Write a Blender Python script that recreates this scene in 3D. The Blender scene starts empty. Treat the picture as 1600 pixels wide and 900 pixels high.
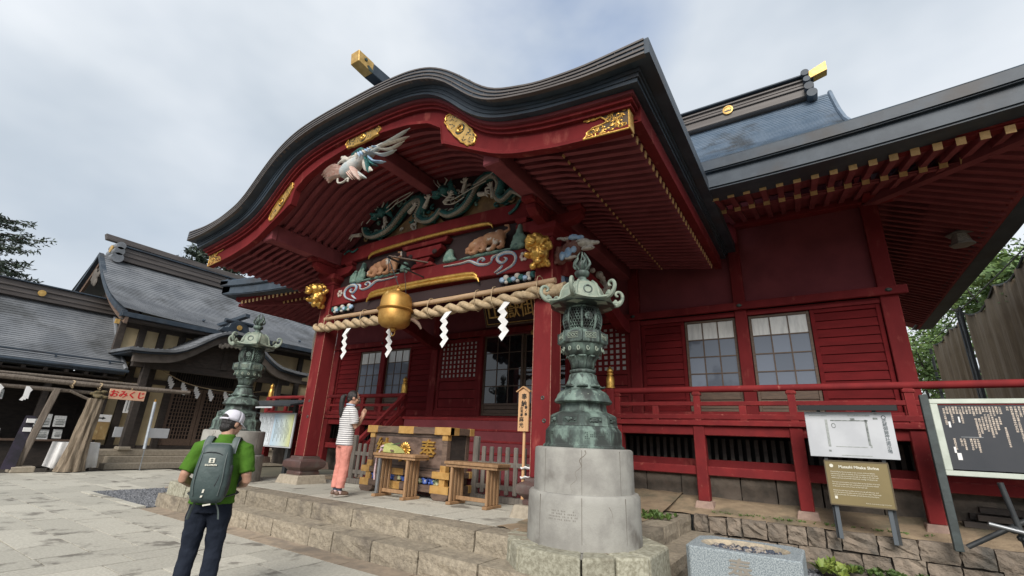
import bpy, bmesh, math, random
from mathutils import Vector, Matrix
S = bpy.context.scene
COL = S.collection
rnd = random.Random(7)
PI = math.pi
sin, cos, rad = math.sin, math.cos, math.radians
XC = -6.12                      # the shrine's axis of symmetry

# ------------------------------------------------------------------ camera
YAW, PIT, ROL, CH = rad(-33.4605), rad(18.4112), rad(2.5462), 1.42
fw = Vector((sin(YAW)*cos(PIT), cos(YAW)*cos(PIT), sin(PIT)))
rt = Vector((cos(YAW), -sin(YAW), 0)); up = rt.cross(fw)
r2 = rt*cos(ROL) + up*sin(ROL); u2 = up*cos(ROL) - rt*sin(ROL)
cd = bpy.data.cameras.new('camera'); cam = bpy.data.objects.new('camera', cd); COL.objects.link(cam)
cam.matrix_world = Matrix(((r2.x, u2.x, -fw.x, 0), (r2.y, u2.y, -fw.y, 0), (r2.z, u2.z, -fw.z, CH), (0, 0, 0, 1)))
cd.sensor_fit = 'HORIZONTAL'; cd.sensor_width = 36; cd.lens = 36*712.9/1600
cd.clip_start = .05; cd.clip_end = 3000
S.camera = cam

# ------------------------------------------------------------------ light
SUN_EL, SUN_AZ = rad(36), rad(160)         # veiled sun behind the camera and a little to the right
w = bpy.data.worlds.new("World"); S.world = w; w.use_nodes = True
nt = w.node_tree; N = nt.nodes; N.clear(); L = nt.links.new
out = N.new('ShaderNodeOutputWorld')
sky = N.new('ShaderNodeTexSky'); sky.sky_type = 'NISHITA'; sky.sun_disc = False
sky.sun_elevation = SUN_EL; sky.sun_rotation = SUN_AZ
b1 = N.new('ShaderNodeBackground'); b1.inputs[1].default_value = .15; L(sky.outputs[0], b1.inputs[0])
tc = N.new('ShaderNodeTexCoord')
mp = N.new('ShaderNodeMapping'); mp.inputs['Scale'].default_value = (1, 1, 1.7); L(tc.outputs['Generated'], mp.inputs[0])
n1 = N.new('ShaderNodeTexNoise'); n1.inputs['Scale'].default_value = 2.3; n1.inputs['Detail'].default_value = 5; n1.inputs['Roughness'].default_value = .48
n1.inputs['Distortion'].default_value = .1; L(mp.outputs[0], n1.inputs[0])
n2 = N.new('ShaderNodeTexNoise'); n2.inputs['Scale'].default_value = 1.3; n2.inputs['Detail'].default_value = 5; L(mp.outputs[0], n2.inputs[0])
cr = N.new('ShaderNodeValToRGB'); cr.color_ramp.elements[0].color = (.53, .60, .68, 1); cr.color_ramp.elements[1].color = (.86, .90, .945, 1)
cr.color_ramp.elements[0].position = .36; cr.color_ramp.elements[1].position = .60; L(n2.outputs[0], cr.inputs[0])
b2 = N.new('ShaderNodeBackground'); L(cr.outputs[0], b2.inputs[0]); b2.inputs[1].default_value = .62
# a thinner place in the cloud deck, high over the roof, lets some blue through
gd = (r2*(862-800) - u2*(20-450) + fw*712.9).normalized()
dt = N.new('ShaderNodeVectorMath'); dt.operation = 'DOT_PRODUCT'; L(tc.outputs['Generated'], dt.inputs[0]); dt.inputs[1].default_value = gd
mr = N.new('ShaderNodeMapRange'); mr.inputs[1].default_value = .965; mr.inputs[2].default_value = 1.0; L(dt.outputs['Value'], mr.inputs[0])
mr2 = N.new('ShaderNodeMapRange'); mr2.inputs[1].default_value = .34; mr2.inputs[2].default_value = .72; L(n1.outputs[0], mr2.inputs[0])
ml = N.new('ShaderNodeMath'); ml.operation = 'MULTIPLY'; L(mr.outputs[0], ml.inputs[0]); L(mr2.outputs[0], ml.inputs[1])
ml2 = N.new('ShaderNodeMath'); ml2.operation = 'MULTIPLY_ADD'; L(mr2.outputs[0], ml2.inputs[0]); ml2.inputs[1].default_value = .07; L(ml.outputs[0], ml2.inputs[2])
cl = N.new('ShaderNodeClamp'); L(ml2.outputs[0], cl.inputs[0])
mx = N.new('ShaderNodeMixShader'); L(cl.outputs[0], mx.inputs[0]); L(b2.outputs[0], mx.inputs[1]); L(b1.outputs[0], mx.inputs[2])
L(mx.outputs[0], out.inputs[0])
sd = bpy.data.lights.new('sun', 'SUN'); sd.energy = 2.3; sd.angle = rad(32); sd.color = (1, .95, .88)
so = bpy.data.objects.new('sun', sd); COL.objects.link(so)
sv = Vector((sin(SUN_AZ)*cos(SUN_EL), cos(SUN_AZ)*cos(SUN_EL), sin(SUN_EL)))
so.rotation_euler = sv.to_track_quat('Z', 'Y').to_euler(); so.location = (0, 0, 40)
S.view_settings.view_transform = 'Standard'; S.view_settings.look = 'None'
S.view_settings.exposure = 0.76; S.view_settings.gamma = 1
S.cycles.max_bounces = 6

# ------------------------------------------------------------------ helpers
W = {}
def tag(o, label=None, cat=None, group=None, kind=None):
    if label: o['label'] = label
    if cat: o['category'] = cat
    if group: o['group'] = group
    if kind: o['kind'] = kind
    return o
def thing(name, label, cat, loc=(0, 0, 0), rotz=0, group=None, local=False):
    o = bpy.data.objects.new(name, None); COL.objects.link(o); o.empty_display_size = .2
    o.location = loc; o.rotation_euler = (0, 0, rotz)
    W[o.name] = Vector((0, 0, 0)) if local else Vector(loc)
    return tag(o, label, cat, group)
def put(o, parent, origin=(0, 0, 0)):
    COL.objects.link(o); origin = Vector(origin)
    W[o.name] = origin
    if parent is not None:
        o.parent = parent; o.location = origin - W[parent.name]
    else: o.location = origin
    return o
def dup(o, parent=None, loc=None, rot=None, label=None):
    """copy of a thing or part, with copies of its parts and sub-parts"""
    c = o.copy(); COL.objects.link(c); W[c.name] = W.get(o.name, Vector((0, 0, 0)))
    if parent is not None: c.parent = parent
    if loc is not None: c.location = loc
    if rot is not None: c.rotation_euler = rot
    if label: c['label'] = label
    for ch in list(o.children): dup(ch, c)
    return c
class MB:
    def __init__(s): s.v = []; s.f = []
    def add(s, v, f):
        n = len(s.v); s.v += [tuple(p) for p in v]; s.f += [tuple(i+n for i in q) for q in f]; return s
    def box(s, x0, x1, y0, y1, z0, z1):
        return s.add([(x0, y0, z0), (x1, y0, z0), (x1, y1, z0), (x0, y1, z0), (x0, y0, z1), (x1, y0, z1), (x1, y1, z1), (x0, y1, z1)],
                     [(0, 3, 2, 1), (4, 5, 6, 7), (0, 1, 5, 4), (1, 2, 6, 5), (2, 3, 7, 6), (3, 0, 4, 7)])
    def hexa(s, p):            # eight corners: bottom ring then top ring
        return s.add(p, [(0, 3, 2, 1), (4, 5, 6, 7), (0, 1, 5, 4), (1, 2, 6, 5), (2, 3, 7, 6), (3, 0, 4, 7)])
    def bar(s, a, b, w, h, up=(0, 0, 1)):
        a, b = Vector(a), Vector(b); d = (b-a).normalized(); x = d.cross(Vector(up))
        if x.length < 1e-4: x = d.cross(Vector((0, 1, 0)))
        x.normalize(); y = x.cross(d); x *= w/2; y *= h/2
        return s.hexa([a-x-y, a+x-y, a+x+y, a-x+y, b-x-y, b+x-y, b+x+y, b-x+y])
    def tube(s, pts, r, n=8, cap=True, flat=None):
        pts = [Vector(p) for p in pts]; m = len(pts)
        rs = r if isinstance(r, (list, tuple)) else [r]*m
        t0 = (pts[1]-pts[0]).normalized(); ref = Vector((0, 0, 1)) if abs(t0.z) < .9 else Vector((0, 1, 0))
        x = t0.cross(ref).normalized(); vs = []
        for i, p in enumerate(pts):
            t = (pts[min(i+1, m-1)]-pts[max(i-1, 0)]).normalized()
            x = (x-t*x.dot(t)); x = x.normalized() if x.length > 1e-5 else t.orthogonal().normalized()
            y = t.cross(x)
            for k in range(n):
                a = 2*PI*k/n; fl = flat or 1
                vs.append(p + (x*cos(a) + y*sin(a)*fl)*rs[i])
        fs = [(i*n+k, i*n+(k+1) % n, (i+1)*n+(k+1) % n, (i+1)*n+k) for i in range(m-1) for k in range(n)]
        if cap: fs += [tuple(range(n))[::-1], tuple(range((m-1)*n, m*n))]
        return s.add(vs, fs)
    def lathe(s, prof, c=(0, 0, 0), n=24, a0=0, sq=None, cap=True):     # prof: (r, z)
        vs = []
        for r, z in prof:
            for k in range(n):
                a = a0+2*PI*k/n; vs.append((c[0]+r*cos(a), c[1]+r*sin(a), c[2]+z))
        m = len(prof)
        fs = [(i*n+k, i*n+(k+1) % n, (i+1)*n+(k+1) % n, (i+1)*n+k) for i in range(m-1) for k in range(n)]
        if cap: fs += [tuple(range(n))[::-1], tuple(range((m-1)*n, m*n))]
        return s.add(vs, fs)
    def ell(s, c, r, n=10, m=7, rot=None):
        c = Vector(c); R_ = rot or Matrix.Identity(3); r = (r, r, r) if isinstance(r, (int, float)) else r
        vs = [c+R_ @ Vector((0, 0, -r[2]))]
        for i in range(1, m):
            ph = -PI/2+PI*i/m
            for k in range(n):
                a = 2*PI*k/n; vs.append(c+R_ @ Vector((r[0]*cos(ph)*cos(a), r[1]*cos(ph)*sin(a), r[2]*sin(ph))))
        vs.append(c+R_ @ Vector((0, 0, r[2])))
        fs = [(0, 1+(k+1) % n, 1+k) for k in range(n)]
        for i in range(m-2):
            fs += [(1+i*n+k, 1+i*n+(k+1) % n, 1+(i+1)*n+(k+1) % n, 1+(i+1)*n+k) for k in range(n)]
        e = len(vs)-1; b = 1+(m-2)*n
        fs += [(b+k, b+(k+1) % n, e) for k in range(n)]
        return s.add(vs, fs)
    def prism(s, pts, d0, d1, plane='xz'):     # extrude a 2-D outline: 'xz' along y, 'yz' along x, 'xy' along z
        def P(a, b, d): return {'xz': (a, d, b), 'yz': (d, a, b), 'xy': (a, b, d)}[plane]
        n = len(pts); vs = [P(a, b, d0) for a, b in pts]+[P(a, b, d1) for a, b in pts]
        return s.add(vs, [tuple(range(n))[::-1], tuple(range(n, 2*n))]+[(i, (i+1) % n, n+(i+1) % n, n+i) for i in range(n)])
    def strip(s, lo, hi, d0, d1):              # band between two x-z curves of equal length, extruded along y
        n = len(lo); vs = [(x, d0, z) for x, z in lo]+[(x, d0, z) for x, z in hi]+[(x, d1, z) for x, z in lo]+[(x, d1, z) for x, z in hi]
        fs = []
        for i in range(n-1):
            fs += [(i, i+1, n+i+1, n+i), (2*n+i+1, 2*n+i, 3*n+i, 3*n+i+1), (i+1, i, 2*n+i, 2*n+i+1), (n+i, n+i+1, 3*n+i+1, 3*n+i)]
        fs += [(0, n, 3*n, 2*n), (n-1, 3*n-1, 4*n-1, 2*n-1)]
        return s.add(vs, fs)
    def grid(s, rows):
        n = len(rows[0]); vs = [p for r in rows for p in r]
        return s.add(vs, [(i*n+k, i*n+k+1, (i+1)*n+k+1, (i+1)*n+k) for i in range(len(rows)-1) for k in range(n-1)])
    def xf(s, m):
        s.v = [tuple(m @ Vector(p)) for p in s.v]; return s
    def build(s, name, mat, parent=None, origin=(0, 0, 0), smooth=False, bevel=0, remesh=0, sub=0, ang=40, recalc=True, seg=1):
        o_ = Vector(origin); me = bpy.data.meshes.new(name)
        me.from_pydata([Vector(p)-o_ for p in s.v], [], s.f); me.validate()
        if recalc:
            bm = bmesh.new(); bm.from_mesh(me); bmesh.ops.recalc_face_normals(bm, faces=bm.faces); bm.to_mesh(me); bm.free()
        for m_ in (mat if isinstance(mat, (list, tuple)) else [mat]): me.materials.append(m_)
        if smooth:
            me.shade_smooth()
            if not remesh and ang < 179: me.set_sharp_from_angle(angle=rad(ang))
        o = bpy.data.objects.new(name, me); put(o, parent, origin)
        if remesh:
            q = o.modifiers.new('fuse', 'REMESH'); q.mode = 'VOXEL'; q.voxel_size = remesh; q.use_smooth_shade = True
            q = o.modifiers.new('soften', 'SMOOTH'); q.factor = .5; q.iterations = 2
        if bevel:
            q = o.modifiers.new('bevel', 'BEVEL'); q.width = bevel; q.segments = seg; q.limit_method = 'ANGLE'; q.angle_limit = rad(50)
        if sub:
            q = o.modifiers.new('sub', 'SUBSURF'); q.levels = sub; q.render_levels = sub
        return o
def bx(name, mat, parent, x0, x1, y0, y1, z0, z1, bevel=.006, **k):
    return MB().box(x0, x1, y0, y1, z0, z1).build(name, mat, parent, ((x0+x1)/2, (y0+y1)/2, z0), bevel=bevel, **k)
def inst(o, parent, origin, rot=None, scale=None):     # another piece sharing o's mesh
    c = o.copy(); COL.objects.link(c); origin = Vector(origin); W[c.name] = origin
    c.parent = parent; c.location = origin - (W[parent.name] if parent is not None else Vector((0, 0, 0)))
    if rot is not None: c.rotation_euler = rot
    if scale is not None: c.scale = scale
    return c
TXS = bpy.data.scenes.new('lettering_bench'); GLY = {}
def text_mesh(body, size, ext=.002, align='CENTER', bold=0, name='lettering'):
    """outline of the lettering as (vertices, faces), cached per glyph"""
    bold = bold if body.isascii() else 0
    key = (body, align, round(bold/size, 3))
    if key not in GLY:
        c = bpy.data.curves.new(name, 'FONT'); c.body = body; c.size = 1; c.extrude = .05; c.align_x = align; c.align_y = 'CENTER'; c.offset = bold/size
        c.resolution_u = 2
        o = bpy.data.objects.new('tmp', c); TXS.collection.objects.link(o); vl = TXS.view_layers[0]; vl.update()
        me = bpy.data.meshes.new_from_object(o.evaluated_get(vl.depsgraph))
        GLY[key] = ([tuple(v.co) for v in me.vertices], [tuple(f.vertices) for f in me.polygons])
        bpy.data.objects.remove(o); bpy.data.curves.remove(c); bpy.data.meshes.remove(me)
    V, F = GLY[key]
    return [(x*size, y*size, z*ext/.05) for x, y, z in V], F
def text(body, size, mat, parent, loc, right=(1, 0, 0), upv=(0, 0, 1), ext=.002, align='CENTER', name='lettering', bold=0, vertical=False, step=1.05):
    """flat lettering standing in the plane right/upv, facing right x up"""
    rx, uy = Vector(right).normalized(), Vector(upv).normalized(); nz = rx.cross(uy)
    mb = MB()
    for i, ch in enumerate(body if vertical else [body]):
        V, F = text_mesh(ch, size, ext, align, bold)
        off = -i*size*step if vertical else 0
        for q in ((-bold, -bold*.5), (bold, bold*.5)) if bold and not body.isascii() else ((0, 0),):
            mb.add([rx*(x+q[0]) + uy*(y+off+q[1]) + nz*(z+q[0]*.02) for x, y, z in V], F)
    mb.v = [tuple(Vector(p)+Vector(loc)) for p in mb.v]
    return mb.build(name, mat, parent, loc, recalc=False)
def lerp(a, b, t): return a+(b-a)*t
def interp(tab, u):
    if u <= tab[0][0]: return tab[0][1]
    for (a, x), (b, y) in zip(tab, tab[1:]):
        if u <= b: return lerp(x, y, (u-a)/(b-a))
    return tab[-1][1]
def smooth_tab(tab, n=60, p=2):
    """smooth version of a piecewise curve"""
    a, b = tab[0][0], tab[-1][0]; xs = [a+(b-a)*i/n for i in range(n+1)]; ys = [interp(tab, x) for x in xs]
    for _ in range(p): ys = [ys[0]]+[(ys[i-1]+2*ys[i]+ys[i+1])/4 for i in range(1, n)]+[ys[-1]]
    return list(zip(xs, ys))

# ------------------------------------------------------------------ materials
def M(name, c1, c2=None, rough=.6, metal=0, scale=6, detail=5, bump=0, bscale=None, rand=0, stretch=(1, 1, 1), lo=.35, hi=.65, spec=.5, c3=None, scale3=1.2, lo3=.5, hi3=.7, bdist=.02, rough2=None):
    m = bpy.data.materials.new(name); m.use_nodes = True; t = m.node_tree; n = t.nodes; l = t.links.new
    b = n['Principled BSDF']; b.inputs['Roughness'].default_value = rough; b.inputs['Metallic'].default_value = metal
    b.inputs['Specular IOR Level'].default_value = spec
    tc = n.new('ShaderNodeTexCoord'); mp = n.new('ShaderNodeMapping'); mp.inputs['Scale'].default_value = stretch
    oi = n.new('ShaderNodeObjectInfo'); ad = n.new('ShaderNodeVectorMath'); ad.operation = 'MULTIPLY_ADD'
    l(oi.outputs['Random'], ad.inputs[0]); ad.inputs[1].default_value = (37, 53, 71); l(tc.outputs['Object'], ad.inputs[2])
    l(ad.outputs[0], mp.inputs[0])
    def noise(sc, det=detail):
        q = n.new('ShaderNodeTexNoise'); q.inputs['Scale'].default_value = sc; q.inputs['Detail'].default_value = det; q.inputs['Roughness'].default_value = .6
        l(mp.outputs[0], q.inputs[0]); return q
    def rng(src, a, z):
        q = n.new('ShaderNodeMapRange'); q.inputs[1].default_value = a; q.inputs[2].default_value = z; q.interpolation_type = 'SMOOTHSTEP'; l(src, q.inputs[0]); return q.outputs[0]
    def mix(f, a, c):
        q = n.new('ShaderNodeMix'); q.data_type = 'RGBA'; l(f, q.inputs[0])
        for s_, v in ((6, a), (7, c)):
            if isinstance(v, tuple): q.inputs[s_].default_value = (*v, 1)
            else: l(v, q.inputs[s_])
        return q.outputs[2]
    col = None
    if c2:
        f = rng(noise(scale).outputs[0], lo, hi); col = mix(f, c1, c2)
        if rough2 is not None:
            q = n.new('ShaderNodeMapRange'); q.inputs[3].default_value = rough; q.inputs[4].default_value = rough2; l(f, q.inputs[0]); l(q.outputs[0], b.inputs['Roughness'])
    if c3: col = mix(rng(noise(scale3, 8).outputs[0], lo3, hi3), col or c1, c3)
    if rand:
        hs = n.new('ShaderNodeHueSaturation'); q = n.new('ShaderNodeMapRange'); q.inputs[3].default_value = 1-rand; q.inputs[4].default_value = 1+rand
        l(oi.outputs['Random'], q.inputs[0]); l(q.outputs[0], hs.inputs['Value'])
        if col: l(col, hs.inputs['Color'])
        else: hs.inputs['Color'].default_value = (*c1, 1)
        col = hs.outputs[0]
    if col: l(col, b.inputs['Base Color'])
    else: b.inputs['Base Color'].default_value = (*c1, 1)
    if bump:
        q = n.new('ShaderNodeBump'); q.inputs['Strength'].default_value = bump; q.inputs['Distance'].default_value = bdist
        l(noise(bscale or scale*3, 6).outputs[0], q.inputs['Height']); l(q.outputs[0], b.inputs['Normal'])
    return m
RED = M('red_paint', (.185, .024, .026), (.14, .019, .021), .7, spec=.06, scale=2.2, stretch=(1, 1, .4), bump=.12, bscale=9, c3=(.27, .065, .055), scale3=4.5, lo3=.56, hi3=.74, bdist=.01, rand=.10)
REDB = M('red_paint_worn', (.205, .025, .026), (.155, .021, .023), .7, spec=.08, scale=3, bump=.15, bscale=12, c3=(.34, .11, .085), scale3=7, lo3=.64, hi3=.76, bdist=.01, rand=.08)
def worn_edges(m, col, r=.012, amt=.8):
    """paint rubbed thin along the edges of the wood"""
    t = m.node_tree; n = t.nodes; l = t.links.new; b = n['Principled BSDF']; src = b.inputs['Base Color'].links[0].from_socket
    bv = n.new('ShaderNodeBevel'); bv.samples = 3; bv.inputs[0].default_value = r; ge = n.new('ShaderNodeNewGeometry')
    d = n.new('ShaderNodeVectorMath'); d.operation = 'DOT_PRODUCT'; l(bv.outputs[0], d.inputs[0]); l(ge.outputs['Normal'], d.inputs[1])
    q = n.new('ShaderNodeMapRange'); q.inputs[1].default_value = .985; q.inputs[2].default_value = .80; l(d.outputs['Value'], q.inputs[0])
    tc = n.new('ShaderNodeTexCoord'); no = n.new('ShaderNodeTexNoise'); no.inputs['Scale'].default_value = 14; no.inputs['Detail'].default_value = 6; l(tc.outputs['Object'], no.inputs[0])
    q2 = n.new('ShaderNodeMapRange'); q2.inputs[1].default_value = .46; q2.inputs[2].default_value = .62; q2.inputs[4].default_value = amt; l(no.outputs[0], q2.inputs[0])
    mu = n.new('ShaderNodeMath'); mu.operation = 'MULTIPLY'; l(q.outputs[0], mu.inputs[0]); l(q2.outputs[0], mu.inputs[1])
    mx_ = n.new('ShaderNodeMix'); mx_.data_type = 'RGBA'; l(mu.outputs[0], mx_.inputs[0]); l(src, mx_.inputs[6]); mx_.inputs[7].default_value = (*col, 1); l(mx_.outputs[2], b.inputs['Base Color'])
worn_edges(REDB, (.42, .15, .11)); worn_edges(RED, (.36, .10, .08), .01, .6)
REDW = M('red_wall', (.195, .050, .057), (.15, .040, .046), .75, spec=.05, scale=1.4, bump=.1, bscale=8, bdist=.01, rand=.05)  # red greyed and lightened: the glare over the shaded upper wall is mixed in
RAFT = M('glare_greyed_red', (.245, .070, .078), (.195, .055, .062), .75, spec=.05, scale=2.5, bump=.12, bscale=9, bdist=.01, rand=.08)  # rafter and soffit red, with lens glare over their shade put into the colour
ROOF = M('weathered_copper', (.030, .043, .060), (.048, .064, .084), .5, spec=.35, scale=3, bump=.1, bscale=18, c3=(.040, .038, .040), scale3=1.1, lo3=.5, hi3=.75, bdist=.01, rand=.05)
ROOFT = M('copper_shingle', (.15, .205, .275), (.195, .25, .32), .36, metal=.3, scale=2.5, bump=.1, bscale=30, c3=(.09, .095, .10), scale3=.8, bdist=.01)
ROOFL = M('copper_shingle_grey', (.145, .155, .17), (.215, .225, .24), .45, metal=.1, scale=1.2, bump=.12, bscale=26, c3=(.10, .105, .11), scale3=.7, bdist=.01, stretch=(1, 1, 1))
RIDGE = M('brown_copper', (.075, .062, .056), (.11, .095, .088), .5, scale=3, stretch=(.3, .3, 3), bump=.1)
GOLD = M('gilt_metal', (.72, .44, .12), (.54, .31, .07), .42, metal=.8, scale=14, bump=.25, bscale=30, bdist=.01)
GOLDP = M('gold_leaf_plate', (.66, .43, .15), (.50, .31, .09), .48, metal=.5, scale=10, bump=.2, bscale=40, bdist=.006)
OCHRE = M('ochre_cap', (.66, .42, .19), (.56, .34, .14), .55, metal=.15, scale=20, rand=.12)
BRASS = M('aged_brass', (.54, .31, .085), (.40, .21, .05), .5, metal=.6, scale=5, bump=.12, bscale=22, c3=(.34, .17, .05), scale3=2.5, lo3=.5, hi3=.75, bdist=.01)
BRZ = M('verdigris_bronze', (.070, .095, .085), (.17, .235, .20), .62, metal=.15, scale=9, detail=8, stretch=(1, 1, .5), bump=.35, bscale=30, c3=(.035, .042, .038), scale3=5, lo3=.46, hi3=.60, lo=.42, hi=.62, bdist=.008)
BRZL = M('pale_verdigris', (.21, .26, .21), (.29, .32, .255), .65, metal=.1, scale=12, bump=.3, bscale=30, c3=(.08, .11, .09), scale3=5, lo3=.55, hi3=.7, bdist=.008)
BRZD = M('dark_bronze', (.03, .036, .034), (.07, .10, .085), .5, metal=.3, scale=12, bump=.4, bscale=35, bdist=.008)
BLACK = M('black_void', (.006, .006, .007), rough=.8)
BLK = M('black_paint', (.02, .023, .026), (.035, .038, .04), .5, scale=8, bump=.1)
REDS = M('red_boards', (.15, .0155, .0175), (.115, .013, .0145), .7, spec=.05, scale=1.6, stretch=(1, 1, 4), bump=.15, bscale=9, bdist=.008, rand=.10)
GRAN = M('pedestal_stone', (.33, .32, .29), (.235, .225, .205), .8, scale=3.2, detail=9, bump=.5, bscale=60, c3=(.12, .105, .09), scale3=1.6, lo3=.57, hi3=.75, bdist=.006, rand=.05)
GRANB = M('base_granite', (.40, .385, .30), (.24, .225, .165), .85, scale=24, detail=8, bump=.7, bscale=50, c3=(.16, .14, .10), scale3=2.2, lo3=.5, hi3=.75, bdist=.012, rand=.12)
GRANS = M('speckled_granite', (.36, .40, .41), (.17, .20, .22), .75, scale=90, detail=3, bump=.3, bscale=90, lo=.4, hi=.6, bdist=.004)
STEP = M('step_stone', (.33, .28, .21), (.235, .20, .15), .9, scale=16, detail=8, bump=.9, bscale=28, c3=(.12, .10, .08), scale3=2.1, lo3=.5, hi3=.75, bdist=.03, rand=.16)
SLAB = M('paving_granite', (.47, .45, .385), (.38, .36, .305), .8, scale=40, detail=6, bump=.25, bscale=60, c3=(.175, .16, .135), scale3=2.1, lo3=.545, hi3=.67, bdist=.006, rand=.13)
SLABB = M('edge_slab', (.33, .26, .19), (.25, .20, .15), .85, scale=9, detail=7, bump=.4, bscale=40, c3=(.18, .15, .12), scale3=2, rand=.12, bdist=.01)
WSTONE = M('wall_stone', (.25, .20, .155), (.17, .14, .11), .9, scale=7, detail=8, bump=1, bscale=14, c3=(.10, .095, .085), scale3=2, lo3=.5, hi3=.72, bdist=.04, rand=.22)
MORT = M('joint_earth', (.06, .05, .04), (.035, .03, .025), .95, scale=12, bump=.5)
EARTH = M('earth', (.34, .255, .165), (.25, .185, .12), .95, scale=5, detail=8, bump=.7, bscale=30, c3=(.15, .13, .085), scale3=1.5, bdist=.02)
GRAVEL = M('gravel', (.22, .22, .225), (.10, .105, .115), .85, rand=.45, scale=20)
WOODG = M('grey_wood', (.155, .135, .115), (.095, .083, .072), .8, scale=5, stretch=(6, 6, .8), bump=.4, bscale=20, bdist=.006, rand=.15)
WOODD = M('dark_timber', (.055, .042, .035), (.035, .028, .024), .7, scale=5, stretch=(1, 1, 3), bump=.2, rand=.15)
WOODB = M('brown_timber', (.16, .105, .075), (.095, .062, .046), .6, scale=6, stretch=(1, 6, 6), bump=.25, bscale=20, bdist=.005, rand=.08)
WOODT = M('tan_wood', (.33, .195, .10), (.24, .135, .065), .65, scale=5, stretch=(3, 3, .6), bump=.2, rand=.1, bdist=.004)
WOODL = M('new_wood', (.62, .37, .19), (.54, .31, .15), .6, scale=5, stretch=(7, 7, .6), bump=.1, bdist=.003)
LOG = M('bleached_log', (.19, .155, .125), (.115, .092, .072), .85, scale=4, stretch=(8, 8, .6), bump=.6, bscale=16, bdist=.02)
STRAW = M('straw_rope', (.50, .38, .24), (.36, .265, .155), .9, scale=20, bump=.6, bscale=60, bdist=.006)
BAMB = M('old_bamboo', (.48, .33, .20), (.36, .235, .14), .6, scale=6, stretch=(.4, 5, 5), bump=.15)
PAPER = M('white_paper', (.80, .79, .78), rough=.8)
CREAM = M('cream_plaster', (.66, .53, .32), (.58, .46, .28), .9, scale=3, bump=.1)
WHITE = M('white_paint', (.53, .545, .57), (.46, .475, .50), .45, scale=2, c3=(.40, .42, .42), scale3=3, lo3=.66, hi3=.8)
ALU = M('pale_metal', (.56, .60, .53), (.48, .52, .45), .4, metal=.3, scale=6)
SILV = M('grey_metal', (.32, .33, .34), (.25, .26, .27), .4, metal=.6, scale=6)
INK = M('black_ink', (.015, .014, .013), rough=.7)
FABW = M('white_cloth', (.74, .73, .72), (.66, .65, .64), .9, scale=8, bump=.2)
def folds(o, k=.012, sz=.11):      # soft creases in cloth
    if 'crease' not in bpy.data.textures: q = bpy.data.textures.new('crease', 'CLOUDS'); q.noise_scale = sz; q.noise_depth = 2
    m_ = o.modifiers.new('creases', 'DISPLACE'); m_.texture = bpy.data.textures['crease']; m_.strength = k; m_.mid_level = .5; m_.texture_coords = 'LOCAL'
    return o
def glass(name, col, rough=.04, spec=.6):
    m = bpy.data.materials.new(name); m.use_nodes = True; b = m.node_tree.nodes['Principled BSDF']
    b.inputs['Base Color'].default_value = (*col, 1); b.inputs['Roughness'].default_value = rough; b.inputs['Specular IOR Level'].default_value = spec; b.inputs['IOR'].default_value = 1.52
    return m
PANEW = M('frosted_pane', (.15, .175, .22), rough=.05, spec=.7, rand=.22)
PANEC = M('pane_over_curtain', (.62, .63, .61), (.50, .51, .50), .1, scale=5, stretch=(3, 1, .6), lo=.4, hi=.7, rand=.06)
PANED = glass('dark_pane', (.012, .013, .015), .03, .8)

# ------------------------------------------------------------------ ground, court paving, terrace
g = MB().box(-400, 400, -400, 400, -.9, -.035).build('ground', M('forest_floor', (.12, .105, .07), (.08, .075, .05), .95, scale=.6, bump=.5)); tag(g, 'bare earth ground around the shrine court', kind='structure')
pav = thing('paving', 'pale granite slab paving of the shrine court', None); tag(pav, kind='structure')
MB().box(-20.6, -1.2, -6, 8.5, -.034, -.024).build('bedding', MORT, pav)
def slab(parent, x0, x1, y0, y1, z1, t, mat, gap=.008, name='paving_slab', tilt=.003):
    w_, d_ = x1-x0-2*gap, y1-y0-2*gap
    if w_ < .05 or d_ < .05: return
    j = lambda: rnd.uniform(-.003, .003); z = [rnd.uniform(-tilt, tilt) for _ in range(4)]
    p = [(-w_/2+j(), -d_/2+j()), (w_/2+j(), -d_/2+j()), (w_/2+j(), d_/2+j()), (-w_/2+j(), d_/2+j())]
    mb = MB().hexa([(x, y, -t) for x, y in p]+[(x, y, z[i]) for i, (x, y) in enumerate(p)])
    cx, cy = (x0+x1)/2, (y0+y1)/2
    mb.v = [(x+cx, y+cy, zz+z1) for x, y, zz in mb.v]
    return mb.build(name, mat, parent, (cx, cy, z1), bevel=.0015)
def rows_x(x0, x1, ys, lo, hi, stop=None):
    for a, b in zip(ys, ys[1:]):
        x = x0
        while x < x1-.02:
            nx = min(x1, x+rnd.uniform(lo, hi))
            if x1-nx < .4: nx = x1
            if not (stop and stop(x, nx, a, b)): slab(pav, x, nx, a, b, 0, .03, SLAB)
            x = nx
rows_x(-13.3, -7.22, [.4, .95, 1.42, 1.92, 2.4, 2.86, 3.35, 3.94], .75, 1.5)
rows_x(-5.02, -2.3, [2.4, 2.86, 3.35, 3.94], .75, 1.5)
for a, b in zip((-7.22, -6.84, -6.48, -5.95, -5.45), (-6.84, -6.48, -5.95, -5.45, -5.02)):
    y = .4+rnd.uniform(-.4, 0)
    while y < 3.94:
        ny = min(3.94, y+rnd.uniform(.75, 1.4)); ny = 3.94 if 3.94-ny < .35 else ny
        slab(pav, a, b, y, ny, 0, .03, SLAB); y = ny
rows_x(-18.6, -13.3, [.8, 1.45, 2.1, 2.75, 3.4, 3.96, 4.6, 5.2, 5.8, 6.4, 7.0, 7.7], .9, 1.6)
rows_x(-13.3, -10.5, [5.66, 6.2, 6.8, 7.5], .8, 1.4)
slab(pav, -14.6, -13.95, 2.42, 2.82, .004, .03, M('drain_plate', (.05, .055, .07), rough=.5))
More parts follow.
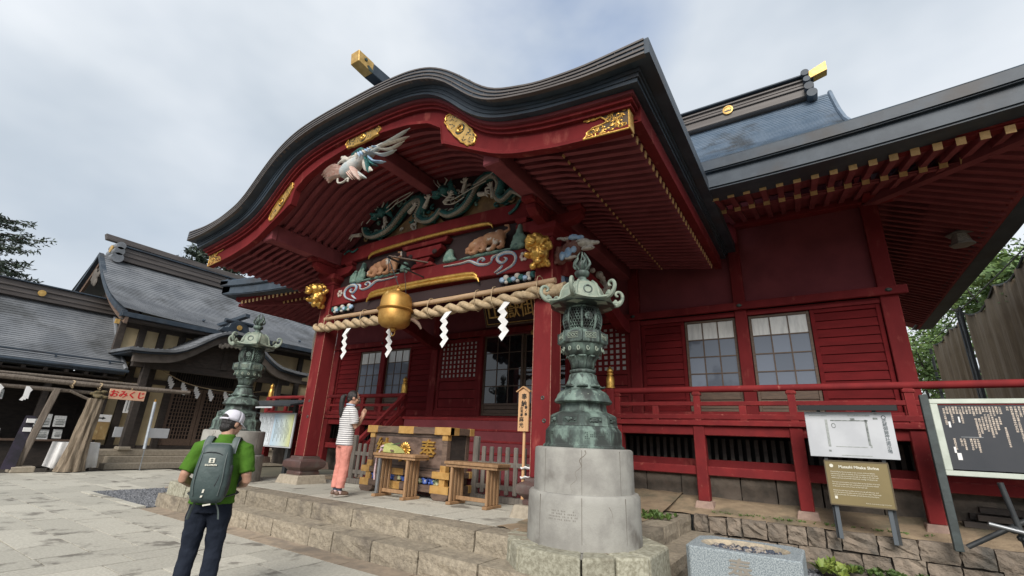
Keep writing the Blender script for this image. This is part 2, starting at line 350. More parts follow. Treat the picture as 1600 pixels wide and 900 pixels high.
for x in (-10.3, -9.35, -8.6, -7.5, -6.7, -5.9, -4.8, -3.9, -3.0):      # worn brownish strip at the foot of the steps
    slab(pav, x, {-10.3: -9.35, -9.35: -8.6, -8.6: -7.5, -7.5: -6.7, -6.7: -5.9, -5.9: -4.8, -4.8: -3.9, -3.9: -3.0, -3.0: -2.2}[x], 3.94, 4.26, -.004, .03, SLABB, tilt=.006)
for a, b in ((-13.28, -12.3), (-12.3, -11.4), (-11.4, -10.4)): slab(pav, a, b, 3.94, 4.1, .012, .05, SLAB, name='kerb_stone'); slab(pav, a, b, 5.5, 5.66, .02, .05, SLABB, name='kerb_stone')

# gravel bed beside the terrace
def gravel(name, x0, x1, y0, y1, z, n, smin, smax, label, avoid=None):
    mb = MB(); mb.box(x0, x1, y0, y1, z-.05, z-.012)
    for _ in range(n):
        x, y = rnd.uniform(x0, x1), rnd.uniform(y0, y1)
        if avoid and avoid(x, y): continue
        s_ = rnd.uniform(smin, smax); a = rnd.uniform(0, 6.3); k = s_*rnd.uniform(.6, 1)
        v = [(x+s_*cos(a), y+s_*sin(a), z), (x-k*sin(a), y+k*cos(a), z), (x-s_*cos(a), y-s_*sin(a), z), (x+k*sin(a), y-k*cos(a), z), (x, y, z+k*rnd.uniform(.5, .9)), (x, y, z-.02)]
        mb.add(v, [(0, 1, 4), (1, 2, 4), (2, 3, 4), (3, 0, 4), (1, 0, 5), (2, 1, 5), (3, 2, 5), (0, 3, 5)])
    o = mb.build(name, GRAVEL2, None); tag(o, label, kind='stuff'); return o
GRAVEL2 = M('dark_gravel', (.20, .205, .22), (.075, .08, .09), .85, scale=22, detail=2, lo=.4, hi=.6)
gravel('gravel', -13.25, -10.35, 4.1, 5.5, -.004, 5200, .012, .03, 'dark grey gravel bed between paving and terrace')

# the stone terrace in front of the hall: two courses of rough blocks and a paved top
ter = thing('terrace', 'two step stone terrace before the red shrine hall', None); tag(ter, kind='structure')
PZ, SZ, PY, SY, PX0, PX1 = .43, .215, 4.63, 4.24, -10.35, -1.86
def rough_block(parent, x0, x1, y0, y1, z0, z1, mat, name='stone_block', amp=.012, face='y', gap=.005, n=3):
    """a hewn block: rough front face, slightly uneven edges"""
    cx, cy, cz = (x0+x1)/2, (y0+y1)/2, z0
    hx, hy, hz = (x1-x0)/2-gap, (y1-y0)/2-gap, z1-z0
    bm = bmesh.new(); bmesh.ops.create_cube(bm, size=1)
    bmesh.ops.subdivide_edges(bm, edges=bm.edges[:], cuts=n, use_grid_fill=True)
    for v in bm.verts:
        x, y, z = v.co; e = sum(abs(abs(q)-.5) < 1e-3 for q in (x, y, z))
        v.co = (x*2*hx, y*2*hy, (z+.5)*hz)
        k = amp if e == 1 else amp*.45
        v.co += Vector((rnd.uniform(-k, k), rnd.uniform(-k, k), rnd.uniform(-k, k)*(.25 if abs(z-.5) < 1e-3 else .8)))
        if e >= 2: v.co.x *= 1-.006/max(hx, .05); v.co.y *= 1-.006/max(hy, .05)
    me = bpy.data.meshes.new(name); bm.to_mesh(me); bm.free(); me.materials.append(mat)
    o = bpy.data.objects.new(name, me); return put(o, parent, (cx, cy, cz))
def course(parent, x0, x1, y0, y1, z0, z1, lo, hi, mat, ax='x', **k):
    a0, a1 = (x0, x1) if ax == 'x' else (y0, y1); p = a0
    while p < a1-.01:
        q = min(a1, p+rnd.uniform(lo, hi)); q = a1 if a1-q < lo*.6 else q
        if ax == 'x': rough_block(parent, p, q, y0, y1, z0, z1, mat, **k)
        else: rough_block(parent, x0, x1, p, q, z0, z1, mat, **k)
        p = q
course(ter, PX0-.12, -1.5, SY, PY+.1, -.04, SZ, .42, .95, STEP)
course(ter, PX0, PX1, PY, PY+.42, SZ-.05, PZ, .6, 1.2, STEP)
course(ter, PX1-.42, PX1, PY+.42, 8.2, SZ-.05, PZ, .6, 1.1, STEP, 'y')
course(ter, PX1-.1, PX1+.33, PY+.1, 8.15, -.04, SZ, .5, 1.0, STEP, 'y')
course(ter, PX0, PX0+.42, PY+.42, 8.0, SZ-.05, PZ, .7, 1.1, STEP, 'y'); course(ter, PX0-.12, PX0+.2, PY+.1, 8.0, -.04, SZ, .6, 1.1, STEP, 'y')
MB().box(PX0+.3, PX1-.3, PY+.3, 9.5, 0, PZ-.03).build('core', MORT, ter)
x = PX0+.42
while x < PX1-.5:
    nx = min(PX1-.42, x+rnd.uniform(.42, .52)); y = PY+.42
    if x < -3.3:
        while y < 6.95:
            ny = min(6.95, y+rnd.uniform(.8, 1.5)); slab(ter, x, nx, y, ny, PZ+.002, .03, SLAB, tilt=.003); y = ny
    x = nx
rows = []
for i in range(13):
    yy = 5.0+i*.4; rows.append([(-3.4+k*.12, yy, PZ+.004+rnd.uniform(-.008, .02)+max(0, (yy-7.7)*.15)) for k in range(11)])
MB().grid(rows).build('earth_top', EARTH, ter, smooth=True)
rows = [[(-10.0+k*.5, 6.9+i*.4, PZ-.012+rnd.uniform(-.004, .01)) for k in range(15)] for i in range(8)]
MB().grid(rows).build('earth_top', EARTH, ter, smooth=True)

# raised bank to the right and its dry-stone retaining wall
bank = MB().grid([[(-2.6+k*.3, 8.24+i*.22, .435+.185*min(1, i/4)+rnd.uniform(-.014, .02)) for k in range(42)] for i in range(9)]+[[(-2.6+k*.3, 14+60*i, .6+i*3) for k in range(42)] for i in range(2)]).build('bank', EARTH, smooth=True)
tag(bank, 'bare tan earth bank under the veranda', kind='structure')
rw = thing('retaining_wall', 'low retaining wall of rough brown stones below the bank', 'stone wall', (-1.8, 8.17, 0))
def wall_course(z0, z1, lo, hi, x0, x1):
    x = x0
    while x < x1:
        nx = min(x+rnd.uniform(lo, hi), x1)
        if x1-nx < .1: nx = x1
        o = rough_block(rw, x, nx, 8.15+rnd.uniform(-.015, .02), 8.5, z0+rnd.uniform(0, .012), z1+rnd.uniform(-.018, .012), WSTONE, name='stone', amp=.022, gap=.005)
        x = nx
wall_course(.21, .44, .2, .34, -1.83, .05); wall_course(.21, .445, .3, .45, .05, 5.2)
wall_course(-.05, .205, .22, .42, -1.83, 5.2)
MB().box(-1.85, 5.2, 8.22, 8.6, -.05, .40).build('fill', MORT, rw)
rows = [[(-1.5+k*.18, 4.6+i*.25, -.02+rnd.uniform(-.01, .015)+(.05 if i > 12 else 0)) for k in range(36)] for i in range(15)]
o = MB().grid(rows).build('ground', M('damp_earth', (.12, .10, .08), (.07, .065, .05), .9, scale=5, bump=.8, bscale=25, c3=(.06, .08, .03), scale3=3)); tag(o, 'dark damp earth strip under the retaining wall', kind='structure')
def leaf_tuft(mb, x, y, z, h, n, wd=.02, spread=1.0, up_=.6):
    for _ in range(n):
        a = rnd.uniform(0, 6.3); l_ = h*rnd.uniform(.5, 1); t = rnd.uniform(.2, 1)*spread
        d = Vector((cos(a)*t, sin(a)*t, up_+rnd.uniform(0, .6))).normalized(); s_ = Vector((-sin(a), cos(a), 0))*wd*rnd.uniform(.6, 1.3)
        p = Vector((x+rnd.uniform(-.02, .02), y+rnd.uniform(-.02, .02), z)); m_ = p+d*l_*.6; e = p+d*l_-Vector((0, 0, l_*.2))
        mb.add([p, m_-s_, e, m_+s_], [(0, 1, 2, 3)])
LEAF = M('weed_leaf', (.10, .17, .035), (.055, .10, .022), .6, scale=9, rand=.2)
LEAFY = M('yellow_green_leaf', (.22, .27, .05), (.13, .19, .035), .6, scale=6)
def weeds(label, pts, h, n, wd, mat=LEAF):
    mb = MB()
    for x, y, z in pts: leaf_tuft(mb, x, y, z, h*rnd.uniform(.7, 1.2), n, wd)
    o = mb.build('weeds', mat, recalc=False); tag(o, label, kind='stuff')
weeds('green weeds growing beside the big lantern pedestal', [(rnd.uniform(-2.0, -1.6)-.35+.0, rnd.uniform(7.0, 7.7), .44) for _ in range(26)], .12, 9, .022)
weeds('thin weeds along the top of the retaining wall', [(rnd.uniform(-1.6, 1.1), 8.4+rnd.uniform(-.06, .14), .47) for _ in range(90)], .05, 6, .008)
weeds('weeds and moss at the foot of the retaining wall', [(rnd.uniform(-.25, 1.5), rnd.uniform(7.7, 8.08), .03) for _ in range(60)], .1, 9, .025)
weeds('bright yellow green seedlings beside the stone basin', [(rnd.uniform(-.22, .12), rnd.uniform(7.2, 7.9), .05) for _ in range(16)], .2, 7, .045, LEAFY)
gravel('gravel', -1.4, -.2, 6.3, 8.1, .012, 900, .012, .035, 'loose dark pebbles beside the stone basin')

# ------------------------------------------------------------------ the red shrine hall
hall = thing('shrine_hall', 'red painted shrine hall with a curved gabled porch and dark copper roof', 'shrine', (XC, 9.87, 0))
WY = 9.87
def mx(*us): return [XC+u for u in us]
# --- walls and posts
for s in (-1, 1):
    for u, wd in ((2.96, .24), (5.12, .22), (7.46, .26)):
        bx('post', RED, hall, XC+s*u-wd/2, XC+s*u+wd/2, WY-.06, WY+.2, 1.5, 6.6, .012)
    bx('door_post', RED, hall, XC+s*1.30-.06, XC+s*1.30+.06, WY-.05, WY+.15, 1.85, 4.1, .008)
    # plain upper wall
    for a, b in ((.0, 2.84), (3.08, 5.01), (5.23, 7.33)):
        x0, x1 = sorted((XC+s*a, XC+s*b)); bx('wall_panel', REDW, hall, x0, x1, WY+.06, WY+.14, 4.23, 6.6, 0)
    for a, b in ((2.84+.24, 5.01), (5.23, 7.33), (1.36, 2.84)):
        x0, x1 = sorted((XC+s*a, XC+s*b))
        bx('head_beam', RED, hall, x0, x1, WY-.02, WY+.12, 3.965, 4.065, .006)
        bx('sill_beam', RED, hall, x0, x1, WY-.03, WY+.12, 1.98, 2.11, .006)
        bx('base_wall', REDW, hall, x0, x1, WY+.02, WY+.1, 1.6, 1.975, 0)
    for u in (2.96, 5.12, 7.46):
        MB().ell((XC+s*u, WY-.145, 4.15), (.05, .025, .035), 10, 6).build('bolt_cap', BRZD, hall, (XC+s*u, WY-.145, 4.15), smooth=True)
bx('lintel_beam', RED, hall, XC-7.72, XC+7.72, WY-.14, WY-.06, 4.07, 4.225, .012)
bx('floor_beam', RED, hall, XC-7.66, XC+7.66, WY-.12, WY-.06, 1.86, 1.975, .01)
bx('transom', REDW, hall, XC-1.24, XC+1.24, WY+.02, WY+.1, 4.065, 4.23, 0)
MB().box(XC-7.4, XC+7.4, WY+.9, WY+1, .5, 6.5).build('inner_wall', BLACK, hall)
MB().box(XC-7.4, XC+7.4, WY+.15, WY+.9, 1.7, 1.75).build('inner_floor', WOODD, hall)
bx('side_wall', REDW, hall, XC+7.38, XC+7.5, WY+.2, 17, 1.6, 6.6, 0); bx('side_wall', REDW, hall, XC-7.5, XC-7.38, WY+.2, 17, 1.6, 6.6, 0)

def shutter(x0, x1, z0=2.115, z1=3.96, n=11):
    f = MB(); y0, y1 = WY+.005, WY+.06; k = .07
    f.box(x0, x0+k, y0, y1, z0, z1); f.box(x1-k, x1, y0, y1, z0, z1); f.box(x0+k, x1-k, y0+.002, y1, z0, z0+k); f.box(x0+k, x1-k, y0+.002, y1, z1-k, z1)
    o = f.build('shutter', REDS, hall, ((x0+x1)/2, y0, z0), bevel=.005)
    h = (z1-z0-2*k)/n; first = None
    for i in range(n):
        za = z0+k+i*h; P = ((x0+x1)/2, WY+.04, za)
        if first is None:
            a, b = x0+k-.005, x1-k+.005
            first = MB().hexa([(a, WY+.018, za+.004), (b, WY+.018, za+.004), (b, WY+.07, za+.004), (a, WY+.07, za+.004), (a, WY+.04, za+h-.004), (b, WY+.04, za+h-.004), (b, WY+.07, za+h-.004), (a, WY+.07, za+h-.004)]).build('board', REDS, o, P)
        else: inst(first, o, P)
    return o
PANEP = {}
def window(x0, x1, rows, cols, mat_f, pane_of, z_low, board=True, y=WY+.03, fr=.05, mt=.022):
    f = MB(); zt, zb = rows[0], rows[-1]; y1 = y+.05
    f.box(x0, x0+fr, y, y1, z_low, zt+fr); f.box(x1-fr, x1, y, y1, z_low, zt+fr); f.box(x0+fr, x1-fr, y+.002, y1, zt, zt+fr); f.box(x0+fr, x1-fr, y+.002, y1, zb-fr, zb); f.box(x0+fr, x1-fr, y+.002, y1, z_low, z_low+fr)
    o = f.build('window', mat_f, hall, ((x0+x1)/2, y, z_low), bevel=.004)
    xs = [lerp(x0+fr, x1-fr, i/cols) for i in range(cols+1)]
    for x in xs[1:-1]: bx('muntin', mat_f, o, x-mt/2, x+mt/2, y+.008, y+.04, zb, zt, 0)
    for z in rows[1:-1]: bx('muntin', mat_f, o, x0+fr, x1-fr, y+.010, y+.038, z-mt/2, z+mt/2, 0)
    for i in range(cols):
        for j in range(len(rows)-1):
            m_ = pane_of(i, j); a, b, c, d = xs[i], xs[i+1], rows[j+1], rows[j]
            key = (round(b-a, 3), round(d-c, 3), m_.name); P = ((a+b)/2, y+.024, (c+d)/2)
            if key in PANEP: inst(PANEP[key], o, P)
            else: PANEP[key] = MB().box(a, b, y+.022, y+.026, c, d).build('pane', m_, o, P)
    if board:
        h = (zb-fr-z_low-fr)/2
        for k in range(2): bx('lower_board', mat_f, o, x0+fr, x1-fr, y+.02, y+.04, z_low+fr+k*h+.006, z_low+fr+(k+1)*h-.004, .004)
    return o
FR = M('window_wood', (.115, .075, .05), (.08, .052, .036), .6, scale=6, stretch=(1, 6, 6), bump=.15)
RW = [3.905, 3.55, 3.195, 2.855, 2.555]
pw = lambda i, j: PANEC if j == 0 else PANEW
for s in (-1, 1):
    a, b = sorted((XC+s*4.02, XC+s*5.0)); window(a, b, RW, 3, FR, pw, 2.115)
    a, b = sorted((XC+s*5.24, XC+s*6.26)); window(a, b, RW, 3, FR, pw, 2.115)
    a, b = sorted((XC+s*3.09, XC+s*4.01)); shutter(a, b)
    a, b = sorted((XC+s*6.27, XC+s*7.32)); shutter(a, b)
    # lattice shutter beside the door
    a, b = sorted((XC+s*1.37, XC+s*2.83)); o = MB()
    y0, y1 = WY+.0, WY+.05
    o.box(a, a+.09, y0, y1, 2.115, 4.06); o.box(b-.09, b, y0, y1, 2.115, 4.06); o.box(a+.09, b-.09, y0+.002, y1, 4.0, 4.06); o.box(a+.09, b-.09, y0+.002, y1, 2.90, 2.98); o.box(a+.09, b-.09, y0+.002, y1, 2.115, 2.19)
    o = o.build('lattice_shutter', RED, hall, ((a+b)/2, y0, 2.115), bevel=.004)
    bx('backing_paper', M('lattice_paper', (.62, .61, .60), rough=.8) if s < 0 else bpy.data.materials['lattice_paper'], o, a+.09, b-.09, WY+.045, WY+.05, 2.98, 4.0, 0)
    na, nb = 9, 8; pa, pb = (b-a-.18)/na, 1.02/nb
    f1 = f2 = None
    for i in range(na+1):
        P = (a+.09+i*pa, WY+.02, 2.98)
        if f1 is None: f1 = MB().box(P[0]-pa*.20, P[0]+pa*.20, WY+.012, WY+.042, 2.98, 4.0).build('lattice_bar', RED, o, P)
        else: inst(f1, o, P)
    for i in range(nb+1):
        P = ((a+b)/2, WY+.02, 2.98+i*pb)
        if f2 is None: f2 = MB().box(a+.09, b-.09, WY+.014, WY+.040, P[2]-pb*.19, P[2]+pb*.19).build('lattice_bar', RED, o, P)
        else: inst(f2, o, P)
    for k in range(3): bx('lower_board', RED, o, a+.095, b-.095, WY+.02, WY+.045, 2.2+k*.233, 2.2+k*.233+.222, .006)
RD = [4.03, 3.60, 3.16, 2.73, 2.30]
pdk = lambda i, j: PANED
for a, b in ((-1.235, -.0), (.0, 1.235)): window(XC+a, XC+b, RD, 3, FR, pdk, 1.99, y=WY+.04+(.0 if a < 0 else .055), fr=.06)
bx('curtain_rail', M('inner_curtain', (.30, .24, .20), rough=.9), hall, XC-1.2, XC+1.2, WY+.2, WY+.24, 3.62, 4.05, 0)

# --- veranda: floor, edge, posts, tie beams
VY = 8.6
def veranda_side(s):
    a, b = sorted((XC+s*2.72, XC+s*9.05))
    n = 9
    for k in range(n):                                  # floor boards along the front
        y0 = VY+.06+k*(WY-.1-VY-.06)/n; bx('floor_board', REDB, hall, a, b, y0+.003, y0+(WY-.1-VY-.06)/n-.003, 1.83, 1.868, 0)
    bx('edge_board', REDB, hall, a, b, VY-.03, VY+.055, 1.795, 1.875, .008)
    bx('edge_beam', REDB, hall, a, b, VY+.04, VY+.16, 1.635, 1.79, .01)
    bx('tie_beam', REDB, hall, a, b, VY+.07, VY+.13, 1.0, 1.14, .01)
    bx('inner_beam', RED, hall, a, b, WY-.7, WY-.6, 1.06, 1.24, .01)
    # under floor grille, far in the dark
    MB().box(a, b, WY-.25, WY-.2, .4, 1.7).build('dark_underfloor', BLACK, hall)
    o = None
    for k in range(48):
        P = (a+.1+k*(b-a-.2)/47, WY-.5, 1.24)
        if o is None: o = MB().box(P[0]-.03, P[0]+.03, WY-.52, WY-.49, 1.24, 1.6).build('grille_bar', WOODD, hall, P)
        else: inst(o, hall, P)
    for u in (2.94, 4.385, 5.82, 7.27, 8.72):
        x = XC+s*u
        bx('veranda_post', REDB, hall, x-.09, x+.09, VY+.01, VY+.19, .60, 1.79, .012)
        MB().hexa([(x-.165, VY-.06, .42), (x+.165, VY-.06, .42), (x+.165, VY+.27, .42), (x-.165, VY+.27, .42), (x-.125, VY-.02, .605), (x+.125, VY-.02, .605), (x+.125, VY+.23, .605), (x-.125, VY+.23, .605)]).build('pedestal', M('pink_stone', (.36, .25, .20), (.28, .195, .16), .85, scale=14, bump=.4) if 'pink_stone' not in bpy.data.materials else bpy.data.materials['pink_stone'], hall, (x, VY+.1, .42), bevel=.01)
    # foundation of dressed stones
    x = a
    while x < b-.01:
        nx = min(b, x+rnd.uniform(.45, .8)); nx = b if b-nx < .3 else nx
        rough_block(hall, x, nx, WY-.72, WY-.5, .38, .98, M('foundation_stone', (.13, .105, .085), (.08, .068, .056), .9, scale=5, bump=.6, bscale=18, rand=.15) if 'foundation_stone' not in bpy.data.materials else bpy.data.materials['foundation_stone'], name='foundation_stone', amp=.01)
        x = nx
    bx('foundation_sill', bpy.data.materials['foundation_stone'], hall, a, b, WY-.80, WY-.46, .985, 1.055, .01)
    # railing
    r0, r1 = sorted((XC+s*2.86, XC+s*9.0)); RY = VY+.08
    MB().tube([(r0-.0, RY, 2.405), (r1, RY, 2.405)], .055, 10).build('top_rail', REDB, hall, (r0, RY, 2.4), smooth=True)
    bx('middle_rail', REDB, hall, r0, r1, RY-.03, RY+.03, 2.125, 2.195, .008)
    bx('bottom_rail', REDB, hall, r0, r1, RY-.045, RY+.045, 1.90, 1.985, .008)
    for k, u in enumerate((2.94, 3.66, 4.385, 5.1, 5.82, 6.545, 7.27, 8.0, 8.72)):
        x = XC+s*u; full = k % 2 == 0
        bx('rail_post', REDB, hall, x-.055, x+.055, RY-.04, RY+.04, 1.875, 2.37 if full else 2.125, .006)
        if full: bx('rail_block', REDB, hall, x-.075, x+.075, RY-.055, RY+.055, 2.30, 2.352, .012)
for s in (-1, 1): veranda_side(s)
GIB = [(.0, .43), (.012, .425), (.02, .40), (.045, .375), (.062, .345), (.06, .315), (.04, .295), (.05, .285), (.066, .28), (.066, .262), (.05, .255), (.055, .24), (.075, .20), (.08, .12), (.078, .03), (.088, .025), (.088, 0)]
def newel(u, y, z0, ztop, sub_=True):
    x = XC+u
    o = bx('newel_post', REDB, hall, x-.085, x+.085, y-.085, y+.085, z0, ztop, .03)
    MB().lathe([(r, ztop+z) for r, z in GIB[::-1]], (x, y, 0), 20).build('finial', GOLD, o, (x, y, ztop), smooth=True, ang=60)
for s in (-1, 1): newel(s*2.81, VY+.05, 1.6, 2.46)
newel(-9.0, VY+.08, 1.6, 2.44); newel(9.0, VY+.08, 1.6, 2.44)
# short return of the veranda floor between the newels and the stairs
bx('landing_board', REDB, hall, XC-2.72, XC+2.72, VY-.02, VY+.1, 1.80, 1.868, .008)
for k in range(8):
    y0 = VY+.1+k*.145; bx('floor_board', REDB, hall, XC-2.715, XC+2.715, y0+.003, y0+.142, 1.825, 1.863, 0)
ns = 6
for k in range(ns):
    z = 1.80-(k+1)*(1.80-.43)/(ns+.0)+.0; y = VY-.02-k*.235
    if z < .5: break
    st = bx('stair', RED, hall, XC-2.62, XC+2.62, y-.26, y+.0, z, z+.045, .008)
    bx('stair_riser', REDW, hall, XC-2.6, XC+2.6, y-.02, y-.004, z+.046, z+(1.80-.43)/ns-.002, 0)
    if k == ns-2: bx('stair_riser', REDW, hall, XC-2.6, XC+2.6, y-.25, y-.235, .40, z-.002, 0)
for s in (-1, 1):
    x = XC+s*2.7; a = Vector((x, VY-.03, 2.40)); b = Vector((x, VY-1.32, 1.22))
    MB().bar((x, VY+.0, 2.385), a, .09, .09).bar(a+Vector((0, .02, 0)), b, .09, .085).build('stair_handrail', REDB, hall, a)
    MB().bar(a-Vector((0, -.02, .30)), b-Vector((0, -.0, .30)), .07, .09).build('stair_rail', REDB, hall, a)
    MB().bar(a-Vector((0, 0, .62)), b-Vector((0, .12, .62)), .08, .24).build('stair_stringer', REDB, hall, a)
    for t in (.12, .5, .9): p = a.lerp(b, t); bx('baluster', REDB, hall, x-.03, x+.03, p.y-.03, p.y+.03, p.z-.55, p.z-.04, 0)
    bx('newel_post', REDB, hall, x-.075, x+.075, VY-1.42, VY-1.27, .43, 1.30, .02)

# ------------------------------------------------------------------ porch roof (karahafu)
def sym(tab, n=44, p=2):
    t = smooth_tab(tab, n, p); return [(-u, z) for u, z in t[:0:-1]]+t
TT = [(0, 6.94), (.6, 6.935), (1.1, 6.91), (1.5, 6.86), (1.93, 6.72), (2.3, 6.48), (2.65, 6.17), (2.96, 5.87), (3.2, 5.72), (3.8, 5.55), (4.4, 5.50), (5.17, 5.53)]
L1 = [(0, 6.77), (.6, 6.765), (1.0, 6.74), (1.4, 6.68), (1.9, 6.53), (2.26, 6.29), (2.57, 5.98), (2.82, 5.74), (3.15, 5.57), (3.79, 5.42), (4.4, 5.34), (5.12, 5.33)]
L2 = [(0, 6.65), (.6, 6.64), (1.0, 6.61), (1.4, 6.55), (1.8, 6.42), (2.15, 6.16), (2.51, 5.80), (2.8, 5.57), (3.16, 5.42), (3.7, 5.30), (4.3, 5.23), (4.97, 5.17)]
BB = [(0, 6.37), (.48, 6.345), (1.1, 6.26), (1.59, 6.11), (1.93, 5.87), (1.97, 5.60), (2.2, 5.47), (2.9, 5.10), (3.25, 4.98), (3.88, 4.86), (4.3, 4.82), (4.80, 4.79)]
sTT, sL1, sL2 = sym(TT), sym(L1), sym(L2)
def curve(tab, um, n=90, dz=0, du=0):
    return [(XC-um+2*um*i/n, interp(tab, -um+2*um*i/n)+dz) for i in range(n+1)]
def band(lo, hi, um, dlo=0, dhi=0, n=90): return curve(lo, um, n, dlo), curve(hi, um, n, dhi)
PF = 3.84

def mid(a, b, t): return [(x, lerp(z, dict_z, t)) for (x, z), (_, dict_z) in zip(a, b)]
def slab_layers(name, lo, hi, um_lo, um_hi, y0, n, step, ys, mat, parent, first=None):
    """thick edge of many thin layers, each set back a little below the one above"""
    obs = []
    for i in range(n):
        t0, t1 = i/n, (i+1)/n; um = lerp(um_lo, um_hi, (i+1)/n)
        N_ = 90; A = [(XC-um+2*um*k/N_) for k in range(N_+1)]
        zl = [lerp(interp(lo, x-XC), interp(hi, x-XC), t0) for x in A]; zh = [lerp(interp(lo, x-XC), interp(hi, x-XC), t1)-.004 for x in A]
        y = y0+(n-1-i)*step
        o = MB().strip(list(zip(A, zl)), list(zip(A, zh)), y, ys).build(name, mat, parent, (XC, y, 5.5), smooth=True, ang=30, bevel=0)
        obs.append(o)
    return obs
top = slab_layers('porch_roof', sL1, sTT, 5.10, 5.17, PF, 1, .016, 9.9, ROOF, hall)[0]
pr = top
# three fine courses proud of the edge, with butt joints
for k, (t, pr_) in enumerate(((.97, .0), (.66, .012), (.34, .026), (.06, .04))):
    A = [XC-5.12+10.24*i/90 for i in range(91)]
    z = [lerp(interp(sL1, x-XC), interp(sTT, x-XC), t) for x in A]
    MB().strip(list(zip(A, [q-.012 for q in z])), list(zip(A, [q+.012 for q in z])), PF-.014, PF+.05).build('edge_course', RIDGE, pr, (XC, PF, 5.5), smooth=True, ang=30)
    if k: 
        for j in range(26):
            u = -5.0+10.0*j/25+(.2 if k % 2 else 0)
            if abs(u) > 5.05: continue
            zz = lerp(interp(sL1, u), interp(sTT, u), t+.16)
            MB().box(XC+u-.004, XC+u+.004, PF-.006, PF+.02, zz-.02, zz+.022).build('edge_joint', RIDGE, pr, (XC+u, PF, zz))
# copper strips on the upper surface: raised seams run from the edge to the back
for j in range(52):
    u = -5.1+10.2*j/51; z = interp(sTT, u); MB().bar((XC+u, PF+.02, z+.008), (XC+u, 9.8, z+.008), .022, .022).build('roof_seam', ROOFT, pr, (XC+u, PF, z))
MB().strip(curve(sTT, 5.165, 90, -.004), curve(sTT, 5.165, 90, .006), PF+.004, 9.85).build('roof_sheet', ROOFT, pr, (XC, PF, 6), smooth=True)
for lay in slab_layers('roof_edge', sL2, sL1, 4.96, 5.02, 3.98, 3, .014, 9.7, ROOF, pr): pass
sBT = [(u, z-.05) for u, z in sL2]
for k in range(3):     # stepped red boards under the edge
    um = 4.90-.03*k; d0 = .0-.045*k
    MB().strip(curve(sL2, um, 90, d0-.048), curve(sL2, um, 90, d0-.002), 4.10+.045*k, 9.5).build('eave_board', RED if k else REDW, pr, (XC, 4.1, 5.5), smooth=True, ang=30)
# bargeboard
bt = BB; N_ = 70; half = []
us = [i*1.93/34 for i in range(35)]+[1.9301+i*(4.80-1.9301)/40 for i in range(41)]
core = smooth_tab(BB[:5], 34, 1); out_ = smooth_tab(BB[5:], 40, 2)
zb = lambda u: interp(core, u) if u <= 1.93 else interp(out_, max(u, 1.97))
full = [(-u, zb(u)) for u in us[:0:-1]]+[(u, zb(u)) for u in us]
lo = [(XC+u, z) for u, z in full]; hi = [(XC+u, interp(sL2, u)-.04) for u, z in full]
barge = MB().strip(lo, hi, 4.25, 4.36).build('bargeboard', RED, pr, (XC, 4.3, 5.5), smooth=True, ang=35, bevel=.012)
MB().strip([(x, z+.0) for x, z in lo], [(x, z+.05) for x, z in lo], 4.235, 4.249).build('barge_bead', RED, barge, (XC, 4.24, 5.5), smooth=True, ang=35)
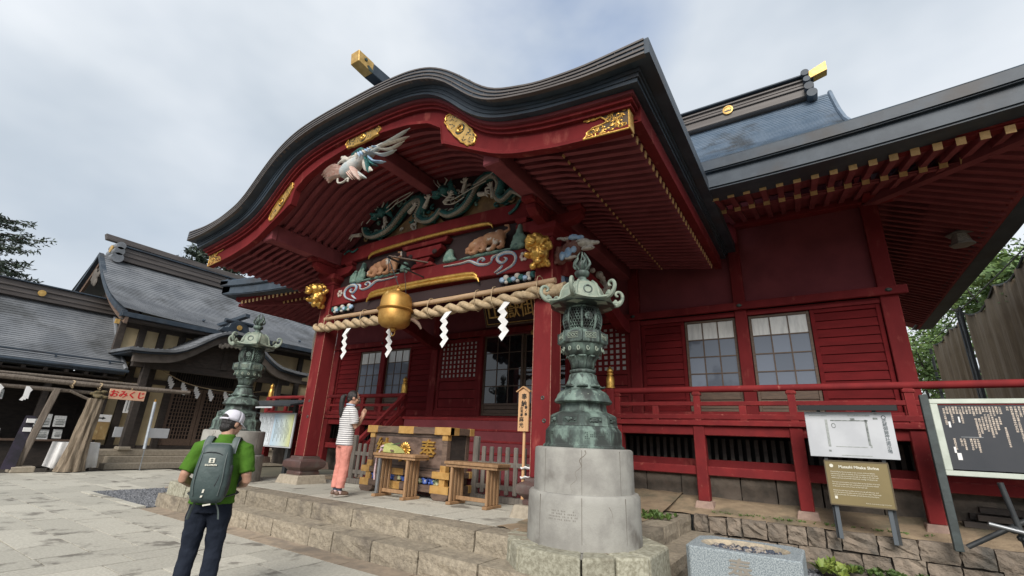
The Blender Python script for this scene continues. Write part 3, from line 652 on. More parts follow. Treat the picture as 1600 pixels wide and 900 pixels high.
# curved rafters: arcs across the middle, straight pairs on the wings
CE = [(0, 6.50), (.5, 6.47), (1.1, 6.38), (1.6, 6.21), (1.95, 5.98), (2.3, 5.66), (2.66, 5.40)]
ce = smooth_tab(CE, 30, 2); cef = [(-u, z) for u, z in ce[:0:-1]]+ce
MB().strip([(XC+u, z+.085) for u, z in cef], [(XC+u, z+.11) for u, z in cef], 4.36, 7.6).build('ceiling_board', RAFT, hall, (XC, 4.4, 6.4), smooth=True)
o = None
for k in range(17):
    y = 4.42+k*.185
    if o is None: o = MB().strip([(XC+u, z) for u, z in cef], [(XC+u, z+.086) for u, z in cef], y, y+.085).build('curved_rafter', RAFT, hall, (XC, y, 6), smooth=True, ang=35)
    else: inst(o, hall, (XC, y, 6))
def wing(s):
    X = lambda u: XC+s*u
    mb = MB(); q = [(X(2.6), 4.36, 5.52), (X(3.85), 4.36, 5.08), (X(3.85), 9.6, 5.08), (X(2.6), 9.6, 5.52)]
    mb.hexa([Vector(p) for p in q]+[Vector(p)+Vector((0, 0, .02)) for p in q]).build('soffit_board', RAFT, hall, (X(3.2), 4.4, 5.2))
    q = [(X(3.2), 4.36, 5.20), (X(4.86), 4.36, 4.945), (X(4.86), 9.6, 4.945), (X(3.2), 9.6, 5.20)]
    MB().hexa([Vector(p) for p in q]+[Vector(p)+Vector((0, 0, .02)) for p in q]).build('soffit_board', RAFT, hall, (X(4), 4.4, 5.0))
    MB().hexa([(X(4.78), 4.36, 4.93), (X(4.9), 4.36, 4.93), (X(4.9), 9.6, 4.93), (X(4.78), 9.6, 4.93), (X(4.78), 4.36, 5.13), (X(4.9), 4.36, 5.13), (X(4.9), 9.6, 5.13), (X(4.78), 9.6, 5.13)]).build('eave_board', RED, hall, (X(4.84), 4.4, 5.0))
    r1 = r2_ = None
    for k in range(30):
        y = 4.46+k*.165
        if r1 is None:
            r1 = MB().bar((X(2.66), y, 5.42), (X(3.79), y, 5.02), .075, .10).build('rafter', RAFT, hall, (X(3.2), y, 5.2))
            MB().bar((X(3.788), y, 5.021), (X(3.80), y, 5.017), .062, .086).build('rafter_cap', OCHRE, r1, (X(3.79), y, 5.02))
            r2_ = MB().bar((X(3.1), y, 5.17), (X(4.76), y, 4.885), .075, .09).build('flying_rafter', RAFT, hall, (X(4), y, 5))
            MB().bar((X(4.757), y, 4.886), (X(4.77), y, 4.884), .064, .080).build('rafter_cap', OCHRE, r2_, (X(4.76), y, 4.88))
        else:
            dup(r1, hall, (X(3.2)-XC, y-9.87, 5.2)); dup(r2_, hall, (X(4)-XC, y-9.87, 5.0))
    bx('purlin', RAFT, hall, *sorted((X(2.66), X(2.92))), 4.37, 9.8, 5.07, 5.40, .012)
    bx('purlin_end', RAFT, hall, *sorted((X(2.64), X(2.94))), 4.365, 4.5, 5.05, 5.42, .02)
for s in (-1, 1): wing(s)
bx('ridge_purlin', RAFT, hall, XC-.13, XC+.13, 4.37, 6.4, 6.20, 6.47, .012)

# ridge of the porch with its gilded end
rg = bx('porch_ridge', RIDGE, hall, XC-.26, XC+.26, 4.45, 10.5, 6.93, 7.62, .02)
bx('ridge_cap', ROOF, rg, XC-.34, XC+.34, 4.40, 10.5, 7.62, 7.70, .01); bx('ridge_cap', ROOF, rg, XC-.33, XC+.33, 4.42, 10.5, 7.18, 7.23, .01)
MB().lathe([(.0, -.10), (.32, -.10), (.36, -.05), (.36, .02), (.28, .06), (0, .06)], (0, 0, 0), 20).xf(Matrix.Translation((XC, 4.38, 7.15)) @ Matrix.Rotation(PI/2, 4, 'X')).build('ridge_end_tile', RIDGE, rg, (XC, 4.4, 7.2), smooth=True, ang=50)
MB().ell((XC-.42, 4.42, 7.02), (.2, .09, .14)).ell((XC+.42, 4.42, 7.02), (.2, .09, .14)).ell((XC-.62, 4.44, 6.98), (.13, .08, .09)).ell((XC+.62, 4.44, 6.98), (.13, .08, .09)).build('ridge_scroll', RIDGE, rg, (XC, 4.4, 7), remesh=.03)
bm_ = bx('ridge_beam', ROOF, rg, XC-.115, XC+.115, 4.12, 10.5, 7.70, 7.93, .012)
MB().hexa([(XC-.105, 3.80, 7.73), (XC+.118, 3.80, 7.73), (XC+.118, 4.12, 7.696), (XC-.105, 4.12, 7.696), (XC-.105, 3.77, 7.955), (XC+.118, 3.77, 7.955), (XC+.118, 4.12, 7.934), (XC-.105, 4.12, 7.934)]).build('gilt_beam_end', GOLDP, rg, (XC, 3.9, 7.8), bevel=.008)
for zz, yy in ((7.86, 3.82),): MB().lathe([(0, 0), (.035, 0), (.03, .02), (0, .022)], (0, 0, 0), 10).xf(Matrix.Translation((XC+.117, yy+.12, zz)) @ Matrix.Rotation(PI/2, 4, 'Y')).build('rivet', BRZD, rg, (XC+.117, yy, zz), smooth=True)
MB().prism([(4.12, 7.76), (4.02, 7.80), (3.98, 7.76), (4.04, 7.70), (4.13, 7.70)], XC+.114, XC+.121, 'yz').build('beam_ornament', BRZD, rg, (XC+.117, 4.05, 7.75))

# ------------------------------------------------------------------ main roof
sori = lambda u: .35*max(0, (abs(u)-5)/5.5)**2
PROF = [(6.95, 5.83), (8, 6.42), (9, 7.0), (10, 7.62), (11, 8.32), (12, 9.18), (12.7, 9.95), (13.3, 10.75), (13.6, 11.2)]
pf = smooth_tab(PROF, 80, 2)
UE = {1: 9.72, -1: 10.46}       # half width of the eaves
def umax(y, s=1): return max(7.7, UE[s]-(y-6.95))
def stepped(name, parent, prof_pts, xa, xb, mat, origin, step=.012, nx=14, liftf=lambda x, t: 0, flip=False, swap=None):
    """shingled slope: each course overlaps the one below; prof_pts is a list of (y, z); xa/xb give the course's ends"""
    mb = MB()
    for i in range(len(prof_pts)-1):
        (y0, z0), (y1, z1) = prof_pts[i], prof_pts[i+1]; t = i/(len(prof_pts)-1)
        r0, r1, r2b = [], [], []
        for k in range(nx+1):
            x0 = lerp(xa(y0), xb(y0), k/nx); x1 = lerp(xa(y1), xb(y1), k/nx); l0, l1 = liftf(x0, t), liftf(x1, t+1/len(prof_pts))
            d = Vector((0, y1-y0, z1-z0)).normalized(); nn = Vector((0, -d.z, d.y))
            r0.append(Vector((x0, y0, z0+l0))); r1.append(Vector((x0, y0, z0+l0))+nn*step); r2b.append(Vector((x1, y1, z1+l1)))
        if swap: r0, r1, r2b = [[swap(p) for p in r] for r in (r0, r1, r2b)]
        mb.grid([r0, r1]); mb.grid([r1, r2b])
    return mb.build(name, mat, parent, origin)
for s in (-1, 1):
    lowp = [p for p in pf if p[0] < 9.9]
    stepped('roof_slope', hall, lowp, lambda y: XC+s*5.06, lambda y: XC+s*umax(y, s), ROOFT, (XC+s*7, 7, 6), liftf=lambda x, t: sori(x-XC)*(1-t))
    # side slope and gable
    stepped('roof_slope', hall, [(u, z) for u, z in pf if u < UE[s]-7.7+6.95], lambda y: 6.95+(y-6.95), lambda y: 19.2-(y-6.95), ROOFT, (XC+s*9, 10, 6), nx=4,
            liftf=lambda x, t: sori(10.5)*(1-t)*max(0, 1-abs(x-6.95)/4), swap=lambda p: Vector((XC+s*(UE[s]-(p.y-6.95)), p.x, p.z)))
    gp = [(y, z-.25) for y, z in pf if y > 9.8]; MB().prism(gp+[(27.2-y, z) for y, z in gp[::-1]], XC+s*7.1-.03, XC+s*7.1+.03, 'yz').build('gable_wall', REDW, hall, (XC+s*7.1, 13.5, 8))
    # deep layered eave edge: front and side
    for (y0, za, zb_) in ((6.95, -.17, .0), (6.975, -.19, -.172), (7.03, -.44, -.192), (7.055, -.47, -.442)):
        N_ = 24; A = [XC+s*lerp(5.0, UE[s]-(y0-6.95), i/N_) for i in range(N_+1)]
        mb = MB().strip([(x, 5.83+za+sori(x-XC)) for x in A], [(x, 5.83+zb_+sori(x-XC)-.002) for x in A], y0, 7.5)
        mb.build('eave_edge', ROOF, hall, (XC+s*7.5, y0, 5.6), smooth=True, ang=30)
        xo = UE[s]-(y0-6.95); mb = MB(); rows = []
        for i in range(25):
            y = y0+i*(19.2-y0)/24; l_ = .35*max(0, 1-(y-6.95)/4.5)**2
            rows.append((y, 5.83+l_))
        for a, b in zip(rows, rows[1:]):
            mb.hexa([(XC+s*(xo-.5), a[0], a[1]+za), (XC+s*xo, a[0], a[1]+za), (XC+s*xo, b[0], b[1]+za), (XC+s*(xo-.5), b[0], b[1]+za), (XC+s*(xo-.5), a[0], a[1]+zb_-.003), (XC+s*xo, a[0], a[1]+zb_-.003), (XC+s*xo, b[0], b[1]+zb_-.003), (XC+s*(xo-.5), b[0], b[1]+zb_-.003)])
        mb.build('side_eave_edge', ROOF, hall, (XC+s*xo, 13, 5.6))
    # red boards, rafters
    for (y0, y1, za, zb_) in ((7.36, 7.5, 5.448, 5.49), (7.40, 7.52, 5.415, 5.47)):
        N_ = 16; A = [XC+s*lerp(5.0, UE[s]-.45-(y0-7.36), i/N_) for i in range(N_+1)]
        MB().strip([(x, za+.25*sori(x-XC)) for x in A], [(x, zb_+sori(x-XC)) for x in A], y0, y1).build('eave_board', RED, hall, (XC+s*7.5, y0, 5.4), smooth=True, ang=30)
    N_ = 12; A = [XC+s*lerp(5.0, UE[s]-.6, i/N_) for i in range(N_+1)]
    kh = (UE[s]-.65-7.46)/2.39; hip = lambda y: 7.46+max(0, 9.87-y)*kh
    rows = []
    for y, z in ((7.42, 5.355), (8.4, 5.635)): rows.append([(XC+s*lerp(5.0, hip(y)-.03, i/N_), y, z+.065+.25*sori(lerp(5.0, hip(y), i/N_))) for i in range(N_+1)])
    MB().grid(rows).build('soffit_board', RAFT, hall, (XC+s*7, 8, 5.5))
    MB().grid([[(XC+s*lerp(5.0, hip(8.3)-.05, i/N_), 8.3, 5.565) for i in range(N_+1)], [(XC+s*lerp(5.0, 7.44, i/N_), 9.95, 6.06) for i in range(N_+1)]]).build('soffit_board', RAFT, hall, (XC+s*7, 9, 6))
    bx('eave_purlin', RAFT, hall, *sorted((XC+s*5.0, XC+s*8.4)), 8.42, 8.5, 5.585, 5.63, 0)
    k = 0; u = 5.2
    while u < UE[s]-.72:
        so_ = .25*sori(u)+.04; ye = 9.87-(u-7.46)/kh if u > 7.46 else 9.9
        x = XC+s*u
        o = MB().bar((x, 7.395, 5.335+so_), (x, min(9.0, max(ye, 7.8)), 5.335+(min(9.0, max(ye, 7.8))-7.395)*.285+so_*.6), .085, .10).build('flying_rafter', RAFT, hall, (x, 7.4, 5.34))
        MB().bar((x, 7.385, 5.334+so_), (x, 7.397, 5.336+so_), .098, .104).build('rafter_cap', OCHRE, o, (x, 7.39, 5.34))
        if u < 8.75:
            o = MB().bar((x, 8.295, 5.535+so_*.5), (x, ye, 5.535+(ye-8.295)*.3+so_*.3), .085, .10).build('rafter', RAFT, hall, (x, 8.3, 5.56))
            MB().bar((x, 8.285, 5.532+so_*.5), (x, 8.297, 5.536+so_*.5), .098, .104).build('rafter_cap', OCHRE, o, (x, 8.29, 5.56))
        u += .232
    # side eave: rafters run outward
    o1 = o2 = None; zs2 = lambda u: 6.075-(u-7.5)*(.715/(UE[s]-8.02))
    for k in range(46):
        y = 7.75+k*.232
        ua = 7.5 if y > 9.87 else hip(y)
        if y < 9.9:
            MB().bar((XC+s*ua, y, 6.05-(ua-7.5)*(.715/(UE[s]-8.02))), (XC+s*(UE[s]-.52), y, 5.335+.05*max(0, 1-(y-7)/4)), .085, .10).build('rafter', RAFT, hall, (XC+s*9, y, 5.6))
        elif o1 is None:
            o1 = MB().bar((XC+s*7.5, y, 6.045), (XC+s*(UE[s]-1.4), y, zs2(UE[s]-1.4)-.03), .085, .10).build('rafter', RAFT, hall, (XC+s*8.3, y, 5.8))
            o2 = MB().bar((XC+s*(UE[s]-1.9), y, zs2(UE[s]-1.9)-.03), (XC+s*(UE[s]-.5), y, 5.335), .085, .10).build('flying_rafter', RAFT, hall, (XC+s*9.3, y, 5.5))
        else: inst(o1, hall, (XC+s*8.3, y, 5.8)); inst(o2, hall, (XC+s*9.3, y, 5.5))
    zs = lambda u: 6.075-(u-7.5)*(.715/(UE[s]-8.02))
    rows = [[(XC+s*u, y, zs(u)) for u in [lerp(min(hip(y)+.02, UE[s]-.46), UE[s]-.45, q/4) for q in range(5)]] for y in (7.5, 8.1, 8.7, 9.3, 9.87, 12, 15, 19)]
    MB().grid(rows).build('soffit_board', RAFT, hall, (XC+s*8.7, 13, 5.8))
    bx('side_eave_board', RED, hall, *sorted((XC+s*(UE[s]-.55), XC+s*(UE[s]-.42))), 7.5, 19, 5.36, 5.46, 0)
    MB().bar((XC+s*7.4, 9.93, 5.95), (XC+s*(UE[s]-.65), 7.48, 5.40+.04), .17, .22).build('hip_rafter', RAFT, hall, (XC+s*8.5, 8.8, 5.7))
    bx('wall_plate', RED, hall, *sorted((XC+s*5.2, XC+s*8.0)), WY-.14, WY+.06, 5.86, 6.02, .01)
    bx('side_plate', RED, hall, *sorted((XC+s*7.36, XC+s*7.56)), WY-.5, 17.5, 5.86, 6.02, .01)
stepped('roof_slope', hall, [p for p in pf if p[0] >= 9.6], lambda y: XC-umax(y, -1), lambda y: XC+umax(y, 1), ROOFT, (XC, 11, 8), nx=20)
MB().grid([[(XC-7.7, 13.6, 11.2), (XC+7.7, 13.6, 11.2)], [(XC-7.7, 19.2, 5.9), (XC+7.7, 19.2, 5.9)]]).build('back_slope', ROOFT, hall, (XC, 17, 8))
for s in (-1, 1):
    MB().tube([(XC+s*7.70, y, z+.03) for y, z in pf if y > 9.7], .06, 6).build('verge_roll', ROOFT, hall, (XC+s*7.7, 12, 9), smooth=True)
mrg = bx('main_ridge', RIDGE, hall, XC-7.15, XC+7.15, 13.3, 13.9, 11.12, 11.75, .02)
for z, e in ((11.38, .05), (11.50, .02), (11.62, .06), (11.76, .10)): bx('ridge_cap', ROOF if z > 11.7 else RIDGE, mrg, XC-7.2, XC+7.2, 13.3-e, 13.9+e, z, z+.05, .008)
MB().hexa([(XC-7.4, 13.47, 11.81), (XC+7.4, 13.47, 11.81), (XC+7.4, 13.73, 11.81), (XC-7.4, 13.73, 11.81), (XC-7.4, 13.47, 12.02), (XC+7.4, 13.47, 12.02), (XC+7.4, 13.73, 12.02), (XC-7.4, 13.73, 12.02)]).build('ridge_beam', ROOF, mrg, (XC, 13.6, 11.9), bevel=.01)
for s in (-1, 1):
    MB().hexa([(XC+s*7.28, 13.46, 11.80), (XC+s*7.74, 13.46, 11.92), (XC+s*7.74, 13.74, 11.92), (XC+s*7.28, 13.74, 11.80), (XC+s*7.28, 13.46, 12.03), (XC+s*7.74, 13.46, 12.22), (XC+s*7.74, 13.74, 12.22), (XC+s*7.28, 13.74, 12.03)]).build('gilt_beam_end', GOLDP, mrg, (XC+s*7.5, 13.6, 12))
    for k, (dx, r, z) in enumerate(((7.18, .17, 11.78), (7.2, .15, 11.55), (7.22, .20, 11.3), (7.26, .22, 11.05))):
        MB().tube([(XC+s*dx, 13.1, z), (XC+s*dx, 14.1, z)], r*.6, 12).build('ridge_end_tile', ROOF, mrg, (XC+s*dx, 13.5, z), smooth=True)
for u in (5.1, -5.1):
    MB().lathe([(0, 0), (.15, 0), (.15, .03), (.11, .035), (.10, .02), (.03, .02), (.02, .035), (0, .035)], (0, 0, 0), 20).xf(Matrix.Translation((XC+u, 13.28, 11.44)) @ Matrix.Rotation(PI/2, 4, 'X')).build('gilt_crest', GOLDP, mrg, (XC+u, 13.3, 11.44), smooth=True)

# ------------------------------------------------------------------ porch pillars, beams and carvings
TEAL = M('teal_paint', (.015, .085, .085), (.03, .15, .14), .55, scale=30, bump=.6, bscale=70, c3=(.01, .03, .035), scale3=9, lo3=.5, hi3=.65, bdist=.01)
BELLY = M('belly_paint', (.38, .35, .29), (.24, .22, .18), .75, scale=30, bump=.5, bscale=60, bdist=.01)
SAGE = M('sage_paint', (.12, .22, .18), (.20, .30, .24), .65, scale=12, bump=.8, bscale=24, c3=(.05, .10, .09), scale3=8, lo3=.5, hi3=.62, bdist=.02)
CARW = M('old_white_paint', (.58, .54, .47), (.42, .38, .33), .7, scale=16, bump=.5, bscale=40, c3=(.22, .19, .16), scale3=12, lo3=.6, hi3=.7, bdist=.01)
SKYB = M('pale_blue_paint', (.22, .36, .55), (.40, .52, .64), .6, scale=14, bump=.4, bscale=40)
NAVY = M('navy_paint', (.02, .035, .07), (.04, .06, .10), .6, scale=10)
TAN = M('tan_beast_paint', (.44, .23, .12), (.36, .17, .09), .65, scale=7, bump=.6, bscale=26, c3=(.62, .56, .48), scale3=3.2, lo3=.56, hi3=.62, bdist=.015)
PINK = M('faded_pink_paint', (.50, .30, .25), (.56, .44, .38), .7, scale=18, bump=.5, bscale=40, bdist=.01)
BEAKP = M('feather_white', (.55, .53, .50), (.40, .46, .47), .65, scale=10, bump=.4, bscale=40)
OLDB = M('old_gable_board', (.14, .09, .055), (.08, .055, .04), .8, scale=6, bump=.3)
PLINTH = M('copper_shoe', (.115, .065, .058), (.085, .055, .05), .45, scale=6, bump=.15, c3=(.14, .115, .10), scale3=3)
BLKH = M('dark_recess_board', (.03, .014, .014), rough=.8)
EDGE = M('worn_edge', (.42, .22, .15), (.34, .09, .07), .6, scale=30)
GRST = M('footing_stone', (.36, .31, .24), (.28, .24, .185), .85, scale=18, bump=.4, bscale=50, rand=.05, bdist=.008)
def sqlathe(prof, c):           # square section profile: (half width, z)
    mb = MB(); 
    return mb.lathe([(h*math.sqrt(2), z) for h, z in prof], c, 4, PI/4)
for s in (-1, 1):
    x, y = XC+s*2.78, 6.1
    MB().hexa([(x-.36, y-.36, .40), (x+.36, y-.36, .40), (x+.36, y+.36, .40), (x-.36, y+.36, .40), (x-.31, y-.31, .585), (x+.31, y-.31, .585), (x+.31, y+.31, .585), (x-.31, y+.31, .585)]).build('footing_stone', GRST, hall, (x, y, .43), bevel=.015)
    sqlathe([(.22, .585), (.225, .64), (.20, .66), (.235, .69), (.285, .73), (.30, .78), (.29, .84), (.25, .87), (.205, .885), (.20, .93), (.165, .935)], (x, y, 0)).build('pillar_shoe', PLINTH, hall, (x, y, .58), bevel=.006, smooth=True, ang=30)
    p = bx('porch_pillar', RED, hall, x-.155, x+.155, y-.155, y+.155, .93, 4.58, .016)
    for dx, dy in ((1, -1), (-1, -1), (1, 1)):
        MB().bar((x+dx*.1525, y+dy*.1525, .94), (x+dx*.1525, y+dy*.1525, 4.0), .008, .008).build('worn_edge', EDGE, p, (x, y, 1))
    for zz, dx in ((2.02, .03), (1.70, .06)):
        MB().lathe([(.022, 0), (.03, .004), (.022, .01), (.012, .004)], (0, 0, 0), 12, cap=False).xf(Matrix.Translation((x+dx, y-.156, zz)) @ Matrix.Rotation(PI/2, 4, 'X')).build('nail_ring', BRZD, p, (x+dx, y-.156, zz))
    # bracket set over the pillar
    sqlathe([(.16, 4.58), (.16, 4.63), (.25, 4.70), (.25, 4.80)], (x, y, 0)).build('bearing_block', RED, hall, (x, y, 4.58), bevel=.008)
    for ax in (0, 1):
        pts = [(-.62, 4.98), (-.62, 4.90), (-.5, 4.82), (-.25, 4.78), (.25, 4.78), (.5, 4.82), (.62, 4.90), (.62, 4.98)]
        c = (x, y)[ax]
        MB().prism([(c+a, b) for a, b in pts], (y, x)[ax]-.085, (y, x)[ax]+.085, ('xz', 'yz')[ax]).build('bracket_arm', RED, hall, (x, y, 4.8+ax*.002), bevel=.008)
        for d in (-.5, 0, .5):
            cx, cy = (x+d, y) if ax == 0 else (x, y+d)
            if ax and d == 0: continue
            sqlathe([(.085, 4.985), (.12, 5.03), (.12, 5.075)], (cx, cy, 0)).build('bearing_block', RED, hall, (cx, cy, 5), bevel=.006)
    bx('bracket_beam', RED, hall, x-.1, x+.1, 5.35, 7.2, 4.985, 5.06, .008)
    # curved tie beam back to the hall
    n = 14; lo, hi = [], []
    for i in range(n+1):
        t = i/n; yy = lerp(6.25, 9.75, t); zz = 4.0+.30*sin(PI*min(1, t*1.15))**.8*(1-.2*t)-.22*t if t*1.15 < 1 else 3.78+.02*(1-t)
        lo.append((yy, zz)); hi.append((yy, zz+.30))
    mb = MB(); 
    for (a, b), (c, d), (e, f), (g_, h) in zip(lo, lo[1:], hi, hi[1:]): mb.hexa([(x-.1, a, b), (x+.1, a, b), (x+.1, c, d), (x-.1, c, d), (x-.1, e, f), (x+.1, e, f), (x+.1, g_, h), (x-.1, g_, h)])
    mb.build('curved_tie_beam', RED, hall, (x, 8, 4), smooth=True, ang=40)
    for k in range(5): 
        MB().ell((x+s*.02, 6.5+k*.18, 4.02+.05*sin(k*2.1)), (.06, .14, .10)).ell((x, 6.55+k*.18, 4.12), (.07, .09, .06)).build('cloud_carving', NAVY if k % 2 else SKYB, hall, (x, 6.5+k*.18, 4), remesh=.018)
    mb = MB()
    for k in range(14): mb.ell((x+s*.03+rnd.uniform(-.08, .1), 8.1+rnd.uniform(-.3, .3), 4.48+rnd.uniform(-.2, .25)), rnd.uniform(.05, .11))
    mb.build('flower_carving', CARW, hall, (x, 8.1, 4.4), remesh=.02)
# rainbow beam with gilt lower edge
n = 40
def bz(u, a, b): t = 1-(u/2.63)**2; return a+(b-a)*t
us = [-2.63+5.26*i/n for i in range(n+1)]
rb = MB().strip([(XC+u, bz(u, 4.06, 4.13)) for u in us], [(XC+u, bz(u, 4.47, 4.53)) for u in us], 5.985, 6.22).build('rainbow_beam', RED, hall, (XC, 6.0, 4.3), smooth=True, ang=35, bevel=.015)
ub = MB().strip([(XC+u, bz(u, 5.06, 5.14)) for u in us], [(XC+u, bz(u, 5.40, 5.46)) for u in us], 6.03, 6.26).build('upper_beam', RED, hall, (XC, 6.05, 5.2), smooth=True, ang=35, bevel=.015)
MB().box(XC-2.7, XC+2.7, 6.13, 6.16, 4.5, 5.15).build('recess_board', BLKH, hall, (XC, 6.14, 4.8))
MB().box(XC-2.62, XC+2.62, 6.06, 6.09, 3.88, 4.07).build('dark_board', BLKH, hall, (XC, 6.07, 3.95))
def gilt_edge(name, um, z0, zc, y, par):
    pts = [(XC-um, y, z0-.10), (XC-um+.02, y, z0-.04), (XC-um+.09, y, z0+.005)]+[(XC+u, y, z0+.01+(zc-z0)*(1-(u/um)**2)) for u in [(-um+.25)+(2*um-.5)*i/16 for i in range(17)]]+[(XC+um-.09, y, z0+.005), (XC+um-.02, y, z0-.04), (XC+um, y, z0-.10)]
    r = [.012, .026, .036]+[.042]*17+[.036, .026, .012]
    MB().tube(pts, r, 10).build(name, GOLD, par, (XC, y, z0), smooth=True)
gilt_edge('gilt_edge', 1.46, 4.12, 4.16, 5.985, rb); gilt_edge('gilt_edge', 1.66, 5.14, 5.19, 6.03, ub)
gilt_edge('gilt_edge', 1.42, 4.19, 4.225, 5.982, rb)
def relief(name, paths, y, mat, mat2, par, r=.034):
    for i, (pts, k) in enumerate(paths):
        m_ = len(pts); P = []
        for j in range(m_*4-3):          # smooth the polyline (Catmull-Rom)
            a = j//4; t = j/4-a; p0, p1, p2, p3 = (Vector((*pts[max(0, min(m_-1, a+q))], 0)) for q in (-1, 0, 1, 2))
            P.append(.5*((2*p1)+(-p0+p2)*t+(2*p0-5*p1+4*p2-p3)*t*t+(-p0+3*p1-3*p2+p3)*t**3))
        rr = [r*k*(.35+.65*min(1, 2.2*j/len(P), 2.2*(len(P)-1-j)/len(P)+.15)) for j in range(len(P))]
        c = MB().tube([(XC+p.x, y, p.y) for p in P], rr, 7, flat=1).build(name, mat, par, (XC, y, 4.3), smooth=True)
        MB().tube([(XC+p.x, y-.022, p.y) for p in P], [q*.5 for q in rr], 6).build('white_core', mat2, c, (XC, y, 4.3), smooth=True)
swR = [([(.62, 4.45), (1.03, 4.44), (1.23, 4.45), (1.43, 4.35), (1.62, 4.32), (1.72, 4.35)], 1), ([(1.42, 4.36), (1.42, 4.43), (1.5, 4.46), (1.56, 4.42), (1.51, 4.40)], .8),
       ([(1.85, 4.10), (2.02, 4.15), (2.17, 4.22), (2.22, 4.33), (2.16, 4.43), (2.0, 4.47), (1.86, 4.43), (1.85, 4.35), (1.94, 4.29), (2.04, 4.34), (1.99, 4.38)], 1.15), ([(1.8, 4.13), (1.9, 4.19), (1.96, 4.24)], .8), ([(1.86, 4.47), (1.74, 4.43), (1.72, 4.36)], .9)]
relief('scroll_carving', swR, 5.978, SKYB, CARW, rb, .03)
relief('scroll_carving', [([(-u, z) for u, z in p], k) for p, k in swR], 5.978, SKYB, CARW, rb, .03)
for s in (-1, 1):
    for a in range(6):
        d = a*PI/3; MB().ell((XC+s*2.38+.055*cos(d), 5.972, 4.33+.055*sin(d)), (.035, .02, .035), 8, 5).build('flower_petal', PINK if a % 2 else CARW, rb, (XC+s*2.38, 5.97, 4.33), smooth=True)
    for k in range(9):
        x = XC+s*(1.95+k*.075); MB().ell((x, 6.0, 3.98+.035*sin(k*1.9)), (.06, .05, .055), 8, 6).ell((x+.03, 5.97, 3.93+.02*cos(k*2.3)), (.04, .04, .035), 8, 6).build('cloud_carving', (SKYB, CARW, TEAL)[k % 3], hall, (x, 6, 3.98), remesh=.015)

# gilt lion heads on the pillar fronts
def lion(x, s):
    mb = MB()
    mb.ell((x, 5.76, 4.22), (.15, .17, .16)).ell((x, 5.66, 4.40), (.14, .14, .13)).ell((x-.03, 5.52, 4.35), (.095, .085, .07)).ell((x-.03, 5.50, 4.28), (.08, .07, .035))
    mb.ell((x-.075, 5.55, 4.45), .035).ell((x+.03, 5.55, 4.46), .035).ell((x-.02, 5.445, 4.385), (.04, .025, .025))
    for k in range(22):
        a = k*2.4; mb.ell((x+.155*cos(a)*rnd.uniform(.8, 1.1), 5.72+rnd.uniform(-.06, .12), 4.36+.17*sin(a)*rnd.uniform(.7, 1.1)), rnd.uniform(.035, .058))
    for k in range(8): mb.ell((x+rnd.uniform(-.13, .13), 5.82+rnd.uniform(-.1, .1), 4.08+rnd.uniform(-.05, .05)), rnd.uniform(.04, .065))
    mb.ell((x-.13, 5.62, 4.16), (.055, .09, .05)).ell((x+.12, 5.62, 4.14), (.055, .09, .05)).ell((x+.02, 5.68, 4.06), (.06, .06, .05))
    o = mb.build('gilt_lion', GOLD, hall, (x, 5.8, 4.2), remesh=.014)
    return o
lion(XC+2.80, 1); lion(XC-2.80, -1)
# painted dragon heads on the pillar sides
def dragon_head(s):
    x = XC+s*2.93; X = lambda d: x+s*d
    for name, els, m_ in (
        ('dragon_neck', [((.08, 0, 4.26), (.12, .12, .16)), ((.22, 0, 4.30), (.13, .12, .16)), ((.34, 0, 4.36), (.12, .11, .13))], M('rust_paint', (.22, .10, .075), (.16, .07, .055), .65, scale=20, bump=.8, bscale=40, bdist=.02) if 'rust_paint' not in bpy.data.materials else bpy.data.materials['rust_paint']),
        ('dragon_snout', [((.47, -.02, 4.40), (.14, .10, .07)), ((.60, -.02, 4.37), (.10, .07, .045)), ((.56, -.02, 4.29), (.12, .06, .03)), ((.70, -.02, 4.36), (.06, .045, .03))], CARW),
        ('dragon_brow', [((.34, -.08, 4.50), (.09, .05, .05)), ((.46, -.08, 4.47), (.07, .045, .04)), ((.26, -.10, 4.24), (.06, .04, .1)), ((.16, -.11, 4.20), (.05, .04, .08)), ((.36, -.1, 4.28), (.05, .04, .06))], SKYB),
        ('dragon_horn', [((.20, -.03, 4.52), (.10, .04, .035)), ((.08, -.03, 4.55), (.07, .03, .025)), ((.30, -.09, 4.16), (.12, .03, .03))], CARW)):
        mb = MB()
        for (d, dy, z), r in els: mb.ell((X(d), 6.08+dy, z), r)
        if name == 'dragon_neck':
            for k in range(14): mb.ell((X(.02+k*.03), 6.02-.05*sin(k), 4.13+.012*k+.1*(k % 3)), .032)
        mb.build(name, m_, hall, (X(.3), 6.08, 4.35), remesh=.013)
dragon_head(1); dragon_head(-1)

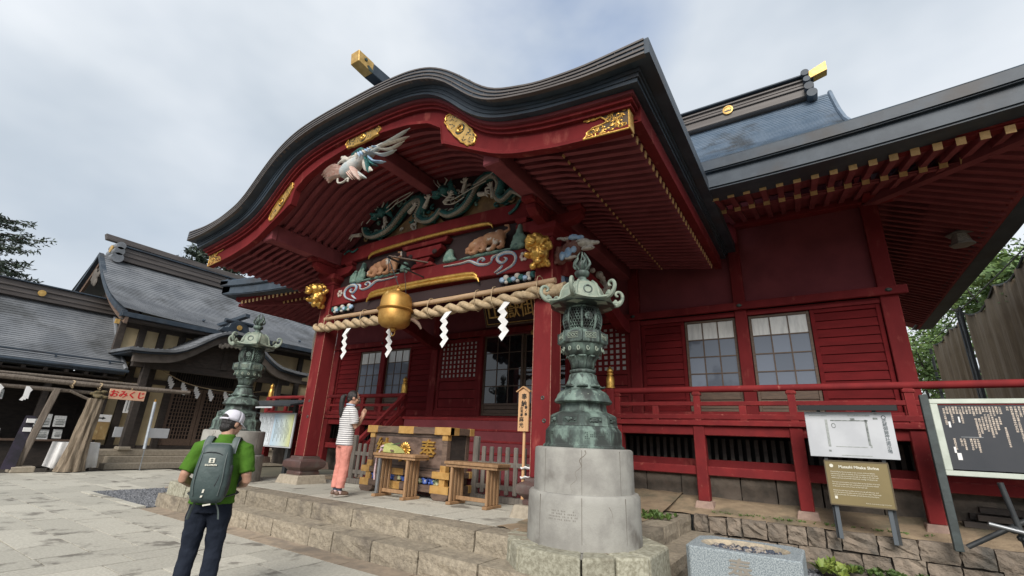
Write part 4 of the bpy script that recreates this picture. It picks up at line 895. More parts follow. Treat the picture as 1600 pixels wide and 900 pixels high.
# carved beasts, rocks and the strut between the two beams
def beast(u, z, s, k=1.0):
    P = lambda a, b, d=0: (XC+u+s*a*k, 5.98-d, z+b*k)
    mb = MB(); mb.ell(P(.12, .25), (.25*k, .12, .13*k)).ell(P(.30, .26), (.15*k, .11, .14*k)).ell(P(-.12, .22), (.15*k, .11, .12*k)).ell(P(-.27, .15, .04), (.12*k, .09, .10*k)).ell(P(-.39, .09, .05), (.075*k, .06, .055*k))
    mb.ell(P(-.42, .035, .05), (.05*k, .045, .03*k)).ell(P(-.24, .25, .05), (.05*k, .03, .05*k))
    for a, b, c, d in ((-.16, .12, -.26, .0), (-.06, .12, -.02, .01), (.24, .15, .16, .0), (.36, .2, .40, .0)):
        mb.tube([P(a, b, .03), P(lerp(a, c, .5)+.03, lerp(b, d, .5), .04), P(c, d, .04)], [.075*k, .055*k, .05*k], 8).ell(P(c-.04, d, .06), (.07*k, .05, .035*k))
    mb.tube([P(.42, .32), P(.52, .36), P(.50, .45), P(.40, .47)], [.04*k, .03*k, .028*k, .02*k], 8)
    mb.build('carved_beast', TAN, hall, (XC+u, 5.98, z), remesh=.014)
beast(-1.06, 4.56, 1, .93); beast(1.58, 4.57, 1, .92)
def rocks(pts):
    for u, z, w_, h in pts:
        mb = MB()
        for k in range(6):
            t = k/5; mb.ell((XC+u+rnd.uniform(-.03, .03), 6.02-.03*(1-t), z+t*h), (w_*(1.05-.75*t), .07, h*.22))
        for k in range(7): mb.ell((XC+u+rnd.uniform(-.7, .7)*w_, 5.97, z+rnd.uniform(0, .6)*h), (.03, .03, rnd.uniform(.05, .1)))
        mb.build('carved_rock', SAGE, hall, (XC+u, 6, z), remesh=.016)
rocks([(-2.0, 4.55, .11, .22), (-1.77, 4.56, .12, .34), (-.45, 4.56, .13, .16), (.72, 4.56, .17, .2), (2.26, 4.56, .15, .34)])
for u in (-1.2, 1.55): MB().ell((XC+u, 6.0, 4.53), (.62, .06, .035)).build('carved_ledge', SAGE, hall, (XC+u, 6, 4.53), smooth=True)
for pts in ([(-.30, 4.54), (.30, 4.54), (.22, 4.62), (-.22, 4.62)], [(-.14, 4.62), (.14, 4.62), (.2, 4.72), (-.2, 4.72)], [(-.46, 4.86), (-.3, 4.75), (.3, 4.75), (.46, 4.86), (.46, 4.94), (-.46, 4.94)], [(-.56, 4.98), (.56, 4.98), (.62, 5.07), (-.62, 5.07)]):
    MB().prism([(XC+.05+a, b) for a, b in pts], 5.95, 6.12).build('central_strut', RED, hall, (XC, 6, 4.7), bevel=.01)
for s in (-1, 1): MB().ell((XC+.05+s*.32, 5.94, 4.80), (.06, .03, .05)).build('carved_scroll', BLKH, hall, (XC+s*.3, 5.94, 4.8), smooth=True)

# gable panel and the two dragons
gl = [(-2.62, 5.42)]+[(u, interp(cef, u)+.06) for u in [-2.6+5.2*i/40 for i in range(41)]]+[(2.62, 5.42)]
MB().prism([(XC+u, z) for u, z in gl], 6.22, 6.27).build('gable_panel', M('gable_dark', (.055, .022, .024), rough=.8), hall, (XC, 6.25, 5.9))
def cat(pts, n=5):
    m_ = len(pts); P = []
    for j in range((m_-1)*n+1):
        a = min(j//n, m_-2); t = j/n-a; p0, p1, p2, p3 = (Vector(pts[max(0, min(m_-1, a+q))]) for q in (-1, 0, 1, 2))
        P.append(.5*((2*p1)+(-p0+p2)*t+(2*p0-5*p1+4*p2-p3)*t*t+(-p0+3*p1-3*p2+p3)*t**3))
    return P
DZ = .03
def dragon(body, r, head, mane, claws, whisk):
    P = cat([(XC+u, 6.06+.03*sin(i*1.3), z+DZ) for i, (u, z) in enumerate(body)], 6); n = len(P)
    rr = [r*(.55+.6*sin(PI*min(1, .15+.8*i/n))) for i in range(n)]
    b = MB().tube(P, rr, 10).build('carved_dragon', TEAL, hall, (XC, 6.06, 5.9), smooth=True, ang=179)
    # banded belly: overlapping white scutes along one side
    o = None
    for i in range(0, n-1):
        p = P[i]; t = (P[min(i+1, n-1)]-P[max(i-1, 0)]).normalized(); side = Vector((t.z, 0, -t.x))
        c = p+side*rr[i]*.55+Vector((0, -rr[i]*.55, 0))
        MB().ell((0, 0, 0), (rr[i]*.62, rr[i]*.5, .030), 8, 5).xf(Matrix.Translation(c) @ t.to_track_quat('Z', 'Y').to_matrix().to_4x4()).build('belly_scute', BELLY, b, c, smooth=True)
    for i in range(2, n-2, 3):
        p = P[i]; t = (P[i+1]-P[i-1]).normalized(); side = Vector((-t.z, 0, t.x)); q = p+side*rr[i]*.9
        MB().tube([q, q+side*.04+t*.03, q+side*.06+t*.06], [.018, .012, .003], 5).build('back_spine', SAGE, b, q)
    hx, hz = head; mb = MB()
    mb.ell((XC+hx, 5.98, hz+DZ), (.14, .11, .12)).ell((XC+hx-.10, 5.92, hz-.07+DZ), (.12, .09, .06)).ell((XC+hx-.12, 5.92, hz-.14+DZ), (.10, .08, .03)).ell((XC+hx-.03, 5.9, hz+.05+DZ), (.04, .03, .03)).ell((XC+hx-.17, 5.86, hz-.04+DZ), (.035, .03, .03))
    for k in range(10): mb.tube([(XC+hx+.05, 6.0, hz+.05+DZ), (XC+hx+.14+.03*k, 6.0, hz+.19-.045*k+DZ), (XC+hx+.2+.02*k, 5.98, hz+.24-.06*k+DZ)], [.03, .022, .008], 6)
    mb.build('dragon_head', TEAL, b, (XC+hx, 5.98, hz), remesh=.013)
    w_ = MB()
    for s in (-1, 1): w_.tube([(XC+hx+s*.05, 5.95, hz+.1+DZ), (XC+hx+s*.12, 5.93, hz+.19+DZ), (XC+hx+s*.10-.05, 5.93, hz+.27+DZ)], [.018, .014, .006], 6)
    for pts in whisk+mane: w_.tube(cat([(XC+u, 5.94, z+DZ) for u, z in pts]), .010, 6)
    for k in range(5): w_.tube([(XC+hx-.05-.025*k, 5.88, hz-.10+DZ), (XC+hx-.055-.025*k, 5.86, hz-.135+DZ)], [.009, .002], 5)
    w_.ell((XC+hx-.03, 5.88, hz+.045+DZ), .016)
    w_.build('horn_and_whiskers', CARW, b, (XC+hx, 5.95, hz), smooth=True)
    for u, z, a in claws:
        c_ = MB()
        c_.tube([(XC+u+.2*cos(a+PI), 6.0, z+.2*sin(a+PI)+DZ), (XC+u, 5.96, z+DZ)], [.05, .035], 7)
        for k in (-1, 0, 1, 2.6): c_.tube([(XC+u, 5.96, z+DZ), (XC+u+.08*cos(a+k*.6), 5.92, z+.08*sin(a+k*.6)+DZ), (XC+u+.13*cos(a+k*.5), 5.93, z+.13*sin(a+k*.5)+DZ-.02)], [.024, .018, .004], 6)
        c_.build('dragon_claw', CARW, b, (XC+u, 5.96, z), smooth=True)
dragon([(-1.98, 5.84), (-1.9, 5.68), (-1.66, 5.58), (-1.3, 5.57), (-1.05, 5.66), (-.9, 5.85), (-.72, 6.06), (-.45, 6.15), (-.22, 6.10), (-.17, 5.92), (-.3, 5.76), (-.2, 5.63), (.04, 5.56), (.22, 5.60), (.32, 5.74)], .085, (-1.42, 6.06),
       [[(-1.5, 6.1), (-1.7, 6.22), (-1.9, 6.12), (-2.04, 5.92)], [(-1.45, 5.98), (-1.7, 6.1), (-1.92, 5.98), (-1.98, 5.86)], [(-1.42, 5.9), (-1.62, 5.98), (-1.8, 5.86)]], [(-2.22, 5.66, PI), (-.35, 5.93, .4), (-1.2, 5.72, -1.2), (.02, 6.0, .9)], [[(-1.2, 6.1), (-1.0, 6.2), (-.75, 6.26), (-.5, 6.3)], [(-1.2, 6.0), (-1.0, 6.08), (-.85, 6.2)], [(-.95, 6.12), (-.6, 6.2), (-.42, 6.28)]])
dragon([(.32, 5.68), (.5, 5.58), (.72, 5.57), (.94, 5.62), (1.08, 5.76), (1.15, 5.95), (1.26, 6.12), (1.48, 6.17), (1.70, 6.07), (1.80, 5.86), (1.72, 5.68), (1.80, 5.58), (1.94, 5.62), (2.06, 5.66), (2.2, 5.58), (2.28, 5.5)], .085, (.40, 6.10),
       [[(.4, 6.0), (.55, 5.9), (.75, 5.84)], [(.3, 6.2), (.2, 6.3), (.14, 6.4)]], [(.98, 6.10, 1.2), (1.62, 5.82, 1.7), (.62, 5.92, .5), (1.5, 5.72, -.3)], [[(.53, 5.83), (.72, 5.80), (.97, 5.86), (1.2, 5.92), (1.5, 5.98)], [(.5, 5.75), (.75, 5.7), (1.0, 5.78)], [(1.2, 5.98), (1.45, 6.04), (1.75, 6.16)]])
MB().tube(cat([(XC+u, 6.0, z) for u, z in [(2.02, 5.22), (2.16, 5.30), (2.24, 5.42), (2.35, 5.46)]]), .028, 6).build('cloud_tail', TEAL, hall, (XC+2.2, 6, 5.3), smooth=True)
MB().tube(cat([(XC+u, 6.0, z) for u, z in [(-2.5, 5.30), (-2.35, 5.36), (-2.2, 5.30), (-2.05, 5.36)]]), .022, 6).build('cloud_tail', TEAL, hall, (XC-2.3, 6, 5.3), smooth=True)
MB().prism([(XC+.7, 5.46), (XC+1.2, 5.86), (XC+1.65, 5.9), (XC+2.35, 5.52), (XC+2.4, 5.46)], 6.16, 6.2).build('ochre_ground', M('ochre_ground', (.26, .16, .07), (.17, .10, .05), .8, scale=5, bump=.4), hall, (XC+1.5, 6.18, 5.6))
MB().prism([(XC-1.5, 5.46), (XC-1.0, 5.7), (XC-.4, 6.05), (XC+.1, 5.8), (XC+.4, 5.46)], 6.16, 6.2).build('ochre_ground', bpy.data.materials['ochre_ground'], hall, (XC-.5, 6.18, 5.6))

# ------------------------------------------------------------------ gilt plates on the bargeboard
def crest(u, rot, k=1.0, par=barge):
    z = (interp(BB, abs(u))+interp(sL2, u)-.04)/2+(.02 if abs(u) > 1 else .0)
    z = 6.425 if u == 0 else z
    m_ = Matrix.Translation((XC+u, 4.245, z)) @ Matrix.Rotation(rot, 4, 'Y')
    out = []
    for i in range(48):
        a = 2*PI*i/48; x = .44*cos(a); zz = .125*(1 if sin(a) >= 0 else -1)*abs(sin(a))**.45
        sc_ = 1+.055*cos(i*PI/2)*(1 if abs(x) > .2 else .5)
        out.append((x*sc_*k, zz*sc_*k))
    o = MB().prism(out, -.012, .012).xf(m_).build('gilt_crest', GOLDP, par, (XC+u, 4.245, z))
    mb = MB()
    mb.tube([(x*.97, -.02, zz*.95) for x, zz in out+out[:1]], .011*k, 6)
    mb.xf(m_).build('crest_rim', GOLD, o, (XC+u, 4.23, z), smooth=True)
    mb = MB()     # dark openings of the vine pattern
    for i in range(46):
        sx = rnd.choice((-1, 1)); x = sx*rnd.uniform(.13, .40)*k; zz = rnd.uniform(-.095, .095)*k; a = rnd.uniform(0, PI); l_ = rnd.uniform(.014, .03)*k; q = .006*k
        d = Vector((cos(a), 0, sin(a))); nn = Vector((-sin(a), 0, cos(a)))
        c = Vector((x, -.0145, zz)); mb.add([c-d*l_, c+nn*q*1.6, c+d*l_, c-nn*q], [(0, 1, 2, 3)])
    mb.xf(m_).build('vine_opening', BRZD, o, (XC+u, 4.23, z), recalc=False)
    mb = MB()     # three swirling commas in a ring
    for t in range(3):
        a0 = t*2*PI/3; pts = []
        for i in range(9): q = i/8; aa = a0+q*2.3; r = (.028+.045*q)*k; pts.append((r*cos(aa), -.018, r*sin(aa)))
        mb.tube(pts, [(.030*(1-i/9)+.004)*k for i in range(9)], 7)
    mb.xf(m_).build('swirl_emblem', GOLD, o, (XC+u, 4.22, z), smooth=True)
    MB().lathe([(.088*k, -.002), (.088*k, .004), (.0, .004)], (0, 0, 0), 24).xf(m_ @ Matrix.Translation((0, -.0135, 0)) @ Matrix.Rotation(PI/2, 4, 'X')).build('emblem_ground', BRZD, o, (XC+u, 4.23, z))
crest(0, 0, 1.02); crest(2.28, rad(50), 1.0); crest(-2.28, rad(-50), 1.0)
PLATEB = M('plate_ground', (.06, .035, .02), (.10, .06, .03), .6, scale=20)
def corner_plate(s):
    x1 = XC+s*4.80; P = lambda d, z: (x1-s*d, z); zt = 5.13
    o = None
    outl = [(0, 4.79), (0, 5.135), (.2, 5.128), (.52, 5.135), (.55, 5.09), (.42, 5.06), (.34, 5.07), (.29, 5.02), (.26, 4.97), (.33, 4.955), (.44, 4.95), (.50, 4.905), (.56, 4.835), (.3, 4.815)]
    o = MB().prism([P(a, b) for a, b in outl], 4.238, 4.25).build('corner_plate', PLATEB, barge, (x1, 4.245, 4.95))
    mb = MB().tube([(P(a, b)[0], 4.236, P(a, b)[1]) for a, b in outl+outl[:1]], .012, 6)
    for k in range(30):      # gilt vines
        a, z = rnd.uniform(.05, .5), rnd.uniform(4.83, 5.1)
        if .25 < a and 4.92 < z < 5.06: continue
        sp = rnd.choice((-1, 1)); a0 = rnd.uniform(0, 6.3)
        mb.tube([(x1-s*(a+(.012+.03*i/8)*cos(a0+sp*i*.7)), 4.234, z+(.012+.03*i/8)*sin(a0+sp*i*.7)) for i in range(9)], [.009-.0006*i for i in range(9)], 5)
    for k in range(75):
        a, z = rnd.uniform(.03, .5), rnd.uniform(4.82, 5.11)
        if .27 < a and 4.93 < z < 5.06: continue
        mb.ell((x1-s*a, 4.234, z), (.022, .006, .012), 6, 4)
    mb.build('gilt_vine', GOLD, o, (x1, 4.235, 4.95), smooth=True)
    bx('side_plate', GOLDP, o, *sorted((x1, x1+s*.012)), 4.24, 4.37, 4.785, 5.14, .003)
corner_plate(1); corner_plate(-1)

# ------------------------------------------------------------------ phoenix hanging under the crest of the bargeboard
ph = MB()
ph.tube(cat([(XC+u, 4.2, z) for u, z in [(-.36, 5.72), (-.16, 5.80), (.1, 5.90), (.4, 5.98), (.66, 6.03)]]), [.05, .09, .12, .13, .14, .14, .13, .13, .12, .11, .11, .10, .10, .09, .08, .07, .06, .05, .045, .04, .03], 10)
ph = ph.build('carved_phoenix', BEAKP, hall, (XC, 4.2, 5.85), smooth=True, ang=179)
def feather(p0, p1, p2, w_, mat, par=ph):
    P = cat([p0, p1, p2], 5); n = len(P)
    MB().tube(P, [w_*(.5+.9*sin(PI*(i+.6)/n))*(1 if i < n-2 else .5) for i in range(n)], 8, flat=.4).build('feather', mat, par, p0, smooth=True)
V3 = lambda u, z, y=4.17: (XC+u, y, z)
for k in range(9): t = k/8; feather(V3(-.30+.1*t, 5.86-.16*t), V3(-.62, 5.99-.25*t), V3(-.95+.26*t, 5.90-.24*t+(.05 if k % 2 else 0)), .04, PINK)
for k in range(7): t = k/6; feather(V3(-.26+.1*k*.5, 5.82-.05*k*.4), V3(-.16+.07*k, 5.70-.03*k), V3(.0+.06*k, 5.52-.012*k), .04, PINK if k < 5 else BEAKP)
feather(V3(.0, 5.74, 4.13), V3(.12, 5.60, 4.12), V3(.25, 5.42, 4.12), .075, PINK)
for (a, b, c, w_, m_) in (((.55, 6.0), (.9, 6.02), (1.27, 6.09), .03, BEAKP), ((.6, 5.98), (.95, 5.95), (1.28, 5.93), .03, CARW), ((.55, 5.95), (.86, 5.84), (1.18, 5.88), .03, CARW), ((.4, 5.95), (.7, 5.78), (1.02, 5.77), .035, BEAKP), ((.3, 5.92), (.5, 5.72), (.8, 5.62), .04, SKYB), ((.25, 5.9), (.36, 5.70), (.40, 5.54), .055, TEAL), ((.2, 5.88), (.3, 5.68), (.5, 5.55), .04, CARW), ((.3, 5.93), (.45, 5.7), (.62, 5.6), .04, TEAL)):
    feather(V3(*a), V3(*b), V3(*c), w_, m_)
mb = MB().ell(V3(-.26, 5.98, 4.14), (.09, .06, .06)).tube([V3(-.2, 5.95, 4.15), V3(-.08, 5.98), V3(.02, 5.93)], [.05, .06, .08], 8).tube([V3(-.33, 5.97, 4.12), V3(-.40, 5.94, 4.11), V3(-.42, 5.90, 4.11)], [.03, .02, .005], 6).ell(V3(-.30, 6.05, 4.14), (.05, .03, .03)).ell(V3(-.36, 6.06, 4.14), (.035, .03, .035))
mb.build('phoenix_head', CARW, ph, V3(-.26, 5.98), remesh=.012)
MB().tube(cat([V3(-.06, 6.0, 4.13), V3(.05, 6.04, 4.13), V3(.16, 6.05, 4.13), V3(.22, 6.0, 4.13)]), .035, 7).build('crest_plume', TEAL, ph, V3(0, 6), smooth=True)
MB().tube(cat([V3(-.35, 5.62, 4.12), V3(-.32, 5.53, 4.12), V3(-.18, 5.50, 4.12), V3(-.06, 5.54, 4.12), V3(-.05, 5.47, 4.12)]), .018, 6).build('claw', CARW, ph, V3(-.2, 5.5), smooth=True)
for k in range(8): feather(V3(.08+.06*k, 5.98, 4.10), V3(.12+.06*k, 5.94, 4.08), V3(.13+.07*k, 5.86+.01*k, 4.09), .022, SKYB if k % 3 else CARW)

# swirling clouds and manes packed between the dragons
for k in range(64):
    u = rnd.uniform(-2.1, 2.1); zt = interp(cef, u)-.12
    z = rnd.uniform(5.52, max(5.56, min(zt, 6.35)))
    if abs(u) > 1.7 and z > 5.8: continue
    a0 = rnd.uniform(0, 6.3); sp = rnd.choice((-1, 1)); R0 = rnd.uniform(.05, .12)
    P = [(XC+u+R0*(1-i/11)*cos(a0+sp*i*.55), 6.12, z+R0*(1-i/11)*sin(a0+sp*i*.55)*.8) for i in range(10)]
    MB().tube(P, [.026-.0015*i for i in range(10)], 6).build('cloud_swirl', (TEAL, CARW, bpy.data.materials['ochre_ground'], TEAL, SAGE)[k % 5], hall, (XC+u, 6.12, z), smooth=True)

# ------------------------------------------------------------------ bronze lanterns on stone pedestals
def octa(mb, prof, n=8): return mb.lathe(prof, (0, 0, 0), n, PI/8)
def bronze_lantern(loc, label):
    t = thing('bronze_lantern', label, 'lantern', loc, 0, 'bronze lanterns flanking the porch', local=True)
    # octagonal base of dressed granite blocks
    for k in range(8):
        a0, a1 = PI/8+k*PI/4, PI/8+(k+1)*PI/4
        for j in range(2 if k % 2 == 0 else 1):
            m_ = 2 if k % 2 == 0 else 1; f = lambda q: lerp(a0, a1, q)
            pa = Vector((cos(a0), sin(a0), 0)).lerp(Vector((cos(a1), sin(a1), 0)), j/m_); pb = Vector((cos(a0), sin(a0), 0)).lerp(Vector((cos(a1), sin(a1), 0)), (j+1)/m_)
            d = (pb-pa).normalized()*.008; ro, ri = .90, .55
            q = [pa*ro+d, pb*ro-d, pb*ri-d, pa*ri+d]; tz = [.0, .0, 0, 0]
            o = MB().hexa([(p.x, p.y, -.44) for p in q]+[(p.x*(.985 if i < 2 else 1), p.y*(.985 if i < 2 else 1), .0) for i, p in enumerate(q)]).build('base_stone', GRANB, t, tuple((pa+pb)*.35), bevel=.022, seg=2)
    octa(MB(), [(.56, -.40), (.56, -.015), (.80, -.018), (.80, -.03)]).build('base_fill', GRAN, t)
    lo = MB().lathe([(.618, -.01), (.618, .0), (.612, .40), (.608, .462), (.592, .488), (.56, .493)], (0, 0, 0), 64).build('lower_pedestal', GRAN, t, smooth=True, ang=40)
    up_ = MB().lathe([(.556, .48), (.552, .90), (.545, .930), (.52, .94)], (0, 0, 0), 64).build('upper_pedestal', GRAN, t, smooth=True, ang=40)
    jm = bpy.data.materials.get('stone_joint') or M('stone_joint', (.15, .135, .115), rough=.95)
    for par_, R_, z0, z1 in ((lo, .615, .0, .47), (up_, .5535, .49, .92)):
        for k in range(8):
            a = rad(-67.5)+k*PI/4; MB().bar((R_*cos(a), R_*sin(a), z0), (R_*cos(a)*.995, R_*sin(a)*.995, z1), .005, .005).build('joint', jm, par_)
    cr_ = bpy.data.materials.get('stone_crack') or M('stone_crack', (.22, .195, .165), (.16, .14, .115), .9, scale=30)
    pts = cat([(-64, .92), (-66, .86), (-65, .80), (-69, .74), (-73, .66), (-76, .58), (-80, .50)], 4)if False else [(-64+q*-1.0+2.2*sin(q*1.3), .92-.026*q) for q in range(17)]
    MB().tube([(.553*cos(rad(a_)), .553*sin(rad(a_)), z_) for a_, z_ in pts], [.0022+.0045*rnd.random()*(1 if q < 7 else .25) for q in range(17)], 5).build('crack', cr_, up_)
    MB().tube([(.611*cos(rad(-42+1.2*q+sin(q))), .611*sin(rad(-42+1.2*q+sin(q))), .40-.03*q) for q in range(13)], .0028, 5).build('crack', cr_, lo)
    eng = bpy.data.materials.get('engraving') or M('engraving', (.20, .185, .165), rough=.95)
    for zz, n_ in ((.33, 18), (.11, 16)):
        mb = MB()
        for k in range(n_):
            for r in range(4):
                if rnd.random() < .3: continue
                a = rad(-100+k*1.65); z = zz-r*.026; R_ = .6145; d = Vector((cos(a), sin(a), 0)); e = Vector((-sin(a), cos(a), 0)); c = d*R_
                mb.add([c-e*.0045+Vector((0, 0, z)), c+e*.0045+Vector((0, 0, z)), c+e*.0045+Vector((0, 0, z+.014)), c-e*.0045+Vector((0, 0, z+.014))], [(0, 1, 2, 3)])
        mb.build('engraved_text', eng, lo, recalc=False)
    # bronze body; z measured from the top of the paving
    Z = lambda pr: [(r, z-.43) for r, z in pr]
    octa(MB(), Z([(.40, 1.36), (.465, 1.365), (.465, 1.39), (.44, 1.405), (.435, 1.55), (.425, 1.565), (.405, 1.59), (.40, 1.60)])).build('plinth', BRZ, t, bevel=.006)
    panel = octa(MB(), Z([(.40, 1.60), (.39, 1.62), (.385, 1.715), (.36, 1.735), (.29, 1.765), (.28, 1.77), (.27, 1.82), (.27, 1.86)])).build('panel_tier', BRZ, t, bevel=.005)
    for k in range(8):
        a = PI/4*k+PI/8+PI/8; ap = .385*cos(PI/8)
        m_ = Matrix.Rotation(a+PI/2, 4, 'Z')
        MB().box(-.085, .085, -ap-.004, -ap+.01, 1.635-.43, 1.70-.43).xf(m_).build('relief_panel', BRZD, panel)
        mb = MB()
        for j in range(12): mb.ell((rnd.uniform(-.065, .065), -ap-.006, 1.668-.43+rnd.uniform(-.02, .02)), (rnd.uniform(.012, .026), .012, rnd.uniform(.008, .015)), 7, 5)
        mb.xf(m_).build('relief_carving', BRZL if False else BRZ, panel, remesh=.006)
        ap2 = .436*cos(PI/8); mb = MB()
        for c_ in range(13):
            for r in range(7):
                if rnd.random() < .25 or (k % 2): continue
                x = -.135+c_*.021; z = 1.535-.43-r*.019; mb.box(x, x+.013, -ap2-.002, -ap2+.004, z-.013, z)
        if mb.v: mb.xf(m_).build('cast_text', BRZD, t)
    dome = MB().lathe(Z([(.27, 1.855), (.325, 1.862), (.338, 1.875), (.335, 1.895), (.315, 1.92), (.30, 1.96), (.27, 1.995), (.23, 2.01), (.21, 2.03)]), (0, 0, 0), 32).build('lotus_dome', BRZ, t, smooth=True, ang=50)
    mb = MB()
    for k in range(26):
        a = 2*PI*k/26; R_ = .298
        P = [((R_+.018*sin(q*2.2))*cos(a+.10*sin(q*3)), (R_+.018*sin(q*2.2))*sin(a+.10*sin(q*3)), 1.925-.43+.065*q/3) for q in range(4)]
        mb.tube([(p[0]*(1-.05*i), p[1]*(1-.05*i), p[2]) for i, p in enumerate(P)], [.008, .012, .012, .006], 5)
    mb.build('wave_relief', BRZL, dome, smooth=True)
    pet = MB(); N_ = 8
    def petals(name, prof, n, curl):
        mb = MB()
        for k in range(n):
            a = 2*PI*k/n+PI/8; rows = []
            for r, z, w_ in prof: rows.append([((r-.25*abs(q)*r*w_)*cos(a+q*w_), (r-.25*abs(q)*r*w_)*sin(a+q*w_), z-.43) for q in (-1, -.6, 0, .6, 1)])
            mb.grid(rows)
        o = mb.build(name, BRZ, t, smooth=True, ang=80)
        q = o.modifiers.new('thick', 'SOLIDIFY'); q.thickness = .012
        return o
    MB().lathe(Z([(.22, 2.02), (.21, 2.05), (.19, 2.10), (.165, 2.16), (.15, 2.20), (.135, 2.215), (.142, 2.235), (.135, 2.255), (.12, 2.265), (.13, 2.33), (.15, 2.40), (.17, 2.43)]), (0, 0, 0), 32).build('stem', BRZ, t, smooth=True, ang=50)
    petals('lower_petals', [(.16, 2.20, .38), (.172, 2.14, .40), (.20, 2.08, .40), (.245, 2.05, .30), (.262, 2.065, .10)], 8, 1)
    petals('upper_petals', [(.128, 2.27, .38), (.135, 2.33, .40), (.16, 2.39, .40), (.20, 2.42, .28), (.205, 2.40, .10)], 8, 1)
    MB().tube([(.138*cos(2*PI*k/24), .138*sin(2*PI*k/24), 2.235-.43) for k in range(25)], .022, 8).build('stem_ring', BRZ, t, smooth=True)
    bowl = MB().lathe(Z([(.15, 2.415), (.20, 2.43), (.235, 2.48), (.25, 2.53), (.262, 2.55)]), (0, 0, 0), 32).build('bowl', BRZ, t, smooth=True)
    mb = MB()
    for k in range(14):
        a = 2*PI*k/14; mb.tube([((.245+.012*q/6)*cos(a+(.04+.03*q/6)*cos(q*.9)), (.245+.012*q/6)*sin(a+(.04+.03*q/6)*cos(q*.9)), 2.495-.43+(.012+.004*q)*sin(q*.9)) for q in range(8)], .0075, 5)
    mb.build('scroll_relief', BRZL, bowl, smooth=True)
    ring = octa(MB(), Z([(.255, 2.545), (.295, 2.565), (.30, 2.60), (.297, 2.68), (.285, 2.705), (.25, 2.72), (.20, 2.725)])).build('balcony', BRZ, t, bevel=.006)
    for k in range(8):
        a = PI/4*k+PI/4; ap = .299*cos(PI/8); m_ = Matrix.Rotation(a+PI/2, 4, 'Z')
        mb = MB().tube([(x, -ap-.002, 2.64-.43+z) for x, z in ((-.065, .03), (.065, .03), (.065, -.03), (-.065, -.03), (-.065, .03))], .005, 5)
        for j in (-1, 0, 1): mb.tube([(j*.038+.016*cos(q*.9), -ap-.004, 2.64-.43+.016*sin(q*.9)) for q in range(7)], .005, 5)
        mb.xf(m_).build('flower_panel', BRZL, ring, smooth=True)
        for e in (-1, 1): MB().tube([(.297*cos(a+PI/8), .297*sin(a+PI/8), 2.575-.43), (.297*cos(a+PI/8), .297*sin(a+PI/8), 2.70-.43)], .013, 6).build('corner_rib', BRZ, ring, smooth=True)
    # fire box: ribs and pierced hexagon screens
    fz = [(2.725, .185), (2.77, .212), (2.83, .228), (2.88, .232), (2.94, .224), (3.0, .205), (3.03, .19)]
    box = MB().lathe(Z([(.16, 2.72), (.17, 2.85), (.16, 3.03)]), (0, 0, 0), 16).build('fire_box', BLACK, t, smooth=True)
    for k in range(8):
        a = PI/8+k*PI/4; MB().tube([(r*cos(a), r*sin(a), z-.43) for z, r in fz], .016, 7).build('fire_box_rib', BRZ, box, smooth=True)
    mb = MB()
    for k in range(8):
        for i in range(5):
            for j in range(8):
                ca = PI/8+k*PI/4+(i+.5+(.5 if j % 2 else 0)*.9-.2)*PI/4/5.0; cz = 2.755+j*.036
                if not (PI/8+k*PI/4+.07 < ca < PI/8+(k+1)*PI/4-.05): continue
                r = interp(fz, cz)*.975; w_ = .021
                pts = [(ca+w_*cos(PI/6+q*PI/3)/r*.95, cz+w_*sin(PI/6+q*PI/3)) for q in range(7)]
                mb.tube([(r*cos(a_), r*sin(a_), z_-.43) for a_, z_ in pts], .0062, 4, cap=False)
        ca = PI/8+k*PI/4+PI/8
        if k % 2: mb.add([(.236*cos(ca-.1)*.99+0, .236*sin(ca-.1)*.99, 2.88-.43)], [])
    mb.build('pierced_screen', BRZ, box)
    for k in (0, 2, 4, 6):
        ca = PI/8+k*PI/4+PI/8+.0; m_ = Matrix.Rotation(ca+PI/2, 4, 'Z')
        MB().lathe([(.0, 0), (.052, 0), (.05, .012), (0, .012)], (0, 0, 0), 18).xf(m_ @ Matrix.Translation((.0, -.214, 2.89-.43)) @ Matrix.Rotation(PI/2, 4, 'X')).build('screen_disc', BRZ, box)
    for z, r in ((2.735, .19), (3.02, .198)): MB().tube([(r*cos(2*PI*k/32), r*sin(2*PI*k/32), z-.43) for k in range(33)], .014, 6).build('fire_box_hoop', BRZ, box, smooth=True)
    # six-sided roof with upturned scrolls
    nR = 6; rows = []
    prof = [(.12, 3.03, 0), (.36, 3.045, .0), (.415, 3.075, .035), (.405, 3.095, .035), (.33, 3.11, .01), (.275, 3.13, .004), (.262, 3.17, .0), (.252, 3.24, 0), (.225, 3.30, 0), (.17, 3.35, 0), (.11, 3.375, 0)]
    mb = MB()
    for r, z, l_ in prof:
        row = []
        for k in range(49):
            a = 2*PI*k/48+PI/6+rad(10); c_ = abs(((k % 8)-4)/4)**2         # 1 at the corners
            rr = r*(lerp(cos(PI/6)/max(.5, cos(((k % 8)-4)/4*PI/6)), 1.0, 0.0 if z < 3.12 else .5)*1.0)
            rr = rr*1.08
            row.append((rr*cos(a), rr*sin(a), z-.43+l_*c_))
        rows.append(row)
    mb.grid(rows); rf = mb.build('roof', BRZL, t, smooth=True, ang=45)
    MB().lathe(Z([(.0, 3.028), (.15, 3.028), (.40, 3.05), (.38, 3.062), (.1, 3.05)]), (0, 0, 0), 24).build('roof_underside', BRZD, rf, smooth=True)
